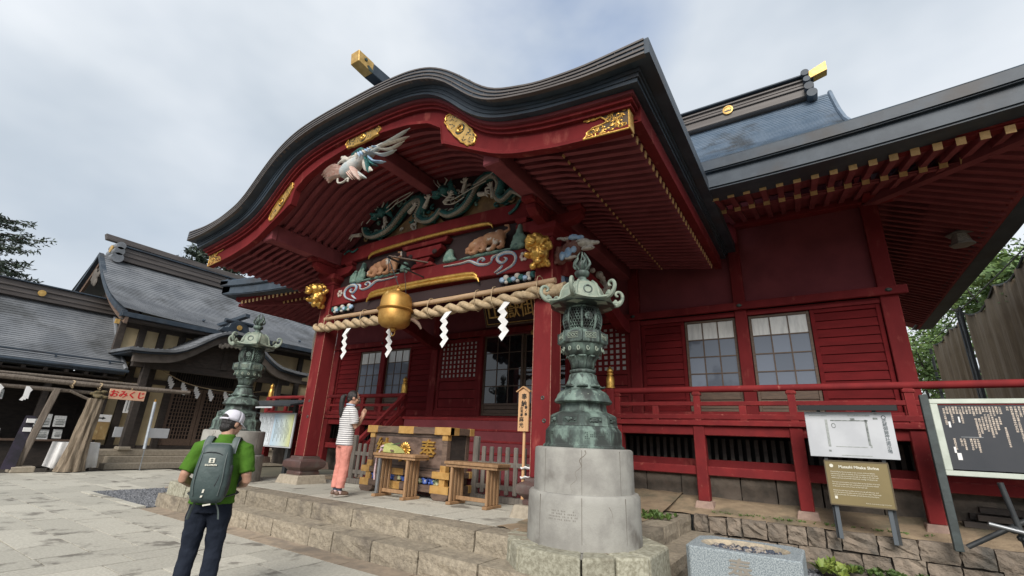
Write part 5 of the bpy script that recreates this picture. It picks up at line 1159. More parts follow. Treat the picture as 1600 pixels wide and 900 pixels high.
    for k in range(6):
        a = k*PI/3+PI/6+rad(10); P = []
        sc = [(.38, 3.11), (.44, 3.105), (.49, 3.13), (.52, 3.17), (.535, 3.22), (.525, 3.265), (.495, 3.29), (.46, 3.285), (.445, 3.26), (.455, 3.235), (.475, 3.235)]
        c_ = [(r*cos(a), r*sin(a), z-.43) for r, z in sc]
        cv = cat(c_, 3); MB().tube(cv, [.03*(1-.55*i/len(cv)) for i in range(len(cv))], 8).build('roof_scroll', BRZL, rf, smooth=True)
        mb = MB()
        for (r, z, q) in ((.42, 3.14, .026), (.46, 3.13, .03), (.50, 3.16, .024), (.44, 3.17, .02)): mb.ell((r*cos(a), r*sin(a), z-.43), (q*1.2, q, q), 8, 6)
        mb.build('scroll_leaf', BRZL, rf, remesh=.01)
        MB().tube([(r*1.03*cos(a), r*1.03*sin(a), z-.43) for r, z in ((.30, 3.13), (.275, 3.17), (.262, 3.24), (.23, 3.305), (.17, 3.36))], .018, 6).build('roof_rib', BRZL, rf, smooth=True)
        b_ = a+PI/6; m_ = Matrix.Rotation(b_+PI/2, 4, 'Z')
        if k % 2 == 0:
            MB().lathe([(.0, 0), (.06, 0), (.06, .012), (.045, .014), (.04, .006), (0, .006)], (0, 0, 0), 16).xf(m_ @ Matrix.Translation((0, -.247, 3.22-.43)) @ Matrix.Rotation(PI/2-.15, 4, 'X')).build('roof_crest', BRZ, rf, smooth=True)
    fin = MB().lathe(Z([(.11, 3.37), (.095, 3.40), (.06, 3.42), (.055, 3.45), (.085, 3.47), (.10, 3.51), (.09, 3.53), (.05, 3.54), (.055, 3.56), (.075, 3.59), (.07, 3.64), (.04, 3.68), (.0, 3.70)]), (0, 0, 0), 20).build('finial', BRZ, t, smooth=True, ang=60)
    for k in range(6):
        a = k*PI/3; P = [(.05*cos(a), .05*sin(a), 3.56), (.105*cos(a), .105*sin(a), 3.61), (.095*cos(a+.3), .095*sin(a+.3), 3.67), (.065*cos(a), .065*sin(a), 3.74), (.03*cos(a), .03*sin(a), 3.80)]
        MB().tube(cat([(x, y, z-.43) for x, y, z in P], 3), [.016, .018, .019, .018, .018, .017, .016, .014, .012, .01, .008, .006, .003], 6).build('flame', BRZ, fin, smooth=True)
    return t
lan = bronze_lantern((-2.31, 5.13, .43), 'tall green bronze lantern on a cracked round stone pedestal, nearest the camera')
lan2 = dup(lan, None, (-9.95, 5.13, .43), None, 'farther green bronze lantern on a stone pedestal behind the man in green')

# ------------------------------------------------------------------ bell, rope, papers, plaque
bl = thing('brass_bell', 'large round brass bell hanging on an iron bracket before the rope', 'bell', (-6.22, 5.58, 3.24))
MB().lathe([(0, 0), (.12, .005), (.22, .035), (.275, .09), (.292, .16), (.296, .30), (.29, .315), (.315, .322), (.335, .34), (.315, .358), (.29, .365), (.288, .40), (.28, .52), (.262, .59), (.22, .64), (.14, .675), (.06, .688), (0, .69)], (-6.22, 5.58, 3.24), 40).build('bell_body', BRASS, bl, (-6.22, 5.58, 3.24), smooth=True, ang=60)
MB().ell((-6.22, 5.58, 3.96), (.06, .045, .05)).tube([(-6.22+.045*cos(a*.5), 5.58, 4.0+.055*sin(a*.5)) for a in range(13)], .014, 6).build('bell_lug', BRASS, bl, (-6.22, 5.58, 3.95), smooth=True)
MB().ell((-6.22, 5.58, 3.22), (.06, .06, .04)).tube([(-6.22+.055*cos(a*.5), 5.58, 3.16+.055*sin(a*.5)) for a in range(14)], .009, 6).build('pull_ring', BRASS, bl, (-6.22, 5.58, 3.18), smooth=True)
MB().prism([(-.05, 0), (0, .06), (.05, 0), (0, -.05)], -.006, .006).xf(Matrix.Translation((-6.22, 5.33, 3.84)) @ Matrix.Rotation(rad(-20), 4, 'X')).build('cast_emblem', GOLDP, bl, (-6.22, 5.33, 3.84))
br = thing('iron_bracket', 'thin iron bracket reaching out of the porch to carry the bell', 'bracket', (-6.3, 5.98, 4.6))
MB().bar((-6.45, 6.0, 4.62), (-6.45, 5.42, 4.62), .03, .03).build('arm', BLK, br, (-6.45, 5.7, 4.6)); MB().bar((-6.0, 5.98, 4.32), (-6.0, 5.45, 4.32), .02, .02).build('arm', BLK, br, (-6, 5.7, 4.3))
MB().bar((-5.9, 5.98, 4.6), (-6.45, 5.45, 4.65), .05, .02).build('brace', WOODB, br, (-6.2, 5.7, 4.6))
MB().tube([(-6.45, 5.45, 4.62), (-6.3, 5.5, 4.3), (-6.22, 5.58, 4.05)], .010, 6).build('rod', BLK, br, (-6.3, 5.5, 4.3))
MB().tube([(-6.45, 5.45, 4.62), (-6.45, 5.5, 4.36), (-6.0, 5.47, 4.32)], .008, 6).build('rod', BLK, br, (-6.3, 5.5, 4.3)); MB().tube([(-6.0, 5.47, 4.32), (-5.98, 5.6, 3.7)], .006, 5).build('wire', BLK, br, (-6, 5.5, 4))
MB().tube(cat([(-5.95, 5.75, 3.42), (-5.85, 5.72, 3.38), (-5.72, 5.7, 3.3), (-5.64, 5.7, 3.2)]), [.035]*10+[.03, .028, .025, .022, .02, .012], 8).build('striker_end', WOODB, br, (-5.8, 5.7, 3.3), smooth=True)

rp = thing('straw_rope', 'thick twisted straw rope hung across the porch between the pillars', 'rope', (XC, 5.85, 3.6))
def ropeaxis(x):
    t = (x+9.12)/6.1; return 3.60-.10*sin(PI*min(1, max(0, t)))*(.4) + (.035 if t > .9 else 0)-(.03*(1-t))
for k in range(2):
    P, R_ = [], []
    n = 240
    for i in range(n+1):
        x = -9.15+i*(6.06/n); a = x*2*PI/.56+k*PI; t = i/n; rr = .046
        y = 5.86-.0; back = max(0, (-8.95-x))*.55
        P.append((x, y+back+rr*cos(a), ropeaxis(x)+rr*sin(a)+back*.6)); R_.append(.057*(1 if i > 10 else .5+.05*i))
    MB().tube(P, R_, 9).build('strand', STRAW, rp, (XC, 5.86, 3.6), smooth=True, ang=179)
MB().tube([(-3.13, 5.86, 3.60), (-2.98, 5.85, 3.60), (-2.90, 5.85, 3.60)], [.085, .10, .115], 14).build('rope_end', STRAW, rp, (-3, 5.86, 3.6), smooth=True)
for x in (-8.55, -7.4, -5.6, -4.55, -4.2, -3.35): MB().tube([(x+.01*cos(a), 5.87+.135*cos(a*.55), ropeaxis(x)+.07+.19*sin(a*.55)) for a in range(13)], .007, 5).build('lashing', STRAW, rp, (x, 5.86, 3.65))
bp = MB().tube([(-8.72, 5.87, 3.74), (-7, 5.86, 3.735), (-5, 5.86, 3.74), (-3.08, 5.86, 3.765)], [.04, .045, .047, .05], 10).build('bamboo_pole', BAMB, None, (-6, 5.86, 3.74), smooth=True)
tag(bp, 'slim bamboo pole carrying the straw rope along its top', 'pole')
ft = MB()
for k in range(26):
    a = rnd.uniform(0, 6.3); r = rnd.uniform(0, .05); ft.tube([(-9.12+.02*cos(a), 5.99+.02*sin(a), 3.66), (-9.12+r*cos(a), 5.99+r*sin(a), 3.4-rnd.uniform(0, .12)), (-9.12+r*.6*cos(a), 5.99+r*sin(a)*.6, 3.05-rnd.uniform(0, .15))], [.012, .009, .002], 4)
tag(ft.build('straw_tassel', WOODG, None, (-9.12, 5.99, 3.4)), 'frayed straw tassel dangling off the left end of the rope', 'tassel')
def shide(x, z, label, k=1.0):
    sc = .00132*k; cx, cz = 318, 208
    q = lambda a, b, i, d: (x+((a-cx)-(b-cz)*.035)*sc, 5.80+d, z-(b-cz)*sc)
    V = [q(310, 208, 0, 0), q(415, 208, 0, .0), q(335, 300, 0, -.02), q(285, 362, 0, .012), q(220, 312, 0, .012),
         q(335, 300, 1, -.028), q(388, 362, 1, -.02), q(347, 408, 1, -.01), q(300, 478, 1, .016), q(238, 412, 1, .01), q(285, 362, 1, .0),
         q(347, 408, 2, -.02), q(408, 470, 2, -.02), q(370, 516, 2, -.01), q(316, 582, 2, .016), q(252, 518, 2, .01), q(300, 478, 2, .006),
         q(370, 516, 3, -.026), q(428, 578, 3, -.02), q(325, 690, 3, .0), q(268, 630, 3, .014), q(316, 582, 3, .006)]
    o = MB().add(V, [(0, 1, 2, 3, 4), (5, 6, 7, 8, 9, 10), (11, 12, 13, 14, 15, 16), (17, 18, 19, 20, 21)]).build('paper_streamer', PAPER, None, (x, 5.8, z))
    m_ = o.modifiers.new('thick', 'SOLIDIFY'); m_.thickness = .002
    tag(o, label, 'paper streamer', 'zigzag paper streamers on the porch rope')
shide(-7.83, 3.44, 'zigzag white paper streamer nearest the left pillar'); shide(-6.53, 3.40, 'zigzag white paper streamer half hidden below the brass bell')
shide(-5.19, 3.49, 'zigzag white paper streamer on the rope right of the bell'); shide(-3.97, 3.52, 'zigzag white paper streamer in front of the gilt lettered plaque')

pl = thing('plaque', 'dark framed plaque with gold characters above the hall door', 'plaque', (XC, 9.3, 4.3))
pm = Matrix.Translation((XC, 9.42, 4.24)) @ Matrix.Rotation(rad(22), 4, 'X')
MB().box(-.82, .82, 0, .05, 0, .66).xf(pm).build('board', BLKH, pl, (XC, 9.3, 4.5))
for a in ((-.86, .86, -.03, .05, -.05, .0), (-.86, .86, -.03, .05, .66, .71), (-.86, -.81, -.03, .05, 0, .66), (.81, .86, -.03, .05, 0, .66)): MB().box(*a).xf(pm).build('frame', OLDB, pl, (XC, 9.3, 4.5), bevel=.006)
MB().tube([pm @ Vector(p) for p in ((-.80, -.01, .02), (.80, -.01, .02), (.80, -.01, .64), (-.80, -.01, .64), (-.80, -.01, .02))], .011, 5).build('gold_line', GOLDP, pl, (XC, 9.3, 4.5))
for ch, dx in (('御', .50), ('嶽', 0), ('山', -.50)):
    V, F = text_mesh(ch, .52, .02, 'CENTER', .006); mb = MB(); mb.add([pm @ Vector((x+dx, -.022-z, y+.33)) for x, y, z in V], F); mb.build('gold_character', GOLDP, pl, (XC+dx, 9.3, 4.5), recalc=False)
gd_ = MB().lathe([(0, 0), (.065, 0), (.065, .02), (.05, .03), (0, .03)], (0, 0, 0), 18).xf(Matrix.Translation((-5.72, 9.72, 4.02)) @ Matrix.Rotation(PI/2, 4, 'X')).build('door_boss', GOLDP, hall, (-5.72, 9.72, 4.1), smooth=True)

# ------------------------------------------------------------------ offering box and its tables
BX0, BX1, BY0, BY1 = -7.19, -5.25, 6.2, 6.85
ob = thing('offering_box', 'large wooden offering box with brass straps and gilt emblems before the stairs', 'offering box', ((BX0+BX1)/2, 6.5, .43))
def wbox(n, m_, *a, par=ob, b=.006): return bx(n, m_, par, *a, b)
for x in (BX0+.02, BX1-.13):
    for y in (BY0+.02, BY1-.12): wbox('corner_post', WOODB, x, x+.11, y, y+.10, .56, 1.46)
for x0, x1 in ((BX0-.08, BX0+.26), (BX1-.26, BX1+.10)):
    MB().prism([(x0, .432), (x1, .432), (x1+.0, .50), (x1-.02, .535), (x0+.02, .535), (x0, .50)] if False else [(x0+.06, .432), (x1-.06, .432), (x1, .49), (x1, .535), (x0, .535), (x0, .49)], BY0-.02, BY1+.02).build('foot', WOODB, ob, ((x0+x1)/2, 6.5, .43), bevel=.006)
def strap_rail(n, z0, z1, ov, straps):
    r = wbox(n, WOODB, BX0-ov, BX1+ov, BY0-.005, BY0+.09, z0, z1)
    for a, b in straps: wbox('brass_strap', OCHRE2, a, b, BY0-.011, BY0+.095, z0-.006, z1+.006, par=r, b=.004)
    for y0, y1 in ((BY0+.095, BY0+.23), (BY1-.12, BY1+.005)): wbox('brass_strap', OCHRE2, BX1+ov-.075, BX1+ov+.006, y0-.1 if y0 < 6.4 else y0, y1, z0-.005, z1+.005, par=r, b=.004)
    wbox('side_rail', WOODB, BX1+ov-.09, BX1+ov, BY0+.09, BY1, z0, z1)
    wbox('side_rail', WOODB, BX0-ov, BX0-ov+.09, BY0+.09, BY1, z0, z1)
    return r
OCHRE2 = M('brass_strap', (.53, .315, .105), (.43, .24, .07), .5, metal=.2, scale=10, c3=(.30, .14, .04), scale3=5, lo3=.58, hi3=.75)
W_ = BX1-BX0
strap_rail('top_rail', 1.455, 1.57, .05, [(BX0-.056, BX0+.22), (-6.42, -6.05), (BX1-.30, BX1+.056)])
strap_rail('middle_rail', .765, .86, .09, [(BX0-.096, BX0+.12), (-6.48, -6.2), (BX1-.28, BX1+.096)])
strap_rail('bottom_rail', .535, .645, .09, [(BX0-.096, BX0+.14), (-6.56, -6.26), (BX1-.30, BX1+.096)])
for x in (BX0+.015, BX1-.135):
    for z0, z1 in ((.86, .965), (1.36, 1.455), (.645, .765)): wbox('brass_strap', OCHRE2, x, x+.12, BY0+.014, BY0+.12, z0, z1, b=.004)
pn = wbox('front_panel', M('burl_wood', (.17, .115, .09), (.085, .056, .045), .45, scale=3.5, stretch=(1, 1, 2.2), detail=9, bump=.2, bscale=12, lo=.4, hi=.6), BX0+.13, BX1-.13, BY0+.05, BY0+.08, .86, 1.455)
for a in ((BX0+.17, BX1-.17, .90, .912), (BX0+.17, BX1-.17, 1.40, 1.412)): wbox('panel_moulding', WOODD, a[0], a[1], BY0+.04, BY0+.052, a[2], a[3], par=pn, b=0)
wbox('side_panel', WOODD, BX1-.06, BX1-.03, BY0+.12, BY1-.1, .86, 1.455); wbox('side_panel', WOODD, BX0+.03, BX0+.06, BY0+.12, BY1-.1, .86, 1.455); wbox('back_panel', WOODD, BX0+.1, BX1-.1, BY1-.06, BY1-.03, .55, 1.455)
for k in range(12):
    x = BX0+.12+k*(W_-.24)/11; wbox('grate_slat', WOODB, x-.03, x+.03, BY0+.1, BY1-.05, 1.47, 1.53, b=0)
wbox('dark_inside', BLACK, BX0+.1, BX1-.1, BY0+.16, BY0+.18, .6, .8, b=0)
LAP = M('lapis_carving', (.03, .08, .36), (.09, .16, .48), .5, scale=22, bump=.5, bscale=50, c3=(.50, .50, .50), scale3=16, lo3=.58, hi3=.66)
GCAR = M('peony_carving', (.30, .36, .16), (.55, .50, .34), .6, scale=18, bump=.6, bscale=40, c3=(.05, .10, .08), scale3=12, lo3=.5, hi3=.6)
for k in range(11):
    x = BX0+.20+k*(W_-.40)/10; mb = MB()
    for j in range(9): mb.ell((x+rnd.uniform(-.075, .075), BY0+.09+rnd.uniform(-.03, .03), .705+rnd.uniform(-.045, .045)), (rnd.uniform(.025, .05), .04, rnd.uniform(.02, .035)), 8, 6)
    mb.build('peony_carving', LAP if k % 3 != 1 else GCAR, ob, (x, BY0+.09, .7), remesh=.010)
for x in (-6.9, -6.40, -5.9): wbox('strut', WOODB, x-.035, x+.035, BY0+.02, BY0+.07, .645, .765)
# chrysanthemum emblem and gilt characters
kk = (-6.24, BY0+.035, 1.17)
for k in range(16):
    a = 2*PI*k/16; MB().ell((0, 0, 0), (.105*.55, .022, .028), 8, 6).xf(Matrix.Translation((kk[0]+.085*cos(a), kk[1]-.02, kk[2]+.085*sin(a))) @ Matrix.Rotation(-a, 4, 'Y')).build('emblem_petal', GOLD, pn, (kk[0]+.08*cos(a), kk[1], kk[2]+.08*sin(a)), smooth=True)
MB().ell((kk[0], kk[1]-.03, kk[2]), (.035, .03, .035)).build('emblem_centre', GOLD, pn, kk, smooth=True)
mb = MB()
for s in (-1, 1): mb.tube([(kk[0]+s*.02, kk[1]-.02, kk[2]-.11), (kk[0]+s*.07, kk[1]-.02, kk[2]-.17), (kk[0]+s*.12, kk[1]-.02, kk[2]-.19)], [.03, .025, .01], 7)
mb.build('emblem_leaf', GOLD, pn, kk, smooth=True)
text('奉', .36, GOLD, pn, (-5.70, BY0+.035, 1.17), ext=.022, name='gilt_character', bold=.006)
text('納', .36, GOLD, pn, (-6.80, BY0+.035, 1.17), ext=.022, name='gilt_character', bold=.006)

def slat_table(x0, x1, y0, y1, zt, label, mat, grey=False):
    t = thing('slatted_table', label, 'table', ((x0+x1)/2, (y0+y1)/2, .43), 0, 'small slatted offering tables')
    bx('tabletop', mat, t, x0, x1, y0, y1, zt-.045, zt, .006); bx('top_batten', mat, t, x0+.02, x1-.02, y0+.02, y1-.02, zt-.085, zt-.047, .004)
    for e, x in enumerate((x0+.14, x1-.20)):
        bx('foot', mat, t, x-.035, x+.05, y0-.02, y1+.02, .432, .475, .006)
        for k in range(4):
            y = y0+.03+k*(y1-y0-.10)/3
            bx('leg_slat', SILV if grey and e == 0 and k == 0 else mat, t, x-.022+(e*.0), x+.022, y, y+.045, .476, zt-.087, .004)
    bx('stretcher', mat, t, x0+.165, x1-.225, (y0+y1)/2-.025, (y0+y1)/2+.025, .50, .555, .004)
    return t
slat_table(-6.55, -5.55, 5.78, 6.12, 1.12, 'left slatted table before the offering box, green pouch on top', WOODT, True)
slat_table(-5.12, -4.08, 6.0, 6.36, 1.06, 'right slatted table beside the offering box, nothing on top', WOODT)
cu = MB().hexa([(-6.40, 5.84, 1.125), (-6.02, 5.80, 1.125), (-5.98, 6.02, 1.125), (-6.36, 6.06, 1.125), (-6.48, 5.93, 1.27), (-6.16, 5.88, 1.19), (-6.12, 6.02, 1.22), (-6.44, 6.08, 1.30)]).build('cloth_pouch', M('lime_cloth', (.40, .41, .15), (.34, .36, .12), .8, scale=20, bump=.3), None, (-6.2, 5.9, 1.125), bevel=.03, seg=2)
tag(cu, 'lime green cloth pouch lying on the left slatted table', 'pouch')
MB().bar((-6.49, 5.89, 1.20), (-6.20, 6.06, 1.29), .03, .01).build('pouch_strap', M('green_strap', (.04, .12, .04), rough=.8), cu, (-6.3, 5.98, 1.25))
MB().box(-6.16, -6.08, 5.80, 5.805, 1.15, 1.18).build('pouch_tag', WOODB, cu, (-6.1, 5.8, 1.16))
tw = MB()
tw.ell((-6.50, 5.98, 1.19), (.09, .07, .06)).tube(cat([(-6.55, 5.96, 1.17), (-6.61, 5.94, 1.0), (-6.62, 5.93, .8), (-6.60, 5.93, .66)]), .02, 6).tube(cat([(-6.53, 5.93, 1.17), (-6.57, 5.9, 1.05), (-6.575, 5.9, .95)]), .018, 6)
tag(tw.build('towel', M('pink_towel', (.58, .42, .42), (.52, .36, .40), .9, scale=10), None, (-6.5, 5.96, 1.12), remesh=.014), 'pale pink cord and towel heaped at the left end of the table', 'towel')

# low picket fences either side of the box
def picket(x0, n, pitch, y, zt, label, first_tall=True, end=None):
    t = thing('picket_fence', label, 'fence', (x0, y, .43), 0, 'low grey picket fences by the offering box')
    x1 = x0+pitch*(n-1)
    if first_tall: bx('end_post', WOODG, t, x0-.055, x0+.055, y-.05, y+.05, .43, zt+.16, .02)
    for k in range(1 if first_tall else 0, n):
        x = x0+k*pitch; bx('picket', WOODG, t, x-.038, x+.038, y-.03, y+.03, .55, zt, .016)
    for z in (.62, .98): bx('rail', WOODG, t, x0-.05, x1+.06, y-.022, y+.022, z, z+.075, .006)
    bx('ground_sill', WOODG, t, x0-.1, x1+.1, y-.08, y+.08, .432, .53, .01)
    return t
picket(-5.13, 8, .165, 6.86, 1.30, 'grey picket fence between the offering box and the right pillar')
picket(-8.36, 6, .165, 6.86, 1.22, 'grey picket fence between the woman and the offering box', True)

vs = thing('votive_sign', 'new wood votive sign with brushed black characters tied to the fence', 'sign', (-4.02, 6.62, .5))
MB().prism([(-4.12, 1.56), (-3.925, 1.56), (-3.925, 2.19), (-4.02, 2.24), (-4.12, 2.19)], 6.58, 6.615).build('board', WOODL, vs, (-4.02, 6.6, 1.9), bevel=.003)
for s in (-1, 1): MB().bar((-4.022, 6.59, 2.268), (-4.022+s*.13, 6.59, 2.185), .075, .016).build('cap_board', WOODL, vs, (-4.02, 6.59, 2.2))
bx('stake', WOODL, vs, -4.04, -4.0, 6.618, 6.65, .55, 1.62, .004)
text('奉納', .105, INK, vs, (-4.01, 6.577, 2.10), ext=.002, vertical=True, name='brushed_text', bold=.003)
text('御ノ孫', .05, INK, vs, (-3.97, 6.577, 1.93), ext=.002, vertical=True, name='brushed_text', bold=.002)
text('庄司屋', .05, INK, vs, (-4.05, 6.577, 1.92), ext=.002, vertical=True, name='brushed_text', bold=.002)
text('麻光', .085, INK, vs, (-4.05, 6.577, 1.74), ext=.002, vertical=True, name='brushed_text', bold=.002)
for z in (.86, 1.0): MB().tube([(-4.02+.06*cos(a*.5), 6.70+.095*sin(a*.5), z+.006*(a % 3)) for a in range(14)], .014, 6).tube([(-4.02, 6.60, z), (-3.95, 6.58, z+.03), (-3.86, 6.58, z+.01)], .012, 5).build('white_tie', PAPER, vs, (-4.0, 6.6, z), smooth=True)

# ------------------------------------------------------------------ sign boards on the bank
def board(name, mat, par, x0, x1, y, z0, z1, th=.03, b=.004): return bx(name, mat, par, x0, x1, y, y+th, z0, z1, b)
SY_ = 7.98
wsg = thing('notice_sign', 'white metal notice board with faded plan marks and a small grey roof', 'sign board', (.35, SY_, .45))
for x in (.03, .66): bx('leg', BLK, wsg, x-.022, x+.022, SY_+.035, SY_+.08, .38, 2.02, .003)
wb = board('panel', WHITE, wsg, -.145, .835, SY_, 1.385, 1.985)
FAD = M('faded_grey_print', (.27, .29, .28), (.38, .40, .39), .6, scale=40); FAD2 = M('dark_grey_print', (.13, .145, .14), (.27, .29, .28), .6, scale=30, detail=8)
def mark(x0, x1, z0, z1, m_=None, par=wb, y=SY_): MB().box(x0, x1, y-.002, y+.001, z0, z1).build('faded_print', m_ or FAD, par, ((x0+x1)/2, y, z0))
mark(-.09, .12, 1.925, 1.937); mark(.36, .60, 1.925, 1.945); mark(.15, .57, 1.86, 1.875, FAD2); mark(.085, .115, 1.52, 1.88); mark(.535, .56, 1.55, 1.88, FAD2)
mark(.17, .52, 1.52, 1.53); mark(.22, .55, 1.41, 1.42); mark(.38, .43, 1.87, 1.90, FAD2); mark(.63, .68, 1.885, 1.91, FAD2); mark(.08, .11, 1.455, 1.48, FAD2); mark(.55, .57, 1.52, 1.56); mark(.65, .68, 1.95, 1.965)
MB().tube([(.18+.022*cos(a*.6), SY_-.002, 1.80+.03*sin(a*.6)) for a in range(11)], .004, 4).build('faded_print', FAD2, wb, (.18, SY_, 1.8))
text('武蔵御嶽神社掲示場', .052, M('grey_ink', (.13, .15, .16), rough=.7), wb, (.745, SY_-.001, 1.865), ext=.001, vertical=True, step=.92, name='printed_text', bold=.0014)
MB().tube([(.745+.022*cos(a*.55), SY_-.002, 1.915+.022*sin(a*.55)) for a in range(13)], .004, 4).build('emblem', bpy.data.materials['grey_ink'], wb, (.74, SY_, 1.915))
MB().hexa([(-.21, SY_-.10, 1.992), (.90, SY_-.10, 1.992), (.90, SY_+.13, 2.03), (-.21, SY_+.13, 2.03), (-.21, SY_-.10, 2.066), (.90, SY_-.10, 2.066), (.90, SY_+.13, 2.085), (-.21, SY_+.13, 2.085)]).build('little_roof', M('roof_black', (.010, .011, .012), rough=.7), wsg, (.35, SY_, 2.03), bevel=.006)
bsg = thing('information_sign', 'olive brown English information sign headed Musashi Mitake Shrine', 'sign board', (.34, SY_-.01, .45))
for x in (.06, .62): bx('leg', M('sign_leg', (.09, .105, .12), rough=.5) if 'sign_leg' not in bpy.data.materials else bpy.data.materials['sign_leg'], bsg, x-.024, x+.024, SY_-.0, SY_+.03, .38, .80, .003)
bb = board('panel', M('olive_brown', (.22, .17, .075), (.20, .155, .068), .5, scale=3), bsg, .005, .685, SY_-.035, .795, 1.335)
for a in ((.0, .69, .785, .80), (.0, .69, 1.33, 1.345), (-.004, .01, .80, 1.33), (.68, .694, .80, 1.33)): bx('frame', BRZD if False else M('sign_frame', (.10, .075, .04), rough=.5) if 'sign_frame' not in bpy.data.materials else bpy.data.materials['sign_frame'], bsg, a[0], a[1], SY_-.04, SY_-.002, a[2], a[3], 0)
INKW = M('white_ink', (.70, .68, .58), rough=.7)
text('Musashi Mitake Shrine', .048, INKW, bb, (.37, SY_-.036, 1.265), ext=.001, name='printed_text', bold=.0012)
para = ["Musashi Mitake Shrine stands on the summit of Mount Mitake", "and has been a place of worship in the mountains since old times.", "Visitors climb the stone steps through the village to the main hall,", "which is painted red and decorated with carvings of many kinds.", "",
        "The hall and its lanterns are looked after by the families of priests", "who live along the approach, and festivals are held every season", "of the year in the court in front of the main hall.", "", "Behind the hall stand smaller shrines among tall old trees, and", "from the terrace the plain can be seen on clear days. Please walk", "quietly and enjoy the mountain air and the forest around you."]
for i, ln in enumerate(para):
    if ln: text(ln, .0192, INKW, bb, (.055, SY_-.036, 1.20-i*.0255), ext=.0006, align='LEFT', name='printed_text')
text('Please do not touch the carvings of the shrine', .014, INKW, bb, (.645, SY_-.036, .835), ext=.0006, align='RIGHT', name='printed_text')
MB().lathe([(0, 0), (.022, 0), (.022, .002), (0, .002)], (0, 0, 0), 16).xf(Matrix.Translation((.075, SY_-.036, 1.275)) @ Matrix.Rotation(PI/2, 4, 'X')).build('emblem', INKW, bb, (.075, SY_, 1.275)); mark(.06, .09, .865, .90, INKW, bb, SY_-.036)

nb = thing('timber_notice_board', 'big black notice board with rows of white lettering in a pale metal frame', 'sign board', (1.7, 8.0, .45))
MB().bar((1.195, 7.97, .40), (1.195, 7.97, 2.20), .085, .085).build('post', M('grey_green_post', (.055, .07, .07), (.04, .05, .05), .6, scale=6, bump=.2), nb, (1.2, 7.97, .4), bevel=.006)
MB().bar((3.15, 7.97, .40), (3.15, 7.97, 2.20), .085, .085).build('post', bpy.data.materials['grey_green_post'], nb, (3.15, 7.97, .4), bevel=.006)
BX_ = (1.235, 3.11); fr = .075
bk = bx('panel', M('slate_panel', (.028, .032, .040), (.035, .038, .046), .45, scale=3), nb, BX_[0]+fr, BX_[1]-fr, 7.95, 7.975, 1.235+fr, 2.145-fr, 0)
for a in ((BX_[0], BX_[1], 1.235, 1.235+fr*.8), (BX_[0], BX_[1], 2.145-fr*.8, 2.145)): bx('frame_rail', ALU, nb, a[0], a[1], 7.925, 7.985, a[2], a[3], .006)
for a in ((BX_[0], BX_[0]+fr), (BX_[1]-fr, BX_[1])): bx('frame_stile', ALU, nb, a[0], a[1], 7.924, 7.986, 1.235+fr*.8+.001, 2.145-fr*.8-.001, .006)
LET = M('painted_letters', (.66, .56, .47), rough=.8); KJ = '奉納御神社山林杉檜苗木金参拾五万円東京都青梅市八王子昭和平成年月日講中一同氏'
def column(x, ztop, n, sz=.022, gap=0):
    s_ = ''.join(rnd.choice(KJ) for _ in range(n))
    text(s_, sz, LET, bk, (x, 7.9485, ztop), ext=.0006, vertical=True, step=1.04, name='painted_text', bold=.0011)
cx_ = 1.36
for n0, z0, n1, z1 in ((9, 2.02, 0, 0), (4, 2.04, 6, 1.66), (4, 2.04, 5, 1.95), (4, 2.04, 4, 1.66), (4, 2.04, 6, 1.66), (4, 2.04, 5, 1.95), (4, 2.04, 6, 1.66), (4, 2.04, 5, 1.66), (4, 2.04, 7, 1.66), (5, 2.04, 10, 1.90), (4, 2.04, 8, 1.90), (4, 2.04, 7, 1.92), (3, 2.04, 9, 1.95), (3, 2.04, 12, 1.95), (5, 2.04, 9, 1.92), (5, 2.04, 6, 1.90), (4, 2.04, 4, 1.92), (4, 2.04, 10, 1.80)):
    column(cx_, z0, n0); 
    if n1: column(cx_+.004, z1, n1)
    cx_ += .030
for n0 in (2, 12, 18, 5, 20, 22, 17, 24, 8, 21, 25, 14, 20, 9, 22): cx_ += .034; column(cx_, 2.04, n0, .024)
for a in ((1.375, 1.395, 1.80, 1.87), (1.385, 1.425, 1.42, 1.50), (1.368, 1.388, 1.50, 1.57), (1.475, 1.49, 1.86, 1.93)): MB().box(a[0], a[1], 7.946, 7.951, a[2], a[3]).build('pasted_slip', PAPER, bk, (a[0], 7.95, a[2]))
MB().box(1.46, 1.66, 7.947, 7.951, 1.685, 1.692).build('ruled_line', SILV, bk, (1.5, 7.95, 1.69))

# metal stand with pipe legs at the right edge
ms = thing('pipe_stand', 'black metal pipe stand with clamps below the notice board', 'stand', (1.7, 7.6, .5))
MB().tube([(1.60, 7.5, 1.20), (1.68, 7.5, .52)], .028, 10).build('pipe', BLK, ms, (1.65, 7.5, .9), smooth=True)
MB().tube([(1.22, 7.62, .50), (2.0, 7.62, .98)], .026, 10).build('pipe', BLK, ms, (1.6, 7.62, .7), smooth=True)
MB().tube([(1.40, 7.40, .78), (2.1, 7.45, .63)], .022, 10).build('pipe', SILV, ms, (1.7, 7.4, .7), smooth=True)
for p in ((1.60, 7.45, .74), (1.66, 7.5, .66), (1.74, 7.48, .70)): MB().ell(p, (.05, .04, .04), 8, 6).tube([(p[0], p[1]-.05, p[2]), (p[0], p[1]+.05, p[2])], .02, 8).build('clamp', BLK, ms, p, bevel=.004)
tm = thing('timber_stack', 'dark timbers stacked under the veranda at the right', 'timber', (2.0, 9.0, .5))
for k in range(6): MB().bar((1.45+.05*k, 8.95+.08*(k % 3), .62+.09*(k//2)), (3.2, 9.0+.1*(k % 3), .58+.09*(k//2)), .09, .07).build('timber', WOODD, tm, (2.2, 9.0, .6+.05*k))

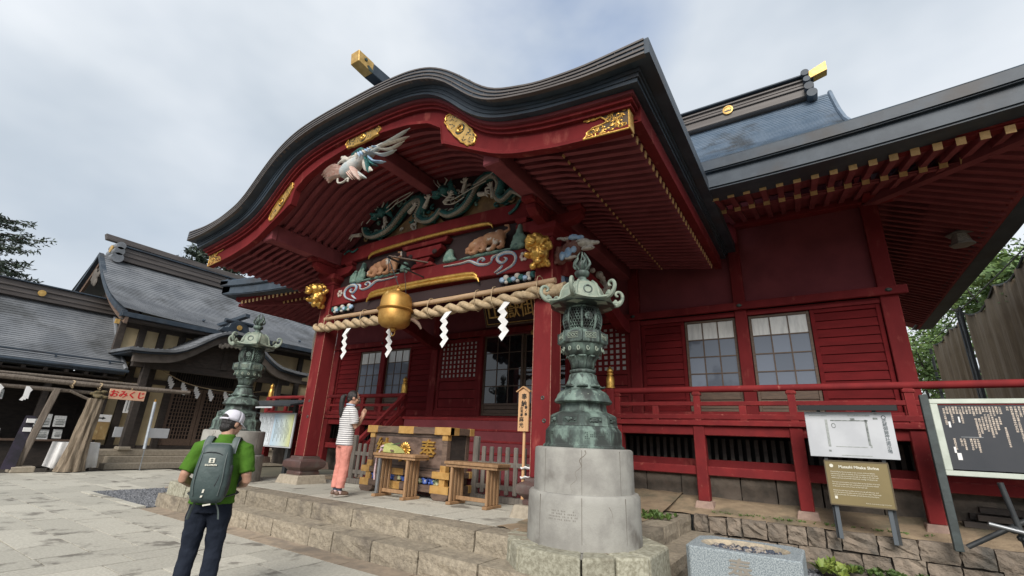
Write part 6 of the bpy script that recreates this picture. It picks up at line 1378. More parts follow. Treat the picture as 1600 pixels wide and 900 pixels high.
# stone water basin
sb_ = thing('stone_basin', 'grey speckled granite water basin with a worn oval hollow and a carved character', 'basin', (-.79, 5.68, 0))
bm = bmesh.new()
x0, x1, y0, y1, zt = -1.29, -.285, 5.30, 6.06, .50
ch = [(x0+.04, y0), (x1-.0, y0+.0), (x1, y0+.06), (x1, y1-.08), (x1-.10, y1), (x0+.10, y1), (x0, y1-.10), (x0, y0+.05)]
ov = [(-.80+.41*cos(a), 5.69+.29*sin(a)) for a in [2*PI*k/32 for k in range(32)]]
vb = [bm.verts.new((x, y, -.04)) for x, y in ch]; vt = [bm.verts.new((x, y, zt-.012)) for x, y in ch]
vt2 = [bm.verts.new((lerp(x, -.79, .015), lerp(y, 5.68, .015), zt)) for x, y in ch]
r1 = [bm.verts.new((x, y, zt-.004)) for x, y in ov]; r2_ = [bm.verts.new((-.80+(x+.80)*.9, 5.69+(y-5.69)*.92, zt-.03)) for x, y in ov]; r3 = [bm.verts.new((-.80+(x+.80)*.8, 5.69+(y-5.69)*.8, zt-.09)) for x, y in ov]
for k in range(8):
    bm.faces.new((vb[k], vb[(k+1) % 8], vt[(k+1) % 8], vt[k])); bm.faces.new((vt[k], vt[(k+1) % 8], vt2[(k+1) % 8], vt2[k]))
for k in range(32):
    bm.faces.new((r1[k], r1[(k+1) % 32], r2_[(k+1) % 32], r2_[k])); bm.faces.new((r2_[k], r2_[(k+1) % 32], r3[(k+1) % 32], r3[k]))
bm.faces.new(r3)
import mathutils
outer = [v.co.copy() for v in vt2]; edges = []
for L_ in (vt2, r1): edges += [bm.edges.get((L_[i], L_[(i+1) % len(L_)])) for i in range(len(L_))]
bmesh.ops.triangle_fill(bm, use_beauty=True, edges=edges)
bmesh.ops.recalc_face_normals(bm, faces=bm.faces)
me = bpy.data.meshes.new('basin_block'); bm.to_mesh(me); bm.free(); me.materials.append(GRANS); me.materials.append(M('worn_hollow', (.46, .38, .27), (.30, .26, .20), .85, scale=14, bump=.6))
for p in me.polygons:
    if p.center.z < zt-.006 and abs(p.center.x+.80) < .40 and abs(p.center.y-5.69) < .29 and p.center.z > .2: p.material_index = 1
o = bpy.data.objects.new('basin_block', me); put(o, sb_, (0, 0, 0)); q = o.modifiers.new('bevel', 'BEVEL'); q.width = .008; q.limit_method = 'ANGLE'; q.angle_limit = rad(50)
text('奉', .22, M('carved_shadowless', (.26, .235, .20), rough=.9), sb_, (-.80, y0-.001, .33), ext=.004, name='carved_character', bold=.006)
mb = MB()
for k in range(130):
    a, r = rnd.uniform(0, 6.3), rnd.random()**.5; mb.ell((-.80+.32*r*cos(a), 5.70+.19*r*sin(a), zt-.04), (rnd.uniform(.012, .03),)*3, 6, 4)
mb.lathe([(0, 0), (.37, 0)], (0, 0, 0), 24, cap=False); mb.v[-48:] = [(-.80+x*.95, 5.69+y*.62, zt-.045) for x, y, z in mb.v[-48:]]
tag(mb.build('pebbles', M('basin_pebble', (.05, .06, .085), (.30, .26, .22), .5, scale=16, detail=1, lo=.5, hi=.56), None), 'dark wet pebbles lying in the hollow of the stone basin', kind='stuff')

# hanging bronze lantern under the side eave
hl = thing('hanging_lantern', 'small dark metal lantern hanging under the right side eave', 'lantern', (2.74, 11, 5.75))
SILVD = M('grey_lantern_metal', (.20, .195, .185), (.14, .135, .13), .6, scale=12)
mb = MB(); mb.lathe([(.0, .15), (.03, .14), (.06, .11), (.15, .04), (.21, .035), (.21, .02), (.12, .015)], (2.72, 11, 5.40), 6); mb.build('roof', SILVD, hl, (2.72, 11, 5.5))
MB().lathe([(.115, .02), (.155, -.15), (.0, -.15)], (2.72, 11, 5.40), 6).build('body', M('hang_lantern', (.24, .235, .22), (.42, .40, .37), .6, scale=40), hl, (2.72, 11, 5.4))
MB().lathe([(.16, -.15), (.19, -.165), (.18, -.195), (0, -.195)], (2.72, 11, 5.40), 6).build('base', SILVD, hl, (2.72, 11, 5.3))
for s in (-1, 1): MB().tube(cat([(2.72, 11, 5.56), (2.72+s*.06, 11, 5.72), (2.72-s*.03, 11, 5.82), (2.73, 11, 5.95)]), .008, 5).build('chain', BRZD, hl, (2.72, 11, 5.7))

# ------------------------------------------------------------------ screen fence and greenery to the right
sf = thing('screen_fence', 'tall brown reed cloth screen stretched between black posts', 'fence', (5, 18, 1))
CLOTH = M('reed_cloth', (.20, .15, .095), (.15, .11, .07), .9, scale=3, stretch=(1, 5, .5), bump=.4, bscale=20)
gz = lambda y: .6+(y-14)*.05
def screen(y0, y1, sag, n=24):
    rows = []
    for i in range(n+1):
        t = i/n; y = lerp(y0, y1, t); zt = 6.42-sag*(1-abs(2*t-1)**1.6)
        rows.append([(5+.05*sin(t*19)+.03*sin(t*47), y, lerp(gz(y)+.2, zt, k/6)) for k in range(7)])
    mb = MB().grid(rows); o = mb.build('cloth_panel', CLOTH, sf, (5, (y0+y1)/2, 3), smooth=True); q = o.modifiers.new('t', 'SOLIDIFY'); q.thickness = .01
    MB().tube([(4.99, r[-1][1], r[-1][2]) for r in rows], .035, 6).build('edge_cord', BLK, sf, (5, (y0+y1)/2, 6))
screen(13.3, 16.0, .22); screen(16.0, 18.6, .25); screen(18.6, 22.1, .35); screen(22.6, 24.6, .15); screen(24.6, 28.0, .2); screen(10.4, 13.3, .25)
for y, h in ((22.2, 6.7), (22.6, 6.75), (28.4, 6.5), (10.3, 6.6)): MB().tube([(4.93, y, gz(y)-.2), (4.93, y, h)], .06, 8).build('post', BLK, sf, (4.93, y, 1), smooth=True)
for z0, z1 in ((1.2, 2.6), (2.6, 4.0), (4.0, 5.4), (5.4, 6.6)): MB().bar((4.93, 22.2, z0), (4.93, 22.6, z1), .05, .03).build('brace', BLK, sf, (4.93, 22.4, z0))
MB().bar((4.9, 22.3, 6.6), (4.6, 21.6, 6.5), .05, .05).build('brace_arm', SILV, sf, (4.9, 22.3, 6.6))
for y0, y1 in ((28.4, 22.4), (22.4, 10.3)): MB().tube([(4.95, lerp(y0, y1, k/10), 6.62-.1*sin(PI*k/10)) for k in range(11)], .02, 5).build('wire', BLK, sf, (4.95, (y0+y1)/2, 6.5))

def leaf_cloud(mb, c, r, n, s_, flat=.8, droop=.0):
    """leaf-sized faces spread through an uneven volume made of clumps"""
    cl = [Vector((rnd.gauss(0, .45), rnd.gauss(0, .45), rnd.gauss(0, .4*flat))) for _ in range(max(4, n//110))]
    for _ in range(n):
        k = rnd.choice(cl); d = Vector((rnd.gauss(0, 1), rnd.gauss(0, 1), rnd.gauss(0, 1))).normalized()*rnd.random()**.4*.30
        p = Vector(c)+Vector(((k.x+d.x)*r[0], (k.y+d.y)*r[1], (k.z+d.z)*r[2]))
        a = Vector((rnd.gauss(0, 1), rnd.gauss(0, 1), rnd.gauss(0, .6)-droop)).normalized(); b = a.cross(Vector((rnd.gauss(0, 1), rnd.gauss(0, 1), rnd.gauss(0, 1)))).normalized()
        l_ = s_*rnd.uniform(.6, 1.3)
        mb.add([p-a*l_, p+b*l_*.42, p+a*l_, p-b*l_*.42], [(0, 1, 2, 3)])
def foliage_mat(name, a, b, c):
    m = M(name, a, b, .6, scale=1.3, detail=3, lo=.35, hi=.65, c3=c, scale3=6, lo3=.55, hi3=.7); bs = m.node_tree.nodes['Principled BSDF']
    bs.inputs['Subsurface Weight'].default_value = 0; return m
FOL = foliage_mat('broad_leaves', (.15, .235, .065), (.08, .145, .04), (.26, .33, .10)); FOLD = foliage_mat('dark_needles', (.055, .078, .052), (.035, .052, .036), (.075, .10, .06))
def bush(loc, r, n, s_, label, cat_='shrub', grp='leafy shrubs beyond the screen fence', mat=FOL, zc=5):
    t = thing('shrub', label, cat_, loc, 0, grp)
    mb = MB(); leaf_cloud(mb, (loc[0], loc[1], zc), r, n, s_); mb.build('foliage', mat, t, loc, recalc=False)
    mb = MB()
    for k in range(5): a = k*1.3; mb.tube([loc, (loc[0]+.3*r[0]*cos(a), loc[1]+.3*r[1]*sin(a), zc-.5*r[2]), (loc[0]+.6*r[0]*cos(a), loc[1]+.6*r[1]*sin(a), zc+.4*r[2])], [.09, .05, .015], 6)
    mb.build('stems', WOODD, t, loc)
for (x, y, zc, rx, ry, rz, n, lab) in ((6.0, 21.5, 6.9, 1.5, 2.6, 1.6, 3000, 'leafy shrub rising over the screen below the side eave'), (5.6, 35, 4.2, 2.2, 3.0, 2.4, 3000, 'low leafy shrub seen through the rail beside the hall corner'), (5.1, 30, 6.0, 1.5, 2.6, 2.3, 3000, 'leafy shrub filling the gap between the hall corner and the screen'),
        (8.2, 28, 8.6, 2.2, 3.0, 2.2, 3200, 'largest leafy shrub on the slope behind the screen'), (7.6, 37, 8.2, 2.6, 3, 3.4, 3000, 'tall leafy shrub farthest back beyond the end of the screen'),
        (6.6, 17.5, 6.6, 1.3, 2.4, 1.5, 2400, 'leafy shrub over the screen at the right edge of the view'), (10.5, 33, 11.0, 3.0, 3.2, 2.6, 3000, 'leafy shrub highest up the green slope behind the screen')):
    bush((x, y, .8), (rx, ry, rz), n, .13, lab, zc=zc)
hill = MB().grid([[(2+i*1.6+(0 if i else .5), 26+j*5, -.5+i*.9+j*.55+rnd.uniform(-.2, .2)) for i in range(16)] for j in range(6)]).build('hillside', M('hill_green', (.05, .085, .03), (.03, .055, .022), .95, scale=.8, bump=.8), smooth=True); tag(hill, 'green slope rising behind the screen fence', kind='structure')
# conifers behind the left buildings
def conifer(loc, h, r, label, n=26, seed=3, lean=0):
    rr = random.Random(seed); t = thing('conifer', label, 'tree', loc, 0, 'conifers behind the left buildings'); x, y, z = loc
    MB().tube([(x, y, z), (x+lean*.5, y, z+h*.5), (x+lean, y, z+h)], [.30, .2, .03], 8).build('trunk', WOODD, t, loc, smooth=True)
    mb = MB(); br_ = MB()
    for k in range(n):
        f = rr.uniform(.30, 1); L_ = r*(1.12-f)*rr.uniform(.6, 1.25)+.4; a = rr.uniform(0, 6.3); p0 = Vector((x+lean*f, y, z+h*f)); d = Vector((cos(a), sin(a), rr.uniform(.05, .35)))
        p1 = p0+d*L_*.6; p2 = p0+d*L_-Vector((0, 0, .12*L_)); br_.tube([p0, p1, p2], [.07, .04, .012], 5)
        for q in range(int(44+30*L_)):
            s = rr.uniform(.2, 1.05); c = p0.lerp(p2, s)+Vector((rr.gauss(0, .16), rr.gauss(0, .16), rr.gauss(.02, .10)))*(.5+.5*L_/r)*1.6
            e = Vector((rr.gauss(0, 1), rr.gauss(0, 1), rr.gauss(.2, .5))).normalized()*rr.uniform(.12, .24); w_ = e.cross(Vector((rr.gauss(0, 1), rr.gauss(0, 1), 1))).normalized()*.05
            mb.add([c-e, c+w_, c+e, c-w_], [(0, 1, 2, 3)])
    mb.build('crown', FOLD, t, loc, recalc=False); br_.build('branches', WOODD, t, loc)
conifer((-43.6, 3.9, -1), 15.6, 8.0, 'sparse dark conifer above the left shop roof', 74, 5)
conifer((-33.6, 12.6, -1), 14.6, 4.6, 'dark conifer peeping between the two left roofs and the porch eave', 80, 9)
conifer((-31.5, 13.2, -1), 13.6, 4.4, 'second dark conifer close behind the long grey roof', 70, 12)

# ------------------------------------------------------------------ the dark timber office and its shop wing on the left
of = thing('shrine_office', 'dark timber hall with grey copper roof, cream walls and a small curved porch roof', 'building', (-21, 9.15, 0))
def swapXY(p): return Vector((-20+(-(p.y)), p.x, p.z))       # profile distance runs towards -X from the eave
def long_roof(parent, xe, prof, ya, yb, mat, lift=None, n=34, nx=16, rise=0):
    pts = smooth_tab(prof, n, 1)
    return stepped('roof_slope', parent, pts, lambda d: ya, lambda d: yb, mat, (xe-2, (ya+yb)/2, prof[0][1]), step=.015, nx=nx,
                   liftf=(lambda x, t: rise*max(0, abs((x-(ya+yb)/2)/((yb-ya)/2))-.55)**2*5*(1-t)), swap=lambda p: Vector((xe-p.y, p.x, p.z)))
YA, YB = 5.55, 19.0
PR = [(0, 5.16), (1, 5.56), (2, 6.04), (3, 6.66), (4, 7.42), (4.6, 7.95), (5.0, 8.3)]
long_roof(of, -20, PR, YA, YB, ROOFL, rise=.12)
MB().grid([[(-25, YA, 8.3), (-25, YB, 8.3)], [(-30, YA, 5.16), (-30, YB, 5.16)]]).build('back_slope', ROOFL, of, (-27, 12, 7))
# eave edge, verge boards and gable
bx('eave_edge', ROOF, of, -20.25, -19.98, YA, YB, 4.98, 5.15, .01); bx('eave_board', WOODD, of, -20.5, -20.1, YA+.1, YB, 4.88, 4.97, 0)
for side in (0, 1):
    P = smooth_tab(PR, 12, 1); X = (lambda d: -20-d) if side == 0 else (lambda d: -30+d)
    mb = MB(); mb2 = MB()
    for (d0, z0), (d1, z1) in zip(P, P[1:]):
        mb.hexa([(X(d0), YA-.02, z0-.16), (X(d1), YA-.02, z1-.16), (X(d1), YA+.14, z1-.16), (X(d0), YA+.14, z0-.16), (X(d0), YA-.02, z0+.03), (X(d1), YA-.02, z1+.03), (X(d1), YA+.14, z1+.03), (X(d0), YA+.14, z0+.03)])
        mb2.hexa([(X(d0), YA+.12, z0-.42), (X(d1), YA+.12, z1-.42), (X(d1), YA+.22, z1-.42), (X(d0), YA+.22, z0-.42), (X(d0), YA+.12, z0-.162), (X(d1), YA+.12, z1-.162), (X(d1), YA+.22, z1-.162), (X(d0), YA+.22, z0-.162)])
    mb.build('verge', ROOFL if False else ROOF, of, (X(2), YA, 6.5)); mb2.build('bargeboard', WOODB, of, (X(2), YA+.1, 6.3))
MB().prism([(-29, 5.2), (-21, 5.2), (-23, 6.4), (-25, 7.7), (-27, 6.4)], YA+.9, YA+1, 'xz').build('gable_wall', WOODD, of, (-25, YA+.9, 6))
mb = MB()
for k in range(9): mb.ell((-25+rnd.uniform(-.35, .35), YA+.12, 7.35+rnd.uniform(-.5, .3)), (rnd.uniform(.12, .25), .06, rnd.uniform(.1, .2)))
mb.build('gable_pendant', WOODG, of, (-25, YA, 7.3), remesh=.04)
rg = bx('ridge', RIDGE, of, -25.35, -24.65, 6.15, YB, 8.15, 8.75, .02)
for z, e in ((8.36, .05), (8.56, .03), (8.75, .10)): bx('ridge_cap', ROOF if z > 8.7 else RIDGE, rg, -25.35-e, -24.65+e, 6.1, YB, z, z+.06, .01)
MB().hexa([(-25.13, 5.6, 8.96), (-24.87, 5.6, 8.96), (-24.87, YB, 8.82), (-25.13, YB, 8.82), (-25.13, 5.52, 9.2), (-24.87, 5.52, 9.2), (-24.87, YB, 9.05), (-25.13, YB, 9.05)]).build('ridge_beam', RIDGE, rg, (-25, 8, 9), bevel=.01)
for z, r in ((8.75, .17), (8.5, .19), (8.2, .22)): MB().tube([(-25.5, 6.05, z), (-24.5, 6.05, z)], r, 12).build('ridge_end_tile', ROOFL, rg, (-25, 6.05, z), smooth=True)
MB().lathe([(0, 0), (.17, 0), (.17, .04), (0, .05)], (0, 0, 0), 18).xf(Matrix.Translation((-25, 5.88, 8.62)) @ Matrix.Rotation(PI/2, 4, 'X')).build('gilt_crest', GOLDP, rg, (-25, 5.9, 8.6), smooth=True)
for k in range(5): y = 8.5+k*2.2; MB().ell((-20.9, y, 5.6), (.1, .05, .06)).build('snow_stop', ROOF, of, (-20.9, y, 5.6), smooth=True)
# walls
WX = -21
bx('plaster_wall', CREAM, of, WX-.2, WX-.05, 5.9, 18, .5, 5.0, 0)
for y in (5.95, 6.6, 7.25, 7.95, 10.4, 11.4, 13.2, 15, 17): bx('post', WOODD, of, WX-.04, WX+.10, y-.11, y+.11, .5, 5.0, .008)
for z0, z1 in ((.5, .66), (2.84, 3.02), (3.55, 3.72), (4.78, 4.97)): bx('wall_beam', WOODD, of, WX-.04, WX+.07, 6.0, 17, z0, z1, .006)
bx('transom_panel', BLACK, of, WX-.04, WX-.0, 7.95, 10.4, 3.02, 3.55, 0)
for k in range(26): y = 8.05+k*.09; bx('transom_bar', WOODD, of, WX+.005, WX+.03, y, y+.03, 3.02, 3.55, 0)
bx('dark_room', BLACK, of, WX-.05, WX-.02, 8.06, 10.3, .66, 2.84, 0)
def lat_door(y0, y1):
    f = MB(); xa, xb = WX-.01, WX+.04
    f.box(xa, xb, y0, y0+.13, .67, 2.83); f.box(xa, xb, y1-.13, y1, .67, 2.83); f.box(xa, xb, y0+.13, y1-.13, .67, .92); f.box(xa, xb, y0+.13, y1-.13, 2.72, 2.83)
    o = f.build('lattice_door', WOODB, of, (WX, (y0+y1)/2, .67), bevel=.004)
    for k in range(1, 8): y = lerp(y0+.13, y1-.13, k/8); bx('lattice_bar', WOODB, o, WX+.0, WX+.03, y-.016, y+.016, .92, 2.72, 0)
    for k in range(1, 13): z = lerp(.92, 2.72, k/13); bx('lattice_bar', WOODB, o, WX+.004, WX+.026, y0+.13, y1-.13, z-.016, z+.016, 0)
lat_door(8.06, 9.17); lat_door(9.19, 10.3)
# entrance steps and posts
bx('entrance_floor', GRST, of, -20.9, -19.75, 6.0, 12.4, .37, .545, .01); bx('entrance_step', GRST, of, -19.75, -19.35, 6.2, 12.2, .0, .365, .01); bx('entrance_step', GRST, of, -19.35, -18.9, 6.0, 12.4, .0, .18, .01)
bx('entrance_base', GRST, of, -20.9, -19.75, 6.0, 12.4, 0, .365, 0)
for y in (6.65, 11.65): bx('porch_post', WOODD, of, -19.95, -19.73, y-.11, y+.11, .55, 3.75, .012); bx('post_footing', GRST, of, -20.02, -19.66, y-.18, y+.18, .546, .66, .02)
bx('porch_beam', WOODD, of, -19.93, -19.75, 6.2, 12.1, 3.3, 3.58, .01)
MB().prism([(9.15+v, z) for v, z in [(-2.5, 3.58), (2.5, 3.58), (1.3, 4.0), (.5, 4.5), (0, 4.62), (-.5, 4.5), (-1.3, 4.0)]], -19.8, -19.74, 'yz').build('porch_gable', WOODD, of, (-19.8, 9.15, 4)); bx('gable_strut', WOODD, of, -19.74, -19.68, 9.05, 9.25, 3.58, 4.6, 0)
KP = [(0, 5.06), (.35, 5.02), (.7, 4.88), (1.3, 4.40), (1.7, 4.13), (2.05, 3.98), (2.8, 3.88), (3.38, 3.86)]
kf = sym(KP, 30, 1)
def kband(dlo, dhi, um, x0, x1, name, mat):
    n = 60; A = [-um+2*um*i/n for i in range(n+1)]
    mb = MB()
    for a, b in zip(A, A[1:]):
        za, zb_ = interp(kf, a), interp(kf, b)
        mb.hexa([(x0, 9.15+a, za+dlo), (x0, 9.15+b, zb_+dlo), (x1, 9.15+b, zb_+dlo), (x1, 9.15+a, za+dlo), (x0, 9.15+a, za+dhi), (x0, 9.15+b, zb_+dhi), (x1, 9.15+b, zb_+dhi), (x1, 9.15+a, za+dhi)])
    return mb.build(name, mat, of, (x0, 9.15, 4.2), smooth=True, ang=30)
kband(-.10, 0, 3.38, -21.2, -19.0, 'porch_roof', ROOFL); kband(-.17, -.102, 3.3, -21.2, -19.08, 'porch_edge', ROOF); kband(-.46, -.172, 3.15, -19.35, -19.2, 'porch_bargeboard', WOODB if False else M('grey_brown_board', (.12, .10, .085), (.085, .07, .06), .7, scale=4, bump=.2))
for k in range(46):
    v = -3.3+6.6*k/45; MB().bar((-19.02, 9.15+v, interp(kf, v)+.005), (-21.1, 9.15+v, interp(kf, v)+.005), .03, .03).build('porch_seam', ROOFL, of, (-20, 9.15+v, interp(kf, v)))
mb = MB()
for k in range(14): mb.ell((-19.16, 9.15+(k-6.5)*.085, 4.42+.10*cos((k-6.5)*.25)*1.2-.05*(k % 2)), (.04, .075, .10))
mb.build('carved_pendant', WOODG, of, (-19.16, 9.15, 4.4), remesh=.02)
orn = MB().prism([(-.75, 0), (.75, 0), (.62, .18), (.42, .22), (.36, .38), (.2, .46), (-.2, .46), (-.36, .38), (-.42, .22), (-.62, .18)], -19.42, -19.2, 'yz').xf(Matrix.Translation((0, 9.15, 5.0))).build('ridge_ornament', ROOF, of, (-19.3, 9.15, 5), bevel=.02)
MB().bar((-18.75, 9.15, 5.72), (-21, 9.15, 5.52), .2, .14).build('ornament_beam', ROOF, orn, (-19.8, 9.15, 5.6), bevel=.01); MB().tube([(-19.3, 8.6, 5.48), (-19.3, 9.7, 5.48)], .09, 8).build('ornament_roll', ROOF, orn, (-19.3, 9.15, 5.45), smooth=True)
MB().lathe([(0, 0), (.10, 0), (.10, .03), (0, .035)], (0, 0, 0), 16).xf(Matrix.Translation((-19.19, 9.15, 5.26)) @ Matrix.Rotation(PI/2, 4, 'Y')).build('gilt_crest', GOLDP, orn, (-19.2, 9.15, 5.26), smooth=True)
bx('gilt_end', GOLDP, of, -20.3, -20.2, 5.5, 5.62, 4.72, 4.88, 0); 
sl = thing('slat_fence', 'grey vertical board fence behind the left lantern', 'fence', (-21.5, 14, 2))
for k in range(22): x = -25.2+k*.25; bx('board', WOODG, sl, x, x+.2, 13.9, 13.94, 1.6, 3.95, .004)
for z in (2.2, 3.6): bx('rail', WOODG, sl, -25.2, -19.7, 13.945, 14.0, z, z+.1, 0)
for x in (-25, -22.4, -19.8): bx('fence_post', WOODG, sl, x-.06, x+.06, 14.0, 14.1, 0, 4.0, 0)

# shop wing
sh = thing('amulet_shop', 'low shop wing with grey copper roof and an open dark counter front', 'building', (-20.8, 2, 0))
PW = [(0, 3.16), (1, 3.78), (2, 4.55), (3, 5.50)]
long_roof(sh, -20, PW, -7, 6.15, ROOFL, n=30, nx=18)
MB().grid([[(-23, -7, 5.5), (-23, 6.15, 5.5)], [(-26, -7, 3.1), (-26, 6.15, 3.1)]]).build('back_slope', ROOFL, sh, (-24, 0, 4.3))
bx('eave_edge', ROOF, sh, -20.2, -19.98, -7, 6.15, 2.99, 3.15, .01); MB().tube([(-19.9, -7, 3.06), (-19.9, 6.2, 3.10)], .055, 8).build('gutter', ROOF, sh, (-19.9, 0, 3.1), smooth=True)
MB().tube([(-20.25, -7, 3.42), (-20.25, 6.1, 3.42)], .025, 6).build('snow_rail', ROOF, sh, (-20.25, 0, 3.42)); 
for k in range(9): bx('rail_bracket', ROOF, sh, -20.3, -20.22, -5.5+k*1.4, -5.46+k*1.4, 3.3, 3.42, 0)
wr = bx('ridge', RIDGE, sh, -23.25, -22.7, -7, 6.5, 5.42, 5.95, .01)
for z, e in ((5.56, .03), (5.74, .05), (5.95, .08)): bx('ridge_cap', ROOF if z > 5.9 else RIDGE, wr, -23.25-e, -22.7+e, -7, 6.5, z, z+.05, .008)
MB().lathe([(0, 0), (.11, 0), (.11, .03), (0, .035)], (0, 0, 0), 18).xf(Matrix.Translation((-22.66, 3.9, 5.68)) @ Matrix.Rotation(PI/2, 4, 'Y')).build('gilt_crest', GOLDP, wr, (-22.66, 3.9, 5.68), smooth=True)
for y0 in (6.18,): MB().prism([(-26, 3.1), (-20.1, 3.1), (-23, 5.42)], y0, y0+.08, 'xz').build('gable_wall', WOODD, sh, (-23, y0, 4))
MB().tube([(-20-d, 6.15, z+.03) for d, z in PW], .06, 6).build('verge_roll', ROOFL, sh, (-21.5, 6.15, 4.3), smooth=True)
bx('back_wall', WOODD, sh, -23.4, -23.3, -7, 6.1, 0, 3.2, 0); bx('end_wall', WOODD, sh, -23.3, -20.9, 6.05, 6.15, 0, 3.1, 0); bx('ceiling', WOODD, sh, -23.3, -20.2, -7, 6.1, 2.86, 2.9, 0); bx('shop_floor', WOODD, sh, -23.3, -20.9, -7, 6.1, .3, .36, 0)
bx('front_beam', WOODD, sh, -20.9, -20.75, -7, 6.1, 2.55, 2.8, .01)
for y in (-3, -.5, 2.0, 4.5, 6.05): bx('shop_post', WOODD, sh, -20.92, -20.76, y-.08, y+.08, 0, 2.86, .008)
bx('counter', WOODB, sh, -21.2, -20.55, -6, 6.0, .76, .82, .008); bx('counter_front', WOODD, sh, -20.75, -20.7, -6, 6.0, 0, .755, 0)
for k in range(26): x_ = -6.9+k*.5; bx('rafter_end', WOODD, sh, -20.75, -20.05, x_, x_+.1, 2.88, 2.98, 0)
mb = MB()
for k in range(9):
    y = 2.2+k*.45; 
    for q in range(3): bx('carved_panel', WOODG, sh, -20.74, -20.70, y+.02+q*.14, y+.14+q*.14, 2.56+.05*(q % 2), 2.78, .01)
# goods and notices on the shop counter
PB = M('printed_notice', (.62, .62, .60), (.44, .46, .46), .7, scale=26, detail=2, lo=.52, hi=.6)
lst = [(3.05, .88, .34, .34, 'printed notice card at the far left end of the shop counter'), (3.5, .9, .30, .28, 'printed notice card between the black banner and the far left card'), (2.6, 2.0, .42, .30, 'printed notice hung high at the left end of the shop front'), (3.08, 2.02, .5, .28, 'second high notice on the shop front, nearer the paper tassels'),
       (4.42, 1.26, .44, .40, 'large upper notice card right of the leaning log post'), (4.92, 1.28, .30, .34, 'narrow upper notice card left of the fluted trunk'), (4.48, .88, .42, .30, 'lower notice card right of the foot of the leaning log post'), (5.0, .92, .22, .28, 'small lower notice card left of the fluted trunk')]
for k, (y, z, w_, h, lab) in enumerate(lst):
    o = MB().hexa([(-20.72, y, z-.07), (-20.72, y+w_, z-.07), (-20.70, y+w_, z-.07), (-20.70, y, z-.07), (-20.82, y, z-.07+h), (-20.82, y+w_, z-.07+h), (-20.80, y+w_, z-.07+h), (-20.80, y, z-.07+h)]).build('notice', PB, None, (-20.7, y+w_/2, z))
    tag(o, lab, 'notice', 'printed notices at the shop counter')
    for r in range(3): MB().box(-20.712+.0, -20.700, y+.04, y+w_-.05, z+.0+r*h*.2, z+.02+r*h*.2).build('print_line', FAD2, o, (-20.7, y, z+r*.1))
o = bx('fortune_board', M('kraft_board', (.36, .24, .10), (.30, .20, .08), .7, scale=12, c3=(.50, .38, .2), scale3=6), None, -20.68, -20.64, 5.55, 6.35, .84, 1.42); tag(o, 'tan fortune notice board standing beside the entrance steps', 'notice board')
bx('heading_strip', PAPER, o, -20.65, -20.63, 5.55, 6.35, 1.42, 1.66); MB().prism([(5.75, 1.52), (6.1, 1.52), (6.1, 1.49), (6.2, 1.54), (6.1, 1.59), (6.1, 1.56), (5.75, 1.56)], -20.632, -20.625, 'yz').build('arrow', INK, o, (-20.63, 6, 1.54))
for k in range(3): bx('fold_line', WOODT, o, -20.645, -20.635, 5.58+k*.26, 5.59+k*.26, .86, 1.4, 0)
o = bx('paper_slip', PAPER, None, -20.45, -20.42, 6.55, 6.75, 1.75, 2.35, 0); tag(o, 'tall white paper notice on the porch post', 'notice')
bx('print_line', FAD2, o, -20.425, -20.415, 6.60, 6.62, 1.8, 2.3, 0); bx('print_line', FAD2, o, -20.425, -20.415, 6.67, 6.69, 1.85, 2.3, 0)
for y0, y1, lab in ((6.32, 6.75, 'grey white placard leaning left of the entrance post'), (7.35, 7.95, 'grey white placard at the left side of the lattice doors')):
    o = bx('placard', WHITE, None, -20.0, -19.97, y0, y1, .95, 1.28, .004); tag(o, lab, 'placard')
# rustic log frame
lf = thing('log_frame', 'rustic frame of weathered logs in front of the shop', 'frame', (-18.6, 4, 0))
for pts, r in (([(-18.6, -2, 2.42), (-18.65, 2.5, 2.50), (-18.6, 4.8, 2.48), (-18.55, 7.7, 2.52)], .07), ([(-18.75, -2, 2.22), (-18.7, 3.0, 2.26), (-18.7, 5.3, 2.25)], .055), ([(-18.9, -1, 2.58), (-18.9, 3, 2.62), (-18.8, 6.2, 2.62)], .045)):
    MB().tube(cat(pts, 5), [r*(1+.12*sin(i*2.1)) for i in range(5*(len(pts)-1)+1)], 8).build('log', LOG, lf, pts[1], smooth=True)
MB().tube([(-18.6, 4.55, 2.25), (-18.6, 5.2, 1.98)], .04, 7).build('log', LOG, lf, (-18.6, 4.9, 2.1), smooth=True)
lp = MB().bar((-18.75, 4.02, .14), (-18.7, 4.28, 2.30), .17, .17).build('leaning_post', LOG, lf, (-18.7, 4.2, 1.2), bevel=.02); bx('post_stone', GRST, lf, -18.95, -18.5, 3.85, 4.35, 0, .16, .02)
for y in (2.9, 4.55, 5.2, 6.0): MB().tube([(-18.62+.1*cos(a*.6), y+.03*sin(a), 2.45+.1*sin(a*.6)) for a in range(11)], .022, 5).build('lashing', STRAW, lf, (-18.6, y, 2.45))
for y, lab in ((3.05, 'white paper tassel at the left end of the log frame'), (3.62, 'white paper tassel beside the top of the leaning log post')): 
    o = MB()
    for k in range(5): o.add([(-18.5, y+.02*k-.05, 2.28-.02*k), (-18.5, y+.02*k+.03, 2.28-.02*k), (-18.48, y+.06*sin(k)+.02, 2.0-.03*k), (-18.48, y+.06*sin(k)-.05, 2.02-.03*k)], [(0, 1, 2, 3)])
    tag(o.build('paper_tassel', PAPER, None, (-18.5, y, 2.15), recalc=False), lab, 'paper tassel', 'paper tassels on the log frame')
tr = thing('fluted_trunk', 'pale weathered trunk with deep flutes flaring at its foot under the log frame', 'trunk', (-18.4, 5.1, 0))
n = 40; mb = MB(); rows = []
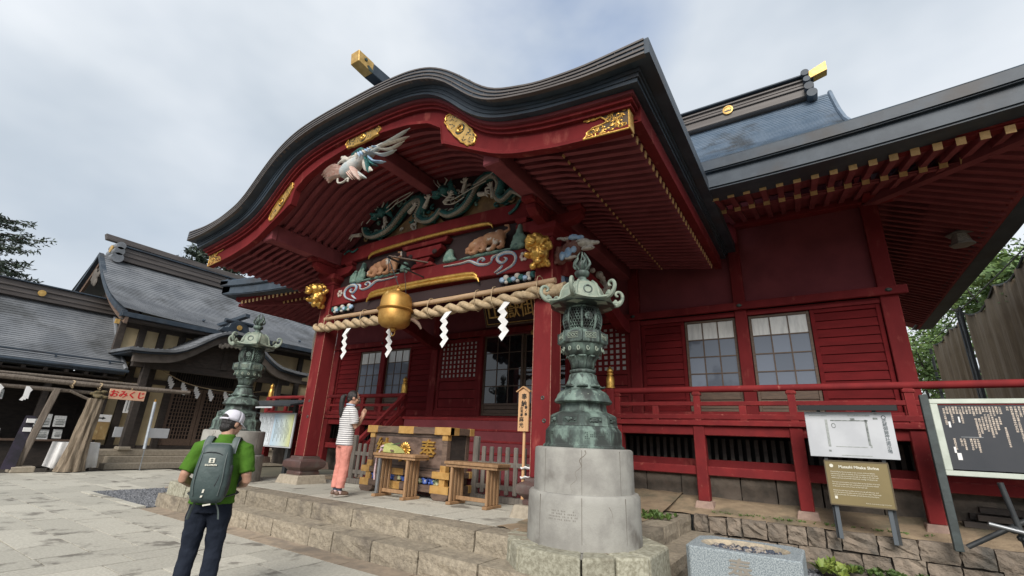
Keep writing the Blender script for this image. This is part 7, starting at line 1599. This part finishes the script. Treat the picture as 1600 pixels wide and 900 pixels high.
for i in range(15):
    t = i/14; z = 2.06*t; row = []
    for k in range(n+1):
        a = 2*PI*k/n; f = abs(sin(a*4.5+.4*sin(t*5)))**.7; base = lerp(.25, .18, t**.6)*(1+.30*(1-t)**3)
        rr = base*(.70+.42*f)+.012*sin(a*13+t*9)
        row.append((-18.4+rr*cos(a)*.8, 5.06+.10*t+rr*sin(a), z+.03*f))
    rows.append(row)
mb.grid(rows).add(rows[-1][:-1], [tuple(range(n))]).build('trunk', M('driftwood', (.27, .215, .155), (.15, .115, .08), .85, scale=5, stretch=(6, 6, .5), bump=.7, bscale=14, bdist=.02), tr, (-18.4, 5.1, 0), smooth=True, ang=60)
mb = MB()
for k in range(9): mb.ell((-18.4+rnd.uniform(-.15, .15), 5.2+rnd.uniform(-.22, .22), 2.1+rnd.uniform(0, .2)), (.07, .1, .05))
mb.build('dry_moss', M('dry_moss', (.16, .12, .06), (.08, .07, .04), .95, scale=20, bump=.8), tr, (-18.4, 5.2, 2.1), remesh=.02)
os_ = thing('fortune_sign', 'pink sign with red hiragana letters hanging under the log frame', 'sign', (-18.45, 5.9, 2.27))
MB().box(-18.47, -18.43, 5.43, 6.38, 2.11, 2.42).build('board', M('pink_sign', (.66, .40, .27), (.60, .36, .24), .6, scale=4), os_, (-18.45, 5.9, 2.26), bevel=.004)
text('おみくじ', .235, M('red_letters', (.55, .02, .025), rough=.6), os_, (-18.427, 5.905, 2.265), (0, 1, 0), (0, 0, 1), ext=.004, name='printed_text', bold=.009)
pp = thing('steel_pole', 'thin galvanised pole standing before the entrance steps', 'pole', (-18.4, 6.75, 0))
MB().tube([(-18.4, 6.78, 0), (-18.4, 6.75, 1.15)], .018, 8).build('lower_pole', SILV, pp, (-18.4, 6.75, .6), smooth=True); MB().tube([(-18.4, 6.75, .65), (-18.42, 6.70, 2.12)], .045, 10).build('upper_pole', M('galvanised', (.55, .60, .66), (.46, .5, .55), .4, metal=.4, scale=8), pp, (-18.4, 6.7, 1.4), smooth=True)
MB().tube([(-18.42, 6.70, 2.10), (-18.42, 6.70, 2.2)], .03, 8).build('clamp', BRASS, pp, (-18.42, 6.7, 2.15))
bn = MB().hexa([(-18.55, 3.66, .1), (-18.55, 3.93, .1), (-18.5, 3.93, .1), (-18.5, 3.66, .1), (-18.9, 3.86, 1.5), (-18.9, 4.08, 1.5), (-18.85, 4.08, 1.5), (-18.85, 3.86, 1.5)]).build('leaning_banner', M('black_violet', (.014, .012, .018), (.03, .022, .042), .6, scale=4), None, (-18.6, 3.8, .1)); tag(bn, 'narrow black banner stand leaning by the log frame post', 'banner stand')
for z, dy in ((1.18, .10), (1.42, .14)): MB().box(-18.80-.08*(z-1.18), -18.70-.08*(z-1.18), 3.82+dy*.5, 3.98+dy*.5, z-.11, z).build('white_label', PAPER, bn, (-18.75, 3.9, z))
ct = thing('cloth_table', 'small table under a white cloth behind the fluted trunk', 'table', (-18.9, 5.2, 0))
rows = []
for z, f in ((.80, .0), (.5, .03), (.1, .06)):
    rows.append([(-18.62+f, 4.72-f+k*(.92+2*f)/16, z-(.06 if k % 5 == 2 and z < .2 else 0)) if True else 0 for k in range(17)])
rows = [[(-19.3, 4.72+k*.92/16, .80) for k in range(17)]]+[[(x+.02*sin(k*1.7)*(1 if z < .7 else 0), y, z) for k, (x, y, z) in enumerate(r)] for r in rows]
o = MB().grid(rows).build('cloth', FABW, ct, (-18.9, 5.2, .8), smooth=True, ang=50); q = o.modifiers.new('t', 'SOLIDIFY'); q.thickness = .01
for y0, s_ in ((4.72, -1), (5.64, 1)): o2 = MB().grid([[(-19.3, y0, .8), (-18.62, y0, .8)], [(-19.3, y0+s_*.06, .12), (-18.56, y0+s_*.06, .12)]]).build('cloth_side', FABW, ct, (-18.9, y0, .5)); q = o2.modifiers.new('t', 'SOLIDIFY'); q.thickness = .01
for y in (4.8, 5.56): bx('leg', WOODD, ct, -19.25, -19.2, y-.03, y+.03, 0, .79, 0); bx('leg', WOODD, ct, -18.75, -18.7, y-.03, y+.03, 0, .79, 0)
# string of white tassels over the office door
st = MB().tube(cat([(-20.3, 7.35, 3.32), (-20.3, 8.2, 2.98), (-20.3, 9.2, 2.84), (-20.3, 10.4, 2.84), (-20.3, 11.5, 3.02)]), .018, 6).build('straw_string', STRAW, None, (-20.3, 9, 3), smooth=True); tag(st, 'thin straw string sagging across the lattice doors of the office', 'rope')
pt = cat([(-20.3, 7.35, 3.32), (-20.3, 8.2, 2.98), (-20.3, 9.2, 2.84), (-20.3, 10.4, 2.84), (-20.3, 11.5, 3.02)], 10)
for k, lab in ((5, 'leftmost'), (10, 'second from left'), (15, 'third from left'), (20, 'third from right'), (25, 'second from right'), (30, 'rightmost')):
    p = pt[k]; mb = MB()
    for q in range(4):
        a = (q-1.5)*.05; z1 = p.z-.08*q; mb.add([(p.x+.005*q, p.y+a-.05, z1), (p.x+.005*q, p.y+a+.05, z1), (p.x+.02, p.y+a+.03-.05*q*.3, z1-.22), (p.x+.02, p.y+a-.06-.05*q*.3, z1-.20)], [(0, 1, 2, 3)])
    tag(mb.build('paper_streamer', PAPER, None, p, recalc=False), lab+' small white paper streamer on the string over the office doors', 'paper streamer', 'paper streamers over the office doors')
# poster stand between the left lantern and the pillar
ps = thing('poster_stand', 'roofed stand with a white and a rainbow coloured poster left of the pillar', 'sign board', (-13.2, 7.8, .1))
bx('panel', WHITE, ps, -14.55, -12.15, 7.8, 7.84, .95, 1.88, .006)
bx('left_poster', M('pale_poster', (.62, .66, .70), (.50, .54, .58), .6, scale=30, detail=1, lo=.5, hi=.62), ps, -14.5, -13.2, 7.785, 7.799, .99, 1.84, 0)
rb_ = bpy.data.materials.new('rainbow_poster'); rb_.use_nodes = True; tt = rb_.node_tree; tcn = tt.nodes.new('ShaderNodeTexCoord'); sx = tt.nodes.new('ShaderNodeSeparateXYZ'); rp_ = tt.nodes.new('ShaderNodeValToRGB'); tt.links.new(tcn.outputs['Generated'], sx.inputs[0]); tt.links.new(sx.outputs[0], rp_.inputs[0])
e = rp_.color_ramp.elements; e[0].color = (.42, .55, .66, 1); e[1].color = (.56, .58, .28, 1); x_ = e.new(.45); x_.color = (.52, .60, .62, 1); x_ = e.new(.75); x_.color = (.52, .58, .44, 1); tt.links.new(rp_.outputs[0], tt.nodes['Principled BSDF'].inputs['Base Color'])
pr2 = bx('rainbow_poster', rb_, ps, -13.12, -12.2, 7.784, 7.799, .99, 1.84, 0)
for k in range(12): bx('print_line', FAD2, pr2, -13.0+k*.06, -12.985+k*.06, 7.780, 7.785, 1.1+.1*(k % 3), 1.7-.07*(k % 4), 0)
for k in range(22): bx('print_line', FAD2, ps, -14.42+k*.055, -14.41+k*.055, 7.780, 7.785, 1.08+.12*(k % 3), 1.75-.05*(k % 4), 0)
for x in (-14.3, -12.35): bx('post', BLK, ps, x-.06, x+.06, 7.845, 7.95, 0, 2.1, .006)
MB().hexa([(-14.9, 7.35, 2.02), (-11.8, 7.35, 2.02), (-11.8, 8.25, 2.22), (-14.9, 8.25, 2.22), (-14.9, 7.35, 2.08), (-11.8, 7.35, 2.08), (-11.8, 8.25, 2.28), (-14.9, 8.25, 2.28)]).build('small_roof', BLK, ps, (-13.3, 7.8, 2.1), bevel=.01)
bx('roof_edge', WHITE, ps, -14.9, -12.6, 7.33, 7.349, 1.98, 2.02, 0)

# ------------------------------------------------------------------ people
SKIN = M('skin', (.50, .29, .20), (.44, .24, .165), .55, scale=20)
HAIR = M('black_hair', (.012, .010, .010), (.022, .018, .017), .45, scale=8, stretch=(20, 20, 2), bump=.4, bscale=60)
GREEN = M('green_shirt', (.070, .165, .020), (.052, .130, .015), .9, spec=.15, scale=6, bump=.35, bscale=9, bdist=.03)
NAVYT = M('navy_trousers', (.014, .018, .028), (.020, .025, .038), .9, spec=.12, scale=5, bump=.45, bscale=8, bdist=.03)
PINKT = M('coral_trousers', (.62, .25, .20), (.55, .21, .165), .85, scale=5, bump=.4, bscale=8, bdist=.03)
CAPM = M('pale_cap', (.66, .64, .70), (.58, .57, .63), .8, scale=8, bump=.15)
PACK = M('slate_green_pack', (.060, .088, .085), (.045, .068, .067), .55, scale=6, bump=.35, bscale=10, bdist=.02)
PACKL = M('pack_strap', (.10, .125, .12), (.08, .10, .098), .6, scale=10)
SOLE = M('pale_sole', (.42, .38, .33), rough=.8); SHOE = M('brown_shoe', (.16, .095, .065), (.11, .065, .045), .6, scale=10)
def rings(mb, rs, n=20):                # (cx, cy, z, rx, ry)
    v = [[(cx+rx*cos(2*PI*k/n), cy+ry*sin(2*PI*k/n), z) for k in range(n)] for cx, cy, z, rx, ry in rs]
    m_ = len(rs); vs = [p for r in v for p in r]
    mb.add(vs, [(i*n+k, i*n+(k+1) % n, (i+1)*n+(k+1) % n, (i+1)*n+k) for i in range(m_-1) for k in range(n)]+[tuple(range(n))[::-1], tuple(range((m_-1)*n, m_*n))]); return mb
def hand(mb, wrist, d, palm_n, thumb_side, curl=.3, spread=.10):
    """palm, four bent fingers of different length and a thumb"""
    d = Vector(d).normalized(); nrm = Vector(palm_n).normalized(); s = d.cross(nrm).normalized()*thumb_side; w = Vector(wrist)
    mb.tube([w-d*.02, w+d*.035, w+d*.085], [.026, .034, .036], 10, flat=.55) if abs(nrm.z) > .5 else mb.ell(w+d*.045, .030).tube([w-d*.02, w+d*.04, w+d*.08], [.025, .030, .028], 10)
    for k, l_ in enumerate((.066, .074, .069, .054)):
        o = w+d*.08+s*(.028-.0185*k); q = d+s*spread*(1.3-k)*.4
        p1 = o+q*l_*.45+nrm*curl*.012; p2 = o+q*l_*.8+nrm*curl*.035; p3 = o+q*l_+nrm*curl*.06
        mb.tube([o-d*.03, o, p1, p2, p3], [.0105, .0105, .0098, .009, .007], 7)
    o = w+d*.03+s*.026; mb.tube([o-s*.012, o+s*.018+d*.03, o+s*.02+d*.062], [.013, .0115, .008], 7)
def head(mb, c, turn, tilt=0):
    R_ = (Matrix.Rotation(turn, 4, 'Z') @ Matrix.Rotation(tilt, 4, 'X')); T = Matrix.Translation(c) @ R_
    h = MB(); h.ell((0, -.01, .02), (.076, .096, .105), 16, 12).ell((0, .03, -.055), (.058, .062, .06), 14, 10).ell((0, .055, -.085), (.03, .03, .022))
    h.ell((0, .098, -.02), (.014, .020, .018)).tube([(0, .088, .015), (0, .098, -.018)], [.010, .012], 8).ell((0, .085, -.058), (.024, .012, .010)).ell((0, .083, .035), (.055, .015, .012))
    for s in (-1, 1): h.ell((s*.077, -.008, -.005), (.012, .026, .033)).ell((s*.03, .082, .008), (.014, .010, .009)).ell((s*.045, .06, -.03), (.022, .024, .02))
    h.xf(T); mb.add(h.v, h.f); return T
def face_bits(T, par):
    for s in (-1, 1):
        MB().ell((s*.030, .089, .010), (.0115, .006, .007)).xf(T).build('eye', PAPER, par, T.translation, smooth=True); MB().ell((s*.030, .0935, .010), (.0055, .003, .006)).xf(T).build('pupil', INK, par, T.translation, smooth=True)
        MB().tube([(s*.016, .092, .030), (s*.032, .093, .034), (s*.047, .083, .029)], [.004, .005, .003], 5).xf(T).build('eyebrow', HAIR, par, T.translation)
    MB().ell((0, .0945, -.056), (.022, .006, .005)).xf(T).build('lips', M('lips', (.42, .17, .14), rough=.5) if 'lips' not in bpy.data.materials else bpy.data.materials['lips'], par, T.translation, smooth=True)

# --- man with the backpack
man = thing('person', 'man in a green polo shirt, navy trousers and white cap seen from behind', 'person', (-4.53, 2.27, 0), rad(50), local=True); man.scale = (.905,)*3
b = MB()
rings(b, [(0, 0, .84, .15, .11), (0, 0, .95, .145, .105), (0, 0, 1.08, .15, .10), (0, 0, 1.25, .17, .105), (0, -.01, 1.36, .17, .09), (0, -.01, 1.43, .09, .07), (0, .005, 1.47, .058, .058), (0, .02, 1.56, .055, .058)])
for s in (-1, 1):
    b.tube([(s*.15, -.01, 1.385), (s*.20, -.02, 1.36), (s*.262, -.06, 1.13), (s*.272, -.055, 1.09), (s*.235, .05, 1.045), (s*.14, .165, 1.02)], [.06, .056, .046, .043, .040, .029], 12)
    hand(b, (s*.13, .175, 1.02), (-s*.75, .35, -.1), (0, -.6, .2), s, .8)
    b.tube([(s*.085, 0, .88), (s*.095, .01, .50), (s*.10, -.01, .30), (s*.105, -.02, .08)], [.085, .055, .052, .038], 12).ell((s*.11, .05, .045), (.042, .12, .04))
TH = head(b, (.015, .045, 1.605), rad(-38), rad(-10))
body = b.build('body', SKIN, man, remesh=.008); face_bits(TH, body)
sh_ = MB()
rings(sh_, [(0, 0, .875, .20, .148), (0, -.005, .95, .187, .138), (0, -.005, 1.05, .185, .132), (0, -.01, 1.18, .20, .136), (0, -.015, 1.30, .208, .130), (0, -.015, 1.37, .195, .108), (0, -.01, 1.425, .12, .088), (0, 0, 1.465, .078, .074)])
for s in (-1, 1): sh_.tube([(s*.13, -.012, 1.375), (s*.195, -.018, 1.36), (s*.236, -.04, 1.24), (s*.262, -.056, 1.155)], [.085, .082, .076, .069], 14)
rings(sh_, [(0, .005, 1.455, .083, .08), (0, .012, 1.49, .076, .076), (0, .012, 1.50, .07, .07)])
folds(sh_.build('shirt', GREEN, man, remesh=.010), .022)
tr_ = MB(); rings(tr_, [(0, 0, .80, .172, .128), (0, 0, .90, .180, .136), (0, 0, .98, .168, .128)])
for s in (-1, 1): tr_.tube([(s*.085, 0, .90), (s*.092, .0, .76), (s*.10, .012, .50), (s*.108, -.012, .28), (s*.112, -.015, .07)], [.095, .097, .078, .072, .070], 14)
folds(tr_.build('trousers', NAVYT, man, remesh=.010), .026)
for s in (-1, 1): MB().ell((s*.115, .045, .05), (.05, .135, .05)).box(s*.115-.048, s*.115+.048, -.08, .16, 0, .03).build('shoe', M('dark_shoe', (.03, .03, .035), rough=.6) if 'dark_shoe' not in bpy.data.materials else bpy.data.materials['dark_shoe'], man, remesh=.012)
hr = MB(); hr.ell((0, -.02, .015), (.084, .098, .10)).ell((0, -.062, -.045), (.066, .048, .055)); hr.xf(TH)
o = hr.build('hair', HAIR, man, remesh=.009)
cp = MB(); pts = [(.090, .015), (.092, .045), (.088, .085), (.070, .115), (.04, .130), (0, .134)]
v = []
for r, z in pts: v.append([(r*cos(2*PI*k/28), r*1.16*sin(2*PI*k/28)-.012, z+(.012 if False else 0)) for k in range(29)])
cp.grid(v); cp.xf(TH @ Matrix.Rotation(rad(-6), 4, 'X')); cap = cp.build('cap', CAPM, man, smooth=True); q = cap.modifiers.new('t', 'SOLIDIFY'); q.thickness = .004
brim = MB().grid([[(.088*cos(a)*(1-.0*j), .095*sin(a)+.0+j*.024*sin(a)**2, .02-.006*j*sin(a)-.012*abs(cos(a))*j*.2) for a in [PI*(.08+.84*k/12) for k in range(13)]] for j in range(4)]).xf(TH @ Matrix.Rotation(rad(-6), 4, 'X')).build('cap_brim', CAPM, cap, smooth=True); q = brim.modifiers.new('t', 'SOLIDIFY'); q.thickness = .005
CT = TH @ Matrix.Rotation(rad(-6), 4, 'X')
MB().grid([[(x, -.0125-.1075*(1-(x/.12)**2)**.5-.003, z) for x in (-.046, -.03, -.015, 0, .015, .03, .046)] for z in (.026, .040)]+[[(x, -.0125-.1065*(1-(x/.12)**2)**.5-.003, .040+.026*(1-(x/.05)**2)) for x in (-.046, -.03, -.015, 0, .015, .03, .046)]]).xf(CT).build('cap_opening', HAIR, cap)
MB().tube([(x, -.0125-.108*(1-(x/.12)**2)**.5-.004, .020) for x in (-.06, -.04, -.02, 0, .02, .04, .06)], .009, 6).xf(CT).build('cap_strap', CAPM, cap, smooth=True)

bpk = thing('backpack', 'slate green hiking backpack with white emblem and lettering on the man in green', 'backpack', (-4.53, 2.27, 0), rad(50), local=True); bpk.scale = (.905,)*3
def sup(a, rx, ry, e=.62): c, s = cos(a), sin(a); return rx*math.copysign(abs(c)**e, c), ry*math.copysign(abs(s)**e, s)
pk = [(.90, .085, .03), (.91, .12, .055), (.95, .142, .08), (1.05, .152, .095), (1.18, .150, .092), (1.29, .138, .078), (1.37, .122, .058), (1.405, .105, .04), (1.415, .085, .02)]
rows = []
for z, rx, ry in pk: rows.append([(x+.004, y-.130-.075+.0*z, z) for x, y in [sup(2*PI*k/32, rx, ry) for k in range(33)]])
mb = MB().grid(rows); mb.add(rows[-1][:-1], [tuple(range(32))]).add(rows[0][:-1], [tuple(range(32))[::-1]])
main = mb.build('pack_body', PACK, bpk, smooth=True, ang=70)
for s in (-1, 1): MB().tube(cat([(s*.10, -.25, 1.36), (s*.105, -.285, 1.25), (s*.112, -.295, 1.10), (s*.10, -.285, .97)]), .005, 5).build('seam', PACKL, main, smooth=True)
MB().tube(cat([(-.10, -.262, 1.33), (-.03, -.28, 1.345), (.05, -.275, 1.33), (.09, -.268, 1.28), (.085, -.29, 1.15), (.06, -.298, 1.05)]), .004, 5).build('zip', BLK, main, smooth=True)
MB().tube(cat([(-.13, -.245, 1.0), (-.05, -.285, 1.03), (.05, -.29, 1.08), (.13, -.255, 1.13)]), .004, 5).build('zip', BLK, main, smooth=True)
for s in (-1, 1):
    P = cat([(s*.115, -.15, 1.33), (s*.118, -.125, 1.42), (s*.115, -.05, 1.475), (s*.12, .06, 1.44), (s*.14, .13, 1.33), (s*.16, .13, 1.18), (s*.19, .05, 1.02)], 5)
    MB().tube(P, .030, 8, flat=.35).build('shoulder_strap', PACKL, bpk, smooth=True)
    MB().tube([(p.x+s*.026, p.y-.004, p.z+.005) for p in P[:18]], .004, 5).build('strap_piping', SILV, bpk, smooth=True)
    MB().tube(cat([(s*.10, -.20, .94), (s*.17, -.10, .955), (s*.205, .0, .965), (s*.16, .13, .97)]), .014, 6, flat=.5).build('hip_belt', BLK, bpk, smooth=True)
    MB().tube(cat([(s*.08, -.22, .91), (s*.11, -.19, .84), (s*.125, -.18, .76)]), .014, 6, flat=.3).build('strap_end', PACKL, bpk, smooth=True)
MB().grid([[(-.115, -.135, 1.36), (0, -.145, 1.39), (.115, -.135, 1.36)], [(-.118, -.13, 1.42), (0, -.122, 1.425), (.118, -.13, 1.42)]]).build('yoke', PACKL, bpk, smooth=True)
MB().ell((.135, -.215, 1.07), (.035, .045, .13), 12, 8).build('bottle_pocket', BLK, bpk, smooth=True)
MB().lathe([(.026, 1.12), (.028, 1.22), (.022, 1.23), (0, 1.23)], (.14, -.215, 0), 12).build('bottle', BLK, bpk, smooth=True)
MB().grid([[(-.034+.06, -.218-.078, 1.255), (.03+.0, -.2955, 1.255)]]) if False else None
rr = [(-.024, 1.248), (.026, 1.248), (.026, 1.292), (-.024, 1.292)]
MB().prism([(-.006+x, z) for x, z in rr], -.298, -.288).build('emblem', INKW, main, bevel=.004)
text('S', .040, PACK, main, (-.005, -.2995, 1.270), ext=.001, name='emblem_letter', bold=.002)
text('SALOMON', .0205, INKW, main, (-.005, -.2985, 1.232), ext=.003, name='printed_text', bold=.0008)
for x, z, h in ((-.02, 1.01, .03), (-.026, .965, .016)): MB().prism([(x-.008, z-h/2), (x+.006, z-h/2), (x+.010, z+h/2), (x-.004, z+h/2)], -.300, -.285).build('reflector', INKW, main)
MB().bar((-.01, -.25, .885), (.05, -.24, .895), .02, .012).build('white_toggle', INKW, bpk)

# --- praying woman
wo = thing('person', 'woman in a striped polo and coral trousers praying before the offering box', 'person', (-6.72, 5.30, .432), rad(-12), local=True); wo.scale = (.985,)*3
b = MB()
rings(b, [(0, 0, .84, .145, .105), (0, 0, .95, .13, .095), (0, 0, 1.08, .125, .09), (0, 0, 1.25, .145, .095), (0, -.01, 1.36, .145, .08), (0, -.01, 1.42, .075, .06), (0, .0, 1.46, .046, .048), (0, .015, 1.56, .045, .05)])
for s in (-1, 1):
    b.tube([(s*.13, -.01, 1.375), (s*.17, -.01, 1.35), (s*.195, .02, 1.14), (s*.195, .035, 1.10), (s*.12, .15, 1.17), (s*.03, .245, 1.27)], [.05, .046, .038, .035, .032, .022], 12)
    hand(b, (s*.018, .25, 1.275), (-s*.06, .25, .95), (-s, 0, 0), 1, .0, .02)
    b.tube([(s*.075, 0, .88), (s*.075, .01, .50), (s*.072, -.01, .30), (s*.07, -.015, .08)], [.085, .052, .048, .034], 12).ell((s*.07, .05, .045), (.038, .11, .04))
TW = head(b, (0, .035, 1.585), rad(-14), rad(-8))
body = b.build('body', SKIN, wo, remesh=.008); face_bits(TW, body)
stripe = bpy.data.materials.new('striped_cloth'); stripe.use_nodes = True; t_ = stripe.node_tree; n_ = t_.nodes; bs = n_['Principled BSDF']; bs.inputs['Roughness'].default_value = .85
tcn = n_.new('ShaderNodeTexCoord'); sp = n_.new('ShaderNodeSeparateXYZ'); t_.links.new(tcn.outputs['Object'], sp.inputs[0]); m1 = n_.new('ShaderNodeMath'); m1.operation = 'DIVIDE'; m1.inputs[1].default_value = .0335; t_.links.new(sp.outputs[2], m1.inputs[0])
m2 = n_.new('ShaderNodeMath'); m2.operation = 'FRACT'; t_.links.new(m1.outputs[0], m2.inputs[0]); m3 = n_.new('ShaderNodeMath'); m3.operation = 'LESS_THAN'; m3.inputs[1].default_value = .34; t_.links.new(m2.outputs[0], m3.inputs[0])
mxn = n_.new('ShaderNodeMix'); mxn.data_type = 'RGBA'; mxn.inputs[6].default_value = (.68, .66, .65, 1); mxn.inputs[7].default_value = (.05, .05, .065, 1); t_.links.new(m3.outputs[0], mxn.inputs[0]); t_.links.new(mxn.outputs[2], bs.inputs['Base Color'])
ws = MB()
rings(ws, [(0, -.005, .80, .185, .135), (0, -.005, .92, .172, .128), (0, -.005, 1.06, .162, .120), (0, -.008, 1.20, .172, .124), (0, -.012, 1.31, .175, .115), (0, -.012, 1.37, .16, .095), (0, -.01, 1.415, .10, .075), (0, .0, 1.45, .062, .062)])
for s in (-1, 1): ws.tube([(s*.11, -.01, 1.365), (s*.165, -.01, 1.345), (s*.188, .008, 1.22), (s*.198, .02, 1.15)], [.074, .074, .074, .072], 14)
folds(ws.build('striped_shirt', stripe, wo, remesh=.009), .018)
MB().tube([(.066*cos(a*.42), .002+.066*sin(a*.42), 1.462+.010*sin(a*.42+PI)) for a in range(16)], .017, 8).build('collar', M('pale_blue_collar', (.42, .48, .60), rough=.85), wo, smooth=True)
wt = MB(); rings(wt, [(0, 0, .78, .165, .125), (0, 0, .90, .168, .128), (0, 0, .97, .15, .115)])
for s in (-1, 1): wt.tube([(s*.080, 0, .90), (s*.082, .0, .74), (s*.08, .008, .50), (s*.078, -.01, .28), (s*.078, -.012, .135)], [.092, .096, .078, .074, .074], 14)
folds(wt.build('trousers', PINKT, wo, remesh=.009), .026)
for s in (-1, 1):
    MB().tube([(s*.072, -.012, .15), (s*.072, -.014, .095)], [.04, .04], 12).build('sock', NAVY, wo, smooth=True); MB().tube([(s*.072, -.014, .10), (s*.072, -.01, .05)], [.039, .044], 12).build('ankle_sock', M('pink_sock', (.60, .45, .43), rough=.9) if 'pink_sock' not in bpy.data.materials else bpy.data.materials['pink_sock'], wo, smooth=True)
    sf_ = MB().ell((s*.075, .045, .05), (.046, .115, .045)).ell((s*.075, -.04, .055), (.042, .05, .048)).build('shoe', SHOE, wo, remesh=.010); MB().ell((s*.075, .03, .018), (.049, .135, .018)).build('sole', SOLE, sf_, smooth=True)
hr = MB(); hr.ell((0, -.022, .028), (.086, .098, .105)).ell((0, -.06, -.03), (.06, .05, .06)).ell((.07, .0, .03), (.02, .04, .05)).ell((-.07, .0, .03), (.02, .04, .05)); hr.xf(TW)
hh = hr.build('hair', HAIR, wo, remesh=.009)
pt_ = cat([(0, -.115, 1.62), (-.012, -.15, 1.585), (-.02, -.155, 1.48), (-.02, -.15, 1.36), (-.015, -.145, 1.25)], 4)
MB().tube(pt_, [.022, .028, .034, .04, .042, .043, .044, .044, .043, .042, .040, .038, .035, .030, .025, .018, .006], 10).build('ponytail', HAIR, hh, smooth=True); MB().ell((0, -.118, 1.618), (.028, .02, .022)).build('hair_tie', BLK, hh, smooth=True)
gl_ = MB()
for s in (-1, 1): gl_.tube([(s*.03+.021*cos(a*.6), .098, .010+.017*sin(a*.6)) for a in range(12)], .0022, 5).tube([(s*.052, .095, .014), (s*.078, .0, .008)], .0022, 5)
gl_.xf(TW).build('glasses', BLK, wo)
# many tiny pieces joined on purpose: too small to pick apart one by one
for o in bpy.data.objects:
    if o.name.split('.')[0] in ('scroll_relief', 'wave_relief', 'pierced_screen', 'engraved_text', 'cast_text', 'vine_opening', 'gilt_vine', 'relief_carving', 'flower_panel', 'horn_and_whiskers', 'foliage', 'crown', 'branches'): o['kind'] = 'stuff'
bpy.data.scenes.remove(TXS)
